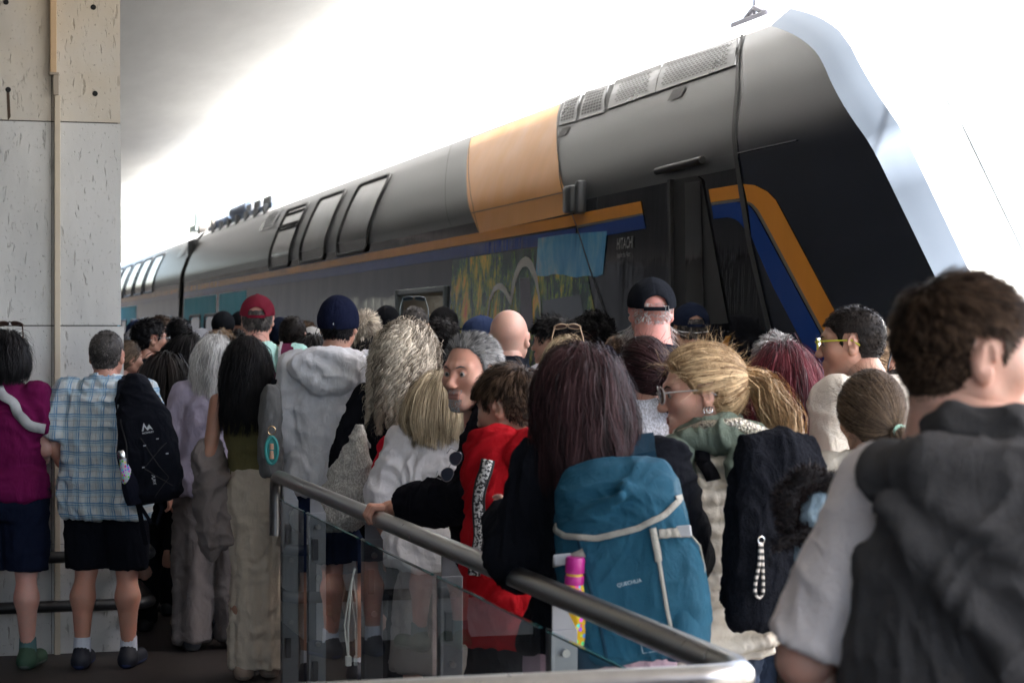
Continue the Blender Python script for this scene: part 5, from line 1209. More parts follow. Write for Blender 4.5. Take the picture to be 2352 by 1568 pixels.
person('girl', 'girl with a brown ponytail held by a mint hair tie', 1998, 855, 860, yaw=4, hyaw=8, pitch=8, sex='f', H=None, hairs=dict(style='pony', n=8000, wd=.0018, tie=(.035, -.122, -.055), tdir=(.3, -.5, -.9), len=.20, vol=.014, spread=.1, K=12), hcol='lightbrown', skin_c=(.50, .31, .24), sh=.27, hs=.93,
  top_=dict(mat=C_('shirt_cream', (.55, .50, .42)), sleeve=1, hem=.85, off=.014), bot=dict(kind='trousers', mat=C_('jeans', (.03, .045, .08), kind='denim')))
person('blackhair', 'dark haired person with sunglasses on top beside the hooded boy', 2092, 838, 640, yaw=-6, sex='f', hairs=dict(style='long', n=2200, wd=.003, zend=-.26, vol=.016), hcol='black', top_=dict(mat=C_('tee_dark', (.012, .013, .018)), sleeve=.45))
person('grey', 'grey haired man looking back to the left with his hand on the rail', 1083, 770, 690, yaw=82, hyaw=60, pitch=2, hairs=dict(style='short', n=8000, wd=.0019, len=.026, vol=.008, recede=.020, comb=(0, -2.4, -.6), side=.8, beard=.005, clump=.15, lift=-.1, jit=.02, crown=(0, .06, .06), swirl=0), hcol='grey', hd=(0, .075), skin_c=(.60, .33, .24), sh=.34, thick=.008, hs=1.03,
  top_=dict(mat=C_('jacket_black', (.009, .009, .013)), sleeve=.93, hem=.82, off=.022, loose=.03, collar='stand', collar_h=.085, slo=.012, fold=.016), bot=dict(kind='trousers', mat=C_('trousers_dark', (.015, .016, .02))),
  arms={'L': {'e': at(1085, 6.50, 1145), 'w': at(921, 6.80, 1163)}}, hand_pose=(None, 'relaxed'))
person('boyred', 'boy with a bowl haircut in a red hooded tracksuit top with a taped sleeve', 1168, 840, 745, yaw=26, hyaw=32, pitch=12, hairs=dict(style='short', n=9000, wd=.0019, len=.050, vol=.011, crown=(.01, -.07, .09), side=.25, clump=.4, grav=.18, fringe=True, fringe_x=0, lift=.0, swirl=.12, jit=.03), hcol='brown', skin_c=(.47, .28, .20), sh=.29, hs=1.0, hd=(-.05, .03), thick=.012,
  top_=dict(mat=C_('jacket_red', (.40, .006, .012), weave=500), sleeve=1, hem=.70, off=.024, loose=.05, hood=1.05, slo=.018, fold=.018, neckcut=False), bot=dict(kind='trousers', mat=C_('trousers_dark', (.015, .016, .02))), arms={'L': ((-.03, -.03, -.28), (.01, .06, -.25)), 'R': ((.06, -.02, -.27), (.0, .14, -.2))})
person('backpacker', 'woman with long reddish brown hair and black top wearing the large blue backpack', 1336, 805, 890, yaw=-4, hyaw=-4, sex='f', hairs=dict(style='long', n=12000, wd=.0020, zend=-.205, vol=.016, per=40, K=18, part=.012, curl=.006, wl=.17, rag=.72, clump=.6, grav=.42, sway=(.02, 0, 0)), hcol='redbrown', sh=.32, girth=.95, hd=(-.05, 0), skin_c=(.50, .31, .24), roll=-3,
  top_=dict(mat=C_('top_black', (.010, .011, .015)), sleeve=.93, hem=.88, off=.018, loose=.03, slo=.014, fold=.014), bot=dict(kind='trousers', mat=C_('trousers_pink', (.42, .30, .36)), waist=1.02), arms={'L': {'e': at(1190, 5.26, 1284), 'w': at(1168, 5.55, 1185)}, 'R': ((.07, .05, -.26), (-.08, .18, -.1))}, res=.0065)
person('ponytail', 'woman in profile with a strawberry blond ponytail, sunglasses and a cream quilted vest', 1607, 795, 835, yaw=46, hyaw=46, pitch=6, sex='f', hairs=dict(style='pony', n=11000, wd=.0019, tie=(-.01, -.128, .030), tdir=(0, -.75, -.05), len=.34, vol=.016, spread=.13, curl=.008, bulge=.012, K=12, per=20, grav=.45), hcol='blond', skin_c=(.62, .36, .27), sh=.33,
  top_=dict(mat=C_('vest_cream', (.78, .71, .60), rough=.45), sleeve=0, hem=.80, off=.030, loose=.02, quilt=True, fold=.006, name='vest', neck_r=.09), bot=dict(kind='trousers', mat=C_('jeans', (.03, .045, .08), kind='denim')),
  arms={'L': ((-.08, .02, -.27), (.02, .18, -.15)), 'R': ((.08, -.06, -.25), (.0, .10, -.2))}, res=.007)
# ------------------------------------------------------------------ the boy in the right foreground: a big slack hood over a sleeveless top
def slack_hood(B, g, d):
    k = B.k; cx = float(B.lx(1.4*k)); cy = float(B.ly(1.4*k)); c = lambda x, y, z, a, b, e: g.ell((cx + x*k, cy + y*k, z*k), (a*k, b*k, e*k))
    tb = lambda pts, r: su([g.caps(*(Vector((cx + p[0]*k, cy + p[1]*k, p[2]*k)) for p in (pts[i], pts[i+1])), r[i]*k, r[i+1]*k) for i in range(len(pts)-1)], .01)
    body = smin(c(.02, -.145, 1.30, .165, .060, .135), c(.06, -.155, 1.20, .120, .055, .10), .05)
    rim = tb([(-.15, .02, 1.39), (-.16, -.08, 1.405), (-.09, -.15, 1.42), (.03, -.15, 1.42), (.13, -.11, 1.405), (.17, .02, 1.37)], [.030, .040, .044, .040, .036, .030])
    rim2 = tb([(-.09, -.02, 1.465), (-.06, -.085, 1.475), (.03, -.10, 1.47), (.10, -.05, 1.445), (.13, .05, 1.41)], [.024, .028, .030, .028, .024])
    ridge = tb([(-.15, -.16, 1.36), (-.05, -.20, 1.24), (.04, -.215, 1.14), (.16, -.20, 1.17), (.26, -.12, 1.26)], [.018, .020, .026, .026, .02])
    ridge2 = tb([(-.10, -.17, 1.40), (.02, -.20, 1.31), (.14, -.19, 1.30), (.24, -.12, 1.36)], [.012, .016, .018, .012])
    h = smin(smin(body, rim, .035), rim2, .015); h = smin(h, ridge, .022); h = smin(h, ridge2, .03)
    h = smax(h, -tb([(-.13, -.205, 1.39), (0, -.225, 1.385), (.15, -.19, 1.40)], [.014, .018, .014]), .03)
    return smin(d, h, .014)
C_ = cloth
Bk = person('boy', 'tall boy with tousled brown hair in a charcoal hooded vest filling the right foreground', 2222, 622, 1480, yaw=-16, hyaw=-60, pitch=4, hairs=dict(style='short', n=16000, wd=.0016, len=.036, vol=.005, side=.10, clump=.12, swirl=.25, lift=.04, crown=(-.01, -.06, .095), jit=.02), hcol='brown', skin_c=(.60, .36, .27), sh=.36, hd=(-.05, 0), thick=.014, hs=1.04,
  top_=dict(mat=C_('hoodie_charcoal', (.078, .074, .074), sheen=.4), sleeve=0, hem=.90, off=.040, loose=.05, fold=.012, neckcut=False, name='hooded_vest', extra=slack_hood), bot=dict(kind='trousers', mat=C_('jeans', (.03, .045, .08), kind='denim')),
  arms={'L': ((-.115, -.0, -.28), (.06, .22, -.04)), 'R': ((.08, -.02, -.26), (-.05, .2, -.05))}, res=.0070)
def sleeves(B, col, frac=.5, r=.066, r2=.070, name='sleeve', sides='LR', h=.008, fl=.0):
    for nm in sides:
        S_, E_, W_ = B.J[nm][:3]; k = B.k; e = S_.lerp(E_, min(1, frac*2)); lo = [min(S_[i], E_[i], W_[i]) - .13 for i in range(3)]; hi = [max(S_[i], E_[i], W_[i]) + .13 for i in range(3)]
        g = G(lo, hi, h); d = g.caps(S_, e, r*k, r2*k, cutend=(frac <= .5))
        if frac > .5: d = smin(d, g.caps(E_, E_.lerp(W_, (frac-.5)*2), r2*k, (.044+fl)*k, cutend=True), .02)
        V, Q = g.out(d); V = fold(V, vnormals(V, Q), .010, 41 + ord(nm)); mesh(name, V, Q, col, B.root)
sleeves(Bk, C_('tee_offwhite', (.82, .74, .71)), .46, .060, .066, h=.007)
# the ponytail woman's sage sleeves, hood and sequined edge
Bp = PEOPLE['ponytail']; sage = C_('hoodie_sage', (.155, .19, .150))
sleeves(Bp, sage, .93, .058, .056, h=.008)
k = Bp.k; cx, cy = float(Bp.lx(1.4*k)), float(Bp.ly(1.4*k))
g = G((cx-.26, cy-.30, 1.12*k), (cx+.26, cy+.16, 1.53*k), .006)
P_ = lambda x, y, z: Vector((cx + x*k, cy + y*k, z*k))
def tubeset(g, pts, r): return su([g.caps(P_(*pts[i]), P_(*pts[i+1]), r[i]*k, r[i+1]*k) for i in range(len(pts)-1)], .01)
d = tubeset(g, [(-.12, .06, 1.40), (-.13, -.04, 1.43), (-.07, -.12, 1.445), (.03, -.13, 1.445), (.11, -.06, 1.43), (.12, .05, 1.40)], [.026, .034, .038, .038, .032, .026])
d = smin(d, g.ell(P_(.02, -.165, 1.36), (.135*k, .035*k, .085*k)), .03); d = smin(d, g.ell(P_(.05, -.175, 1.29), (.085*k, .028*k, .055*k)), .03)
d = smin(d, tubeset(g, [(-.075, .03, 1.45), (-.06, -.05, 1.475), (.0, -.075, 1.48), (.06, -.04, 1.475)], [.022, .024, .024, .022]), .015)
V, Q = g.out(d); V = fold(V, vnormals(V, Q), .012, 77); mesh('hood', V, Q, sage, Bp.root)
mb = MB(); mb.tube([P_(*q) for q in ((-.10, .03, 1.445), (-.112, -.07, 1.470), (-.055, -.155, 1.478), (.03, -.205, 1.44), (.10, -.210, 1.38), (.15, -.18, 1.32))], [.014, .020, .022, .022, .022, .012], 10); mb.build('sequin_trim', C_('sequins', (.5, .5, .5), kind='sequin'), Bp.root, True)
glasses(Bp, (.45, .42, .40), lens=glass_m('lens_dark', (.03, .04, .12), 1.6), w_=.029, h_=.024, z0=.004, name='sunglasses', r=.0018)
mb = MB(); e = [toh(Bp, (s*.0, 0, 0)) for s in (1,)]
for s in (-1, 1):
    for o_ in (0, .008):
        pts = [toh(Bp, (s*(.080), -.012 + o_ + .009*math.cos(a), -.046 + .009*math.sin(a))) for a in np.linspace(0, 6.28, 13)]; mb.tube(pts, .002, 6)
mb.build('earring', metal('silver', (.8, .8, .8), .15), Bp.root, True)
# eyes and brows for the faces that show
def face(B, brow=(.05, .035, .025), iris=(.05, .05, .045)):
    sc_ = plain('eye_white', (.36, .32, .29), .25); ir = plain('iris_%02d' % int(iris[0]*99), iris, .15); bm_ = plain('brow_%02d' % int(brow[0]*99), brow, .8)
    for s in (-1, 1):
        c = Vector((s*.031, .0800, .0025)); e = MB()
        for i in range(7): pass
        g = G((c.x-.014, c.y-.014, c.z-.014), (c.x+.014, c.y+.014, c.z+.014), .0014); V, Q = g.out(g.ell(c, (.0115, .0115, .0105))); mesh('eye', V @ B.HM.T + np.array(B.hc), Q, sc_, B.root)
        c2 = c + Vector((-.002, .0092, .0)); g = G((c2.x-.008, c2.y-.006, c2.z-.008), (c2.x+.008, c2.y+.006, c2.z+.008), .001); V, Q = g.out(g.ell(c2, (.0056, .0030, .0056))); mesh('iris', V @ B.HM.T + np.array(B.hc), Q, ir, B.root)
        mb = MB(); mb.tube([toh(B, (s*.014, .0965, .022)), toh(B, (s*.030, .091, .028)), toh(B, (s*.046, .078, .023))], [.003, .0042, .002], 8, flat=.7); mb.build('eyebrow', bm_, B.root, True)
    mb = MB(); V_, Q_, N_ = HEADS[B.sex]
    m = (np.abs(V_[:, 0]) < .021) & (np.abs(V_[:, 2] + .0668) < .0095) & (V_[:, 1] > .085); qs = Q_[m[Q_].all(1)]; u = np.unique(qs); mp = np.zeros(len(V_), int); mp[u] = np.arange(len(u))
    mesh('lips', (V_[u] + N_[u]*.0012) @ B.HM.T + np.array(B.hc), mp[qs], plain('lip_pink', (.40, .19, .155), .5), B.root)
for kx, br in (('grey', (.10, .09, .085)), ('ponytail', (.07, .04, .025)), ('greenglasses', (.012, .010, .009)), ('boyred', (.03, .02, .015)), ('boy', (.04, .03, .02))): face(PEOPLE[kx], br)
glasses(PEOPLE['greenglasses'], (.38, .40, .03), lens=glass_m('lens_clear', (.85, .86, .95), 1.5), w_=.027, h_=.018, square=True, r=.0026)
for kx in ('bun',): glasses(PEOPLE[kx], (.02, .02, .02), w_=.027, h_=.018)
mb = MB(); mb.tube([toh(PEOPLE['navycap'], q) for q in ((-.084, -.01, -.005), (-.070, -.08, -.018), (0, -.118, -.024), (.070, -.08, -.018), (.084, -.01, -.005))], .003, 6); mb.build('glasses_strap', plain('strap_white', (.6, .62, .66), .5), PEOPLE['navycap'].root, True)
# hair ties
def ring_at(B, T, r, col, name='hair_tie', rr=.005):
    c = Vector(T); pts = [toh(B, c + Vector((math.cos(a)*r, -.004, math.sin(a)*r))) for a in np.linspace(0, 6.283, 15)]; MB().tube(pts, rr, 8).build(name, col, B.root, True)
ring_at(PEOPLE['girl'], (.035, -.128, -.055), .016, plain('tie_mint', (.35, .62, .50), .6), rr=.006); ring_at(PEOPLE['bun'], (.035, -.112, .004), .012, plain('tie_black', (.01, .01, .012), .6), rr=.004); ring_at(PEOPLE['ponytail'], (-.01, -.133, .030), .014, plain('tie_pale', (.5, .45, .38), .5), rr=.0035)

# the grey haired man's left hand closed over the rail, with his watch
Bg = PEOPLE['grey']; RP = F*RD/CT
def rail_pt(px): s = rs(px); return trk(RD, s, RZ)
rp = rail_pt(868); tdir = Vector((-ST, CT, 0)); ldir = Vector((CT, ST, 0)); W_ = Bg.J['L'][2]; ww = Bg.tow(W_)
def handmesh():
    o = rp; lo = Vector((min(rp.x, ww.x)-.10, min(rp.y, ww.y)-.14, rp.z-.13)); hi = Vector((max(rp.x, ww.x)+.07, max(rp.y, ww.y)+.14, rp.z+.10)); g = G(lo, hi, .0030)
    kn = [rp + tdir*t_ + ldir*.012 + Vector((0, 0, .040 - abs(t_-.005)*.12)) for t_ in (-.034, -.012, .011, .032)]
    wr = ww; d = su([g.caps(wr, k_ + ldir*.018, .024, .0135) for k_ in kn], .014); d = smin(d, g.caps(wr + (wr-rp)*.12, wr, .027, .026), .02)
    for i, k_ in enumerate(kn):
        sc_ = (.88, 1.0, 1.02, .92)[::-1][i]; p1 = k_ - ldir*.037*sc_ + Vector((0, 0, .002)); p2 = p1 - ldir*.016*sc_ - Vector((0, 0, .028*sc_)); p3 = p2 + ldir*.010 - Vector((0, 0, .024*sc_)); 
        f = smin(smin(g.caps(k_ + ldir*.006, p1, .0112, .0098), g.caps(p1, p2, .0100, .0090), .004), g.caps(p2, p3, .0090, .0076), .004); d = smin(d, f, .004)
    th = rp - tdir*.040 + ldir*.035 + Vector((0, 0, .020)); d = smin(d, smin(g.caps(wr - ldir*.03, th, .018, .013), g.caps(th, th - tdir*.02 - ldir*.012 - Vector((0, 0, .040)), .0120, .0092), .006), .012)
    V, Q = g.out(d); rot = np.array(Matrix.Rotation(-Bg.yaw, 3, 'Z')); return (V - np.array(Bg.loc)) @ rot.T, Q
hv_, hq_ = handmesh(); VS, QS = Bg.bodyV + [hv_], Bg.bodyQ + [hq_ + Bg.nv]; old = Bg.body; m_ = old.data.materials[0]; bpy.data.objects.remove(old); Bg.body = mesh('body', np.vstack(VS), np.vstack(QS), m_, Bg.root)
ax = (Bg.J['L'][1] - W_).normalized(); c0 = W_ + ax * .030
mb = MB(); mb.tube([c0 - ax*.010, c0 + ax*.010], .0345, 20, flat=.95); wt = mb.build('watch', plain('watch_strap', (.012, .012, .014), .4), Bg.root, True)
dn = Bg.tol(Bg.loc + Vector((-.25, -.80, .55))).normalized(); mb = MB(); mb.tube([c0 + dn*.030, c0 + dn*.042], .019, 20); mb.build('watch_face', plain('watch_black', (.02, .02, .022), .15), wt, True)
# sunglasses tucked on his jacket front
def loose_glasses(loc, name, label, rz=0, rx=0, ry=0, col=(.04, .05, .06)):
    r_ = empty(name, loc, 0, label, 'sunglasses'); r_.rotation_euler = (R(rx), R(ry), R(rz)); fr = metal('frame_gunmetal', (.2, .2, .22), .3); mb = MB(); lm = MB()
    for s in (-1, 1):
        pts = [Vector((s*.036 + .029*math.cos(a), 0, .026*math.sin(a) - .004*abs(math.cos(a)))) for a in np.linspace(0, 6.283, 17)]; mb.tube(pts, .0014, 6); b = len(lm.v); lm.add([(s*.036, -.001, 0)] + pts[:-1], [(0, i+1, (i+1) % 16 + 1) for i in range(16)])
        mb.tube([(s*.066, 0, .01), (s*.066, .07, .012), (s*.04, .12, .0)], .0014, 6)
    mb.tube([(-.008, 0, .006), (.008, 0, .006)], .0014, 6); mb.build('frame', fr, r_, True); lm.build('lens', plain('lens_slate', (.035, .05, .07), .08), r_); return r_
lg_ = loose_glasses(at(1036, 6.4, 1070), 'sunglasses', 'aviator sunglasses hooked on the black jacket of the grey haired man', rz=10, ry=-62, rx=10); lg_.scale = (.78,)*3
# taped sleeve stripe of the red tracksuit
Br = PEOPLE['boyred']; bvh = bvhtree.BVHTree.FromPolygons(Br.topo.data.vertices[:] and [v.co[:] for v in Br.topo.data.vertices], [tuple(p.vertices) for p in Br.topo.data.polygons])
def drape(B, bvh, pts, wv, mat, name, parent=None, th=.0015, off=.004, n=24):
    """a band laid on a garment: points given in the picture as world points, snapped to the surface"""
    out = []; src = [B.tol(p) for p in pts]; L_ = [0]
    for i in range(1, len(src)): L_.append(L_[-1] + (src[i]-src[i-1]).length)
    for t in np.linspace(0, L_[-1], n):
        i = max(j for j in range(len(L_)) if L_[j] <= t + 1e-9); i = min(i, len(src)-2); f = (t-L_[i]) / max(1e-6, L_[i+1]-L_[i]); p = src[i].lerp(src[i+1], f)
        q, nn, _, _ = bvh.find_nearest(p); out.append((q + nn*off, nn))
    ps_ = [o[0] for o in out]; ns_ = [o[1] for o in out]
    for _ in range(6): ps_ = [ps_[0]] + [(ps_[i-1] + ps_[i]*2 + ps_[i+1]) / 4 for i in range(1, n-1)] + [ps_[-1]]; ns_ = [ns_[0]] + [(ns_[i-1] + ns_[i]*2 + ns_[i+1]).normalized() for i in range(1, n-1)] + [ns_[-1]]
    out = list(zip(ps_, ns_)); V = []; Fc = []
    for i, (p, nn) in enumerate(out):
        t = (out[min(i+1, n-1)][0] - out[max(i-1, 0)][0]).normalized(); s_ = t.cross(nn).normalized() * wv; V += [p - s_ - nn*th, p + s_ - nn*th, p + s_ + nn*th, p - s_ + nn*th]
    Fc = [(i*4+k, i*4+(k+1) % 4, (i+1)*4+(k+1) % 4, (i+1)*4+k) for i in range(n-1) for k in range(4)] + [(3, 2, 1, 0), ((n-1)*4, (n-1)*4+1, (n-1)*4+2, (n-1)*4+3)]
    return mesh(name, np.array(V), Fc, mat, parent or B.root)
def bv(o): return bvhtree.BVHTree.FromPolygons([v.co[:] for v in o.data.vertices], [tuple(p.vertices) for p in o.data.polygons])
m, nt_, p_ = nodes('tape_mono'); vo = noise(nt_, 130, 3, coords(nt_)); L(nt_, ramp(nt_, vo.outputs[0], [(.46, (.015, .015, .018)), (.52, (.62, .62, .60))]), p_.inputs["Base Color"]); TAPE = m
dz = 6.05
drape(Br, bvh, [at(1118, dz, 1052), at(1096, dz, 1075), at(1080, dz, 1130), at(1070, dz, 1230), at(1064, dz, 1330)], .021, plain('tape_edge_black', (.012, .012, .015), .7), 'sleeve_tape', off=.003)
drape(Br, bvh, [at(1118, dz, 1052), at(1096, dz, 1075), at(1080, dz, 1130), at(1070, dz, 1230), at(1064, dz, 1330)], .014, TAPE, 'sleeve_band', off=.006)

# ------------------------------------------------------------------ backpacks and bags
def pack_shape(name, W, Dp, H, mat, parent, h=.006, taper=.12, e=2.6, fold_a=.008, top_r=1.0, extra=None, sx=0.0, seed=5):
    """main bag body, z up from its foot, back panel at y=0, bulging towards -y"""
    g = G((-W*.75, -Dp-.08, -.03), (W*.75, .06, H+.06), h); zs = np.array([0, .04, .25, .6, .85, .95, 1.0]) * H
    rx = np.array([.40, .47, .50, .48, .44, .36, .20]) * W; ry = np.array([.38, .46, .52, .48, .40, .30, .16]) * Dp * 1.0
    d = g.loft(zs, rx, ry, np.zeros(7) + sx * zs, -np.array([.48, .5, .52, .48, .42, .36, .30]) * Dp, e=e)
    d = smax(d, g.z - H, .04)
    if extra: d = extra(g, d)
    V, Q = g.out(d); V = fold(V, vnormals(V, Q), fold_a, seed, s=1.3); return mesh(name, V, Q, mat, parent)
def straps(root, M, pts_list, w_, mat, name='shoulder_strap'):
    for pts in pts_list: MB().strip(pts, Vector((w_, 0, 0)), .006).build(name, mat, root, True)
# 1. the large blue backpack in the foreground
Bb = PEOPLE['backpacker']; teal = C_('nylon_teal', (.016, .085, .140), rough=.55, weave=700, sheen=.1); teal_d = C_('nylon_teal_dark', (.009, .042, .075), rough=.6, weave=700); pale = C_('strap_pale', (.36, .35, .31), rough=.7)
bp = empty('backpack', at(1470, 5.12, 1503), R(-9), 'large blue backpack with pale zip and straps on the woman in black', 'backpack'); bp.rotation_euler = (R(-3), R(-7), R(-9))
BW, BD, BH = .345, .20, .50
def lid(g, d):
    d = smin(d, g.caps((-.09, -.16, .36), (.02, -.20, .40), .010, .012), .025); d = smin(d, g.caps((.03, -.17, .415), (.13, -.14, .37), .016, .008), .02); d = smin(d, g.caps((-.04, -.10, .46), (.10, -.08, .45), .022, .016), .03)
    d = smax(d, -g.caps((.05, -.215, .38), (.12, -.19, .335), .016, .010), .02); d = smax(d, -g.caps((-.085, -.235, .30), (-.060, -.245, .06), .009, .012), .012)
    d = smin(d, g.ell((.155, -.10, .13), (.035, .07, .14)), .03); return d
bpb = pack_shape('bag_body', BW, BD, BH, teal, bp, h=.0048, fold_a=.006, extra=lid); bb = bv(bpb)
def cast(x, z, y=-.6, off=.003, b=None):
    q = (b or bb).ray_cast(Vector((x, y, z)), Vector((0, 1, 0)))
    if q[0] is None: q = (b or bb).find_nearest(Vector((x, -.15, z)))
    return q[0] + q[1]*off
def band(pts, w_, mat, name, par, off=.004, n=30, b=None):
    P = [cast(np.interp(t, np.linspace(0, 1, len(pts)), [p[0] for p in pts]), np.interp(t, np.linspace(0, 1, len(pts)), [p[1] for p in pts]), off=off, b=b) for t in np.linspace(0, 1, n)]
    V = []
    for i, p in enumerate(P):
        t = (P[min(i+1, n-1)] - P[max(i-1, 0)]).normalized(); q = (b or bb).find_nearest(p); s_ = t.cross(q[1]).normalized() * w_; nn = q[1] * .0015; V += [p - s_ - nn, p + s_ - nn, p + s_ + nn, p - s_ + nn]
    return mesh(name, np.array(V), [(i*4+k, i*4+(k+1) % 4, (i+1)*4+(k+1) % 4, (i+1)*4+k) for i in range(n-1) for k in range(4)], mat, par)
band([(-.168, .345), (-.13, .318), (-.05, .305), (.05, .318), (.12, .345), (.163, .385)], .0075, pale, 'zip', bp, n=40)
band([(.088, .305), (.094, .22), (.104, .05)], .0045, pale, 'front_zip', bp); band([(.086, .315), (.092, .235)], .0085, pale, 'zip_tape', bp, off=.006)
band([(-.165, .255), (-.12, .262), (-.083, .275)], .011, pale, 'compression_strap', bp, off=.006); band([(.10, .300), (.135, .298), (.165, .292)], .011, pale, 'compression_strap', bp, off=.006)
band([(-.06, .02), (-.066, .12), (-.085, .22), (-.095, .31)], .004, teal_d, 'panel_seam', bp, off=.002)
mesh_pk = C_('pocket_mesh', (.03, .085, .13), weave=900)
for s in (-1, 1):
    g = G((-.25, -.26, -.01), (.25, .02, .21), .006); d = g.ell((s*.125, -.10, .07), (.062, .098, .125)); d = np.maximum(d, g.z - .175 + s*g.x*.3*0 - (g.y+.1)*.35); V, Q = g.out(d); mesh('side_pocket', V, Q, teal_d if s < 0 else teal, bp)
mb = MB(); bc = cast(-.135, .260, off=.012); mb.box(bc - Vector((.022, .007, .014)), bc + Vector((.022, .007, .014)), .004); mb.build('buckle', plain('buckle_grey', (.42, .43, .45), .4), bp)
mb = MB(); bc = cast(.150, .297, off=.012); mb.box(bc - Vector((.018, .007, .014)), bc + Vector((.018, .007, .014)), .004); mb.build('buckle', plain('buckle_grey', (.42, .43, .45), .4), bp)
MB().tube([(-.055, -.045, .455), (-.05, -.04, .505), (-.03, -.03, .525), (0, -.03, .515), (.045, -.04, .462)], .0075, 8, flat=.5).build('haul_loop', pale, bp, True)
MB().tube([(.165, -.14, .30), (.19, -.12, .26), (.195, -.11, .20), (.172, -.13, .15)], .0025, 6).build('cord', pale, bp, True)
def bag_text(txt, x, z, h, mat, rot=6, b=None, par=None, off=.0032, sx=1.0):
    V, Fc = text_mesh(txt, h / .72, True); a = R(rot); W = np.zeros_like(V); W[:, 0] = x + (V[:, 0]*math.cos(a) - V[:, 1]*math.sin(a))*sx; W[:, 2] = z + V[:, 0]*math.sin(a) + V[:, 1]*math.cos(a)
    for i in range(len(W)): W[i] = cast(W[i, 0], W[i, 2], off=off, b=b)
    mesh('lettering', W, Fc, mat, par or bp, smooth=False)
prt = plain('print_pale', (.32, .42, .48), .6)
bag_text('QUECHUA', -.012, .185, .009, prt); bag_text('20L', .018, .068, .018, prt); bag_text('NH100', .020, .056, .006, prt)
mb = MB(); 
for (a, b_) in (((.030, .022), (.062, .024)), ((.062, .024), (.061, .046)), ((.061, .046), (.029, .044)), ((.029, .044), (.030, .022))): mb.tube([cast(*a), cast(*b_)], .0008, 5)
mb.build('badge_outline', prt, bp)
SL = [Bb.tow(Bb.J[n_][0]) for n_ in 'LR']; inv = bp.matrix_basis.inverted()
for s, nm in ((-1, 'L'), (1, 'R')):
    S0 = Bb.tow(Bb.J[nm][0] + Vector((-s*.045, 0, 0))); pts = [Vector((s*.075, -.01, .44))] + [inv @ (S0 + Vector(o_)) for o_ in ((0, -.085, .035), (0, -.02, .078), (s*.01, .06, .045), (s*.015, .12, -.05), (s*.02, .13, -.2))] + [Vector((s*.15, .02, .05))]
    MB().strip(pts, Vector((.032, 0, 0)), .006).build('shoulder_strap', teal_d, bp, True)
# bottle in its side pocket
bo = empty('water_bottle', bp.matrix_basis @ Vector((-.142, -.180, .055)), 0, 'yellow patterned bottle with a magenta cap in the blue backpack', 'bottle'); bo.rotation_euler = (R(4), R(2), 0)
def lathe(prof, n=24):
    V = [(math.cos(2*math.pi*k/n)*r, math.sin(2*math.pi*k/n)*r, z) for r, z in prof for k in range(n)]; m_ = len(prof)
    return V, [(i*n+k, i*n+(k+1) % n, (i+1)*n+(k+1) % n, (i+1)*n+k) for i in range(m_-1) for k in range(n)] + [tuple(range(n))[::-1], tuple((m_-1)*n+k for k in range(n))]
MB().add(*lathe([(.030, 0), (.034, .006), (.034, .085), (.032, .11), (.024, .145), (.021, .16)])).build('flask', C_('flask_yellow', (.70, .42, .02), rough=.3, kind='flowers'), bo, True)
mag = plain('cap_magenta', (.38, .010, .19), .35); MB().add(*lathe([(.0225, .150), (.0235, .152), (.0235, .170), (.0225, .172)])).build('neck_ring', mag, bo, True); MB().add(*lathe([(.0225, .178), (.0235, .18), (.0235, .212), (.021, .217)])).build('lid', mag, bo, True); MB().add(*lathe([(.0205, .158), (.0205, .182)])).build('collar', plain('collar_yellow', (.6, .4, .03), .4), bo, True)
# bracelet
Wb = Bb.tow(Bb.J['L'][2]); Eb = Bb.tow(Bb.J['L'][1]); a_ = (Wb - Eb).normalized(); u_ = a_.cross(Vector((0, 0, 1))).normalized() if abs(a_.z) < .9 else a_.cross(Vector((1, 0, 0))).normalized(); v_ = a_.cross(u_); mb = MB()
for i in range(18):
    a = i/18*6.283; c = Bb.tol(Wb - a_*.004 + (u_*math.cos(a) + v_*math.sin(a))*.031); mb.box(c - Vector((.0045,)*3), c + Vector((.0045,)*3), .0018)
mb.build('bracelet', C_('beads', (.35, .38, .5), rough=.2, kind='flowers'), Bb.root, True)

# 2. charcoal backpack on the ponytail woman, with its striped cord
denim_d = C_('bag_charcoal', (.010, .011, .015), kind='heather', weave=300); b2 = empty('backpack', at(1742, 5.22, 1435), R(24), 'charcoal woven backpack with a striped cord loop on the ponytail woman', 'backpack'); b2.rotation_euler = (R(-2), R(4), R(24)); b2.scale = (.82, .9, 1)
pk = pack_shape('bag_body', .34, .17, .50, denim_d, b2, h=.007, fold_a=.012, seed=8); bk2 = bv(pk)
bvp = bv(Bp.topo); sb_ = C_('strap_black', (.010, .010, .012))
def worn(B, bvx, pts, wv, mat, par, name='shoulder_strap', **k_):
    o = drape(B, bvx, pts, wv, mat, name, parent=par, **k_); M = par.matrix_basis.inverted() @ Matrix.Translation(B.loc) @ Matrix.Rotation(B.yaw, 4, 'Z'); o.data.transform(M); return o
worn(Bp, bvp, [at(1592, 5.5, 1012), at(1612, 5.45, 1022), at(1640, 5.38, 1050), at(1664, 5.30, 1085)], .020, sb_, b2)
m, nt_, p_ = nodes('rope_bw'); sp = nt_.nodes.new("ShaderNodeSeparateXYZ"); L(nt_, coords(nt_), sp.inputs[0]); L(nt_, mixc(nt_, math_(nt_, 'GREATER_THAN', math_(nt_, 'FRACT', math_(nt_, 'MULTIPLY', sp.outputs[2], 62)), .5), (.02, .02, .02), (.55, .50, .45)), p_.inputs["Base Color"]); ROPE = m
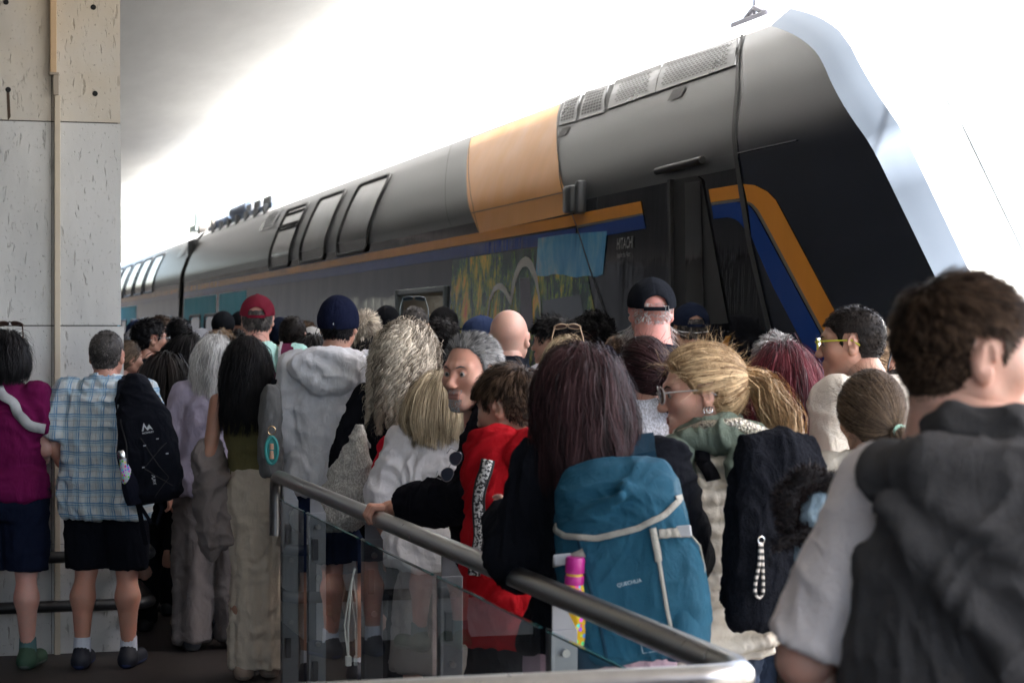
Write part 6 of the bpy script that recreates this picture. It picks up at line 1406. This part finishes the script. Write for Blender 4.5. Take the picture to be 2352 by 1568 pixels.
rt = cast(-.12, .215, b=bk2, off=.010); rp_ = [rt + Vector((0, 0, .0)), rt + Vector((-.003, -.004, -.05)), rt + Vector((-.012, -.004, -.10)), rt + Vector((-.012, -.004, -.125)), rt + Vector((0, -.004, -.138)), rt + Vector((.011, -.004, -.125)), rt + Vector((.010, -.004, -.10)), rt + Vector((.006, -.004, -.05)), rt + Vector((.003, 0, 0))]
kc = empty('cord_loop', b2.matrix_basis @ rt, 0, 'black and white cord loop clipped to the charcoal backpack', 'key cord'); kc.rotation_euler = b2.rotation_euler
MB().tube([p - rt for p in rp_], .0045, 8).build('cord', ROPE, kc, True); MB().tube([Vector((math.cos(a)*.009, -.003, .006 + math.sin(a)*.009)) for a in np.linspace(0, 6.283, 13)], .0016, 6).build('ring', metal('silver', (.8, .8, .8), .15), kc, True)

# 3. slim black backpack on the plaid man's right shoulder
nb_ = C_('nylon_black', (.009, .010, .015), rough=.6, weave=600); Bq = PEOPLE['plaid']; b3 = empty('backpack', at(372, 9.66, 1146), R(-6), 'slim black backpack hanging from one shoulder of the plaid shirt man', 'backpack'); b3.rotation_euler = (R(0), R(-9), R(-8))
def slim(g, d): return smax(d, -(g.x*.55 - g.z + .62) * .8 if False else d*0-1, .01)
g = G((-.2, -.22, -.03), (.2, .05, .64), .008); zs = np.array([0, .03, .2, .38, .50, .56, .60]); d = g.loft(zs, np.array([.10, .13, .140, .125, .085, .060, .030]), np.array([.06, .08, .09, .08, .05, .04, .02]), np.array([0, 0, 0, -.005, -.018, -.028, -.035]), -np.array([.08, .085, .09, .08, .06, .05, .045]), e=2.5); V, Q = g.out(d); V = fold(V, vnormals(V, Q), .010, 19); pk3 = mesh('bag_body', V, Q, nb_, b3); bk3 = bv(pk3)
band([(-.09, .40), (-.07, .28), (-.085, .12)], .003, plain('seam_black', (.003, .003, .004), .5), 'seam', b3, b=bk3); band([(.0, .30), (.10, .10), (.02, .02)], .002, plain('seam_black', (.003, .003, .004), .5), 'bungee', b3, b=bk3); band([(.11, .26), (.0, .16), (.11, .06)], .002, plain('seam_black', (.003, .003, .004), .5), 'bungee', b3, b=bk3)
logo = plain('logo_white', (.45, .47, .5), .5)
def flatpoly(pts, mat, name, b, par, off=.004):
    V = [cast(x, z, off=off, b=b) for x, z in pts]; mesh(name, np.array([tuple(v) for v in V]), [tuple(range(len(V)))], mat, par, smooth=False)
flatpoly([(.010, .330), (.022, .368), (.034, .342), (.046, .358), (.062, .330), (.048, .338), (.036, .330), (.022, .350), (.018, .330)], logo, 'logo', bk3, b3); bag_text('MCKINLEY', .010, .317, .008, logo, 0, b=bk3, par=b3); 
for x, z in ((.015, .262), (.075, .285), (.11, .21), (.00, .165)): c = cast(x, z, b=bk3, off=.005); MB().box(c - Vector((.006, .002, .003)), c + Vector((.006, .002, .003)), .001).build('toggle', logo, b3)
V_, F_ = text_mesh('PURE', .020, True); W = np.array([cast(.028 + v[1], .125 - v[0], b=bk3, off=.004) for v in V_]); mesh('lettering', W, F_, logo, b3, smooth=False)
Sq = Bq.tow(Bq.J['R'][0] + Vector((-.05, 0, 0))); i3 = b3.matrix_basis.inverted(); pts = [Vector((-.035, -.03, .56))] + [i3 @ (Sq + Vector(o_)) for o_ in ((-.02, -.125, -.04), (-.015, -.07, .06), (-.005, .01, .085), (.0, .10, .03), (0, .14, -.10), (.0, .14, -.3))]
MB().strip(pts, Vector((.034, 0, 0)), .006).build('shoulder_strap', nb_, b3, True); MB().tube([(-.03, -.05, .56), (-.08, -.09, .56), (-.12, -.09, .50), (-.125, -.08, .42)], .005, 6).build('haul_loop', nb_, b3, True)
MB().strip([(-.10, -.04, .05), (-.09, -.05, -.02), (-.05, -.06, -.10), (-.02, -.08, -.11), (.02, -.08, -.04), (.0, -.06, .02)], Vector((.010, 0, 0)), .002).build('loose_strap', nb_, b3, True); MB().strip([(-.12, -.02, .12), (-.11, -.02, -.05), (-.10, -.03, -.20)], Vector((.012, 0, 0)), .002).build('loose_strap', nb_, b3, True)
bo = empty('water_bottle', b3.matrix_basis @ Vector((-.085, -.155, .035)), 0, 'flower print flask with a steel cap in the slim black backpack', 'bottle'); bo.rotation_euler = (R(2), R(-14), 0)
MB().add(*lathe([(.030, .0), (.033, .006), (.033, .10), (.030, .135), (.020, .175), (.018, .185)])).build('flask', C_('flask_white', (.62, .62, .72), rough=.25, kind='flowers'), bo, True); MB().add(*lathe([(.0205, .185), (.021, .188), (.021, .212), (.016, .224), (.006, .227)])).build('lid', metal('bottle_steel', (.7, .68, .66), .2), bo, True)
g = G((-.16, -.22, .0), (.0, .0, .24), .007); d = np.maximum(g.ell((-.085, -.145, .08), (.048, .05, .12)), g.z - .165); V, Q = g.out(d); mesh('bottle_pocket', V, Q, C_('pocket_print', (.012, .013, .022), weave=500), b3)

# 4. grey backpack of the woman in the olive tank, with the teal case clipped on; 5. cream shoulder bag; 6. maroon backpack
b4 = empty('backpack', at(645, 9.28, 1092), R(-28), 'grey backpack with a navy edge beside the white hooded sweatshirt', 'backpack'); b4.rotation_euler = (0, R(-4), R(-72)); b4.scale = (.6, .6, 1)
pack_shape('bag_body', .26, .16, .42, C_('bag_grey', (.17, .17, .17)), b4, h=.009, fold_a=.012, seed=21); MB().strip([(-.12, -.02, .10), (-.13, -.04, .25), (-.12, -.04, .38), (-.08, -.02, .44)], Vector((0, .02, 0)), .004).build('shoulder_strap', C_('strap_black', (.010, .010, .012)), b4, True); MB().strip([(-.10, -.10, .12), (-.115, -.09, .3), (-.06, -.08, .41)], Vector((0, .008, 0)), .003).build('edge_piping', C_('navy_piping', (.02, .03, .07)), b4, True)
tc = empty('phone_charm_case', at(624, 9.05, 1066), R(5), 'teal zip case with a clear window hanging from the grey backpack', 'case')
tl = plain('case_teal', (.03, .26, .25), .5); mb = MB(); mb.tube([Vector((math.sin(a)*.026 * (1 if abs(math.cos(a)) < .9 else .9), 0, .062 + math.cos(a)*.060)) for a in np.linspace(0, 6.283, 25)], .007, 8); mb.build('rim', tl, tc, True); mb = MB(); mb.box((-.022, .004, .01), (.022, .018, .115), .006); mb.build('back_panel', tl, tc)
mb = MB(); mb.tube([(0, 0, .025), (0, 0, .06)], [.011, .008], 10); mb.tube([(0, 0, .066), (0, 0, .092)], [.010, .009], 10); mb.build('small_doll', plain('doll_beige', (.50, .30, .20), .6), tc, True); MB().tube([Vector((math.cos(a)*.017, 0, .150 + math.sin(a)*.019)) for a in np.linspace(0, 6.283, 17)], .0022, 6).build('ring', metal('brass', (.7, .5, .25), .25), tc, True)
Bc = PEOPLE['curly']; crm = C_('bag_cream', (.44, .43, .40), kind='heather', weave=200); b5 = empty('shoulder_bag', at(800, 8.78, 1215), R(-10), 'cream slouchy shoulder bag on a wide strap beside the woman with curly hair', 'bag')
g = G((-.20, -.15, -.03), (.20, .15, .48), .009); zs = np.array([0, .05, .15, .28, .38, .45]); d = g.loft(zs, np.array([.06, .12, .115, .08, .035, .018]), np.array([.04, .07, .07, .05, .03, .016]), np.array([-.03, -.02, 0, .02, .045, .05]), np.zeros(6), e=2.2); V, Q = g.out(d); V = fold(V, vnormals(V, Q), .014, 3, zs=.35, s=1.5); mesh('bag_body', V, Q, crm, b5)
i5 = b5.matrix_basis.inverted(); Sc = Bc.tow(Bc.J['L'][0] + Vector((.03, 0, 0))); pts = [Vector((.05, -.005, .42)), i5 @ (Sc + Vector((-.02, -.125, -.20))), i5 @ (Sc + Vector((0, -.11, -.04))), i5 @ (Sc + Vector((.0, -.05, .055))), i5 @ (Sc + Vector((0, .03, .055))), i5 @ (Sc + Vector((-.02, .10, -.05)))]; MB().strip(pts, Vector((.021, 0, 0)), .003).build('strap', C_('strap_offwhite', (.50, .50, .48)), b5, True)
MB().box((.025, -.012, .40), (.075, .006, .425), .003).build('strap_slider', plain('slider_white', (.55, .55, .53), .4), b5)
Bm = PEOPLE['redcap']; mar = C_('bag_maroon', (.11, .012, .045)); Sm = Bm.tow(Bm.J['R'][0] + Vector((-.04, 0, 0))); b6 = empty('backpack', Sm + Vector((-.02, -.17, -.42)), R(0), 'maroon backpack with pale edging on the man in the mint shirt', 'backpack')
pack_shape('bag_body', .26, .13, .36, mar, b6, h=.012, seed=4); S6 = b6.matrix_basis.inverted() @ Sm; MB().strip([(.02, .02, .33), S6 + Vector((-.01, -.16, -.05)), S6 + Vector((0, -.10, .04)), S6 + Vector((0, -.02, .08)), S6 + Vector((0, .08, .04)), S6 + Vector((0, .12, -.08))], Vector((.034, 0, 0)), .006).build('shoulder_strap', mar, b6, True)
MB().strip([S6 + Vector((-.034, -.155, -.06)), S6 + Vector((-.036, -.11, .045)), S6 + Vector((-.036, -.02, .087)), S6 + Vector((-.034, .08, .045))], Vector((.006, 0, 0)), .008).build('strap_edging', C_('edging_grey', (.42, .42, .42)), b6, True); flatp = MB().box((S6.x-.03, S6.y-.16, S6.z+.0), (S6.x+.03, S6.y-.14, S6.z+.015), .003).build('strap_tab', C_('edging_grey', (.42, .42, .42)), b6)
# crossbody strap on the woman in plum
Bl = PEOPLE['plum']; bl = bv(Bl.topo); gs = C_('strap_silver', (.42, .42, .43)); st_ = empty('crossbody_bag', Bl.loc, Bl.yaw, 'grey crossbody strap and bag worn by the woman in plum', 'bag')
o_ = drape(Bl, bl, [at(-14, 9.7, 872), at(20, 9.7, 913), at(60, 9.7, 966), at(92, 9.7, 1006)], .024, gs, 'strap', parent=st_, off=.008)
q = Bl.tol(at(150, 10.0, 1120)); MB().box(q - Vector((.02, .10, .10)), q + Vector((.05, .10, .08)), .02).build('bag_body', gs, st_, True)
# grey sweatshirt hung over the tank top woman's arm
Bt = PEOPLE['tank']; E_, W_ = Bt.J['L'][1:3]; gz = C_('sweat_beige', (.27, .23, .22)); c = (E_ + W_) / 2
g = G((c.x-.22, c.y-.28, .55), (c.x+.22, c.y+.25, c.z+.15), .010); d = smin(g.caps(E_ + Vector((0, .03, .0)), W_, .050, .048), g.ell((c.x-.005, c.y-.02, c.z-.17), (.062, .12, .27)), .08); d = smin(d, g.caps((c.x+.03, c.y-.07, c.z-.06), (c.x+.07, c.y-.08, c.z-.36), .048, .038, cutend=True), .02); V, Q = g.out(d); V = fold(V, vnormals(V, Q), .020, 13, zs=.5)
sw = mesh('sweatshirt', V, Q, gz); sw.location = Bt.loc; sw.rotation_euler = (0, 0, Bt.yaw); tag(sw, 'folded grey beige sweatshirt hung over the arm of the olive tank woman', 'sweatshirt')
# black plush toy with a pale blue shirt carried between the ponytail woman and the boy
pt_ = empty('plush_toy', at(1858, 4.7, 1232), R(0), 'black furry plush toy in a pale blue shirt beside the hooded boy', 'plush toy'); pt_.scale = (.82,)*3
g = G((-.16, -.12, -.08), (.16, .12, .22), .006)
d1 = su([g.caps((-.055, 0, .03), (-.06, 0, .11), .030, .032), g.caps((-.06, 0, .11), (-.01, 0, .16), .032, .030), g.caps((-.01, 0, .16), (.06, 0, .155), .030, .026)], .02); d1 = np.minimum(d1, g.caps((.0, -.02, .02), (-.09, -.04, -.02), .020, .015))
V, Q = g.out(d1); Nn = vnormals(V, Q); fur = plain('fur_black', (.008, .006, .007), .9); fo = mesh('fur_body', V, Q, fur, pt_)
J = RNG.choice(len(V), 3500); Pf = V[J][:, None] + (Nn[J] + RNG.normal(0, .5, (3500, 3)))[:, None] * np.linspace(0, .014, 3)[None, :, None]; v2, q2 = ribbons(Pf, np.full(3500, .0022), np.array([0, 0, .05])); mesh('fur', v2, q2, hairm('fur_strands', (.006, .005, .005), (.03, .02, .02)), fo, attr={'shade': RNG.random(len(v2))})
g = G((-.08, -.10, -.12), (.12, .10, .16), .007); V, Q = g.out(smin(g.ell((.03, 0, .05), (.055, .045, .075)), g.ell((.01, 0, -.04), (.050, .045, .06)), .03)); V = fold(V, vnormals(V, Q), .012, 5, s=2); mesh('shirt', V, Q, C_('toy_shirt', (.22, .30, .36)), pt_)

# ------------------------------------------------------------------ heads further back in the crowd
dk = C_('coat_dark', (.014, .015, .019)); nv = C_('coat_navy', (.012, .018, .038)); wh = C_('shirt_white', (.55, .56, .62)); dj = C_('jacket_denim', (.16, .21, .25), kind='denim')
A = [
 ('p1', 'dark haired man in black with rimless glasses turned to the right', 345, 731, 372, dict(yaw=-30, hyaw=-28, hairs=dict(style='short', n=1800, wd=.004, len=.03, vol=.012), hcol='black', top_=dict(mat=dk, sleeve=1), skin_c=(.45, .25, .18), sh=.38)),
 ('p2', 'man with a faded undercut in a light denim jacket and glasses on top', 410, 728, 352, dict(yaw=14, hyaw=10, hairs=dict(style='cropped', n=1800, wd=.004, len=.016, vol=.009), hcol='black', top_=dict(mat=dj, sleeve=1, collar='shirt', off=.02), skin_c=(.40, .24, .17))),
 ('p3', 'woman with straight black hair down to a pale denim top', 441, 765, 400, dict(yaw=-20, hyaw=-10, sex='f', hairs=dict(style='long', n=1600, wd=.005, zend=-.24, vol=.012), hcol='black', top_=dict(mat=C_('top_chambray', (.27, .33, .37)), sleeve=1))),
 ('p4', 'dark haired woman low in front of the man in black', 383, 808, 420, dict(sex='f', H=1.50, hairs=dict(style='long', n=1500, wd=.005, zend=-.22, vol=.015), hcol='dark', top_=dict(mat=dk, sleeve=1))),
 ('p5', 'person in a brown jacket with curly brown hair beside the pale haired woman', 508, 738, 372, dict(sex='f', hairs=dict(style='afro', n=1500, wd=.004, vol=.026), hcol='sandy', top_=dict(mat=C_('jacket_brown', (.065, .035, .018)), sleeve=1, off=.02), H=1.60)),
 ('p6', 'woman with frizzy brown hair between the pale haired and the black haired women', 528, 772, 430, dict(sex='f', hairs=dict(style='afro', n=1500, wd=.004, vol=.022), hcol='brown', top_=dict(mat=C_('jacket_brown', (.065, .035, .018)), sleeve=1), H=1.55)),
 ('p7', 'short haired man with a thinning crown behind the mint shirt', 673, 724, 372, dict(yaw=6, hyaw=-14, hairs=dict(style='cropped', n=1700, wd=.004, len=.016, vol=.007), hcol='dark', top_=dict(mat=dk, sleeve=1), skin_c=(.36, .21, .15))),
 ('p8', 'person with wavy grey blond hair behind the navy cap', 836, 720, 420, dict(hairs=dict(style='short', n=1900, wd=.004, len=.045, vol=.016, side=.8), hcol='curlyash', top_=dict(mat=nv, sleeve=1))),
 ('p9', 'dark haired person low between the grey blond hair and the curly hair', 860, 757, 420, dict(sex='f', hairs=dict(style='bob', n=1200, wd=.004, zend=-.12, vol=.012), hcol='black', top_=dict(mat=dk, sleeve=1))),
 ('p10', 'man in a plain black beanie near the open train door', 889, 703, 345, dict(hairs=dict(style='ring', n=400, wd=.005, low=lambda V: .0 + 0*V[:, 0]), hcol='black', cap=dict(mat=C_('beanie_black', (.009, .010, .013)), line=-.03, brim=False, loosez=1.12, button=False), top_=dict(mat=dk, sleeve=1), thick=.02)),
 ('p11', 'man with dark cropped hair and sunglasses pushed up on his head', 951, 704, 405, dict(yaw=4, hairs=dict(style='cropped', n=1900, wd=.004, len=.013, vol=.005), hcol='darkgrey', top_=dict(mat=dk, sleeve=1), thick=.006)),
 ('p12', 'man in a black baseball cap by the lit train door', 1021, 702, 345, dict(yaw=-30, hairs=dict(style='ring', n=500, wd=.005, low=lambda V: .03 + 0*V[:, 0]), hcol='black', cap=dict(mat=C_('cap_black2', (.014, .014, .016)), line=-.01), top_=dict(mat=dk, sleeve=1), thick=.02)),
 ('p13', 'person with tousled black hair in front of the black baseball cap', 1018, 733, 400, dict(hairs=dict(style='short', n=1900, wd=.004, len=.04, vol=.015, jit=.2, side=.8), hcol='black', top_=dict(mat=dk, sleeve=1))),
 ('p14', 'man with close cropped silver hair behind the curly haired woman', 974, 757, 440, dict(hairs=dict(style='cropped', n=2200, wd=.0035, len=.011, vol=.005), hcol='white', top_=dict(mat=dk, sleeve=1), skin_c=(.60, .35, .28), thick=.006)),
 ('p15', 'man in a blue baseball cap facing left beside the bald man', 1100, 722, 400, dict(yaw=58, hyaw=10, hairs=dict(style='ring', n=600, wd=.004, low=lambda V: .03 + 0*V[:, 0]), hcol='dark', cap=dict(mat=C_('cap_denimblue', (.035, .055, .13)), line=.0, tilt=4), top_=dict(mat=nv, sleeve=1), thick=.02, skin_c=(.45, .27, .2))),
 ('p16', 'young man with thick dark wavy hair and a white collar facing left', 1268, 730, 430, dict(yaw=48, hyaw=18, hairs=dict(style='short', n=2600, wd=.0035, len=.055, vol=.018, side=.45, jit=.15, fringe=True), hcol='black', top_=dict(mat=wh, sleeve=1, collar='shirt'), skin_c=(.52, .33, .25))),
 ('p17', 'woman with streaked blond hair and gold sunglasses on her head', 1304, 770, 450, dict(yaw=0, sex='f', hairs=dict(style='bob', n=2400, wd=.0032, zend=-.16, vol=.012), hcol='ash', top_=dict(mat=C_('top_lavender', (.35, .28, .42)), sleeve=1))),
 ('p18', 'person with a round black afro behind the blond sunglasses woman', 1364, 722, 400, dict(hairs=dict(style='afro', n=3000, wd=.0045, vol=.034), hcol='black', top_=dict(mat=dk, sleeve=1), thick=.04)),
 ('p19', 'brown haired person with a red collar left of the white beard', 1421, 764, 430, dict(yaw=15, hairs=dict(style='cropped', n=1200, wd=.004), hcol='brown', top_=dict(mat=C_('collar_red', (.22, .03, .04)), sleeve=1))),
 ('p20', 'man in a navy cap far along the platform beside the pillar', 313, 733, 262, dict(yaw=50, hairs=None, cap=dict(mat=C_('cap_denimblue', (.035, .055, .13)), line=.0), top_=dict(mat=nv, sleeve=1), thick=.02)),
 ('p21', 'person in a white cap and red and white top by the pillar', 316, 748, 330, dict(hairs=dict(style='ring', n=300, wd=.006, low=lambda V: .03 + 0*V[:, 0]), hcol='dark', cap=dict(mat=wh, line=-.01, back=True), top_=dict(mat=C_('top_redwhite', (.5, .30, .32)), sleeve=1), thick=.02)),
 ('p22', 'man with short brown hair looking right far along the platform', 372, 723, 265, dict(yaw=-60, hairs=dict(style='short', n=700, wd=.006), hcol='brown', top_=dict(mat=dk, sleeve=1))),
 ('p23', 'person in a dark soft hat far along the platform', 513, 712, 290, dict(hairs=None, cap=dict(mat=C_('hat_charcoal', (.014, .016, .020)), line=-.02, brim=False, loosez=1.0, button=False), top_=dict(mat=dk, sleeve=1), thick=.02)),
 ('p24', 'person in a small white cap behind the denim jacket', 464, 752, 290, dict(hairs=None, cap=dict(mat=wh, line=-.01), top_=dict(mat=wh, sleeve=1), thick=.02)),
 ('p25', 'person in a dark hat with the train behind left of the red cap', 553, 712, 268, dict(yaw=20, hairs=None, cap=dict(mat=C_('hat_charcoal', (.014, .016, .020)), line=.0), top_=dict(mat=C_('top_blush', (.40, .28, .30)), sleeve=1), thick=.02)),
 ('p26', 'person with black hair under the dark hat left of the red cap', 545, 758, 330, dict(sex='f', hairs=dict(style='bob', n=700, wd=.006, zend=-.12), hcol='black', top_=dict(mat=dk, sleeve=1))),
 ('p27', 'person in a dark hooded jacket behind the thinning crown', 645, 729, 300, dict(hairs=dict(style='short', n=700, wd=.006), hcol='black', cap=dict(mat=nv, line=-.04, brim=False, loosez=1.1, button=False, inflate=1.1), top_=dict(mat=nv, sleeve=1), thick=.03)),
 ('p28', 'person in a pale grey cap behind the navy cap on its left', 718, 748, 345, dict(yaw=-20, hairs=None, cap=dict(mat=C_('cap_palegrey', (.42, .42, .42)), line=-.01), top_=dict(mat=dk, sleeve=1), thick=.02)),
 ('p29', 'woman with straight black hair left of the white hooded sweatshirt', 717, 766, 400, dict(sex='f', hairs=dict(style='long', n=1200, wd=.005, zend=-.2, vol=.012), hcol='black', top_=dict(mat=C_('top_tan', (.28, .18, .10)), sleeve=1))),
 ('p30', 'person with dark curly hair close to the train beyond the thinning crown', 706, 738, 262, dict(hairs=dict(style='afro', n=700, wd=.006, vol=.02), hcol='brown', top_=dict(mat=dk, sleeve=1), thick=.03)),
 ('p31', 'young girl with plaited sandy hair by the plaid shirt man', 292, 778, 395, dict(yaw=-50, sex='f', H=None, hairs=dict(style='pony', n=1200, wd=.005, tie=(0, -.10, -.06), len=.15, tdir=(0, -.3, -1)), hcol='lightbrown', top_=dict(mat=nv, sleeve=1), hs=.9)),
 ('p32', 'dark haired person far along in an orange top beside the pillar', 290, 765, 270, dict(hairs=dict(style='short', n=500, wd=.006), hcol='dark', top_=dict(mat=C_('top_orange', (.5, .2, .03)), sleeve=1))),
 ('p33', 'person with pale blond hair by the lit train door', 987, 726, 268, dict(hairs=dict(style='short', n=500, wd=.006), hcol='ash', top_=dict(mat=wh, sleeve=1))),
 ('p34', 'person with short dark hair glimpsed between the man in black and the denim jacket', 390, 760, 300, dict(hairs=dict(style='short', n=500, wd=.006), hcol='brown', top_=dict(mat=dk, sleeve=1))),
 ('p35', 'person with short dark hair between the grey blond hair and the white sweatshirt', 868, 778, 380, dict(hairs=dict(style='short', n=500, wd=.006), hcol='dark', top_=dict(mat=nv, sleeve=1))),
]
for key, lab, x, top, s, kw in A:
    kw.setdefault('bot', dict(kind='trousers', mat=C_('trousers_dark', (.015, .016, .02))))
    if s < 360: kw['res'] = .018
    kw.setdefault('thick', .016)
    person(key, lab, x, top, s, **kw)
glasses(PEOPLE['p11'], (.10, .13, .14), up=True, lens=plain('lens_slate', (.035, .05, .07), .08), w_=.031, h_=.020, r=.0035, name='sunglasses', dz=.012)
glasses(PEOPLE['p17'], (.45, .32, .22), up=True, lens=plain('lens_brown', (.10, .06, .05), .1), w_=.033, h_=.022, r=.0035, name='sunglasses', dz=.02)
glasses(PEOPLE['p1'], (.3, .3, .32), w_=.026, h_=.016); glasses(PEOPLE['blackhair'], (.02, .02, .025), up=True, lens=plain('lens_slate', (.035, .05, .07), .08), w_=.033, h_=.022, r=.0035, name='sunglasses', dz=.02)
glasses(PEOPLE['plum'], (.05, .02, .012), up=True, lens=plain('lens_brown', (.10, .06, .05), .1), name='sunglasses', r=.003, dz=.01)
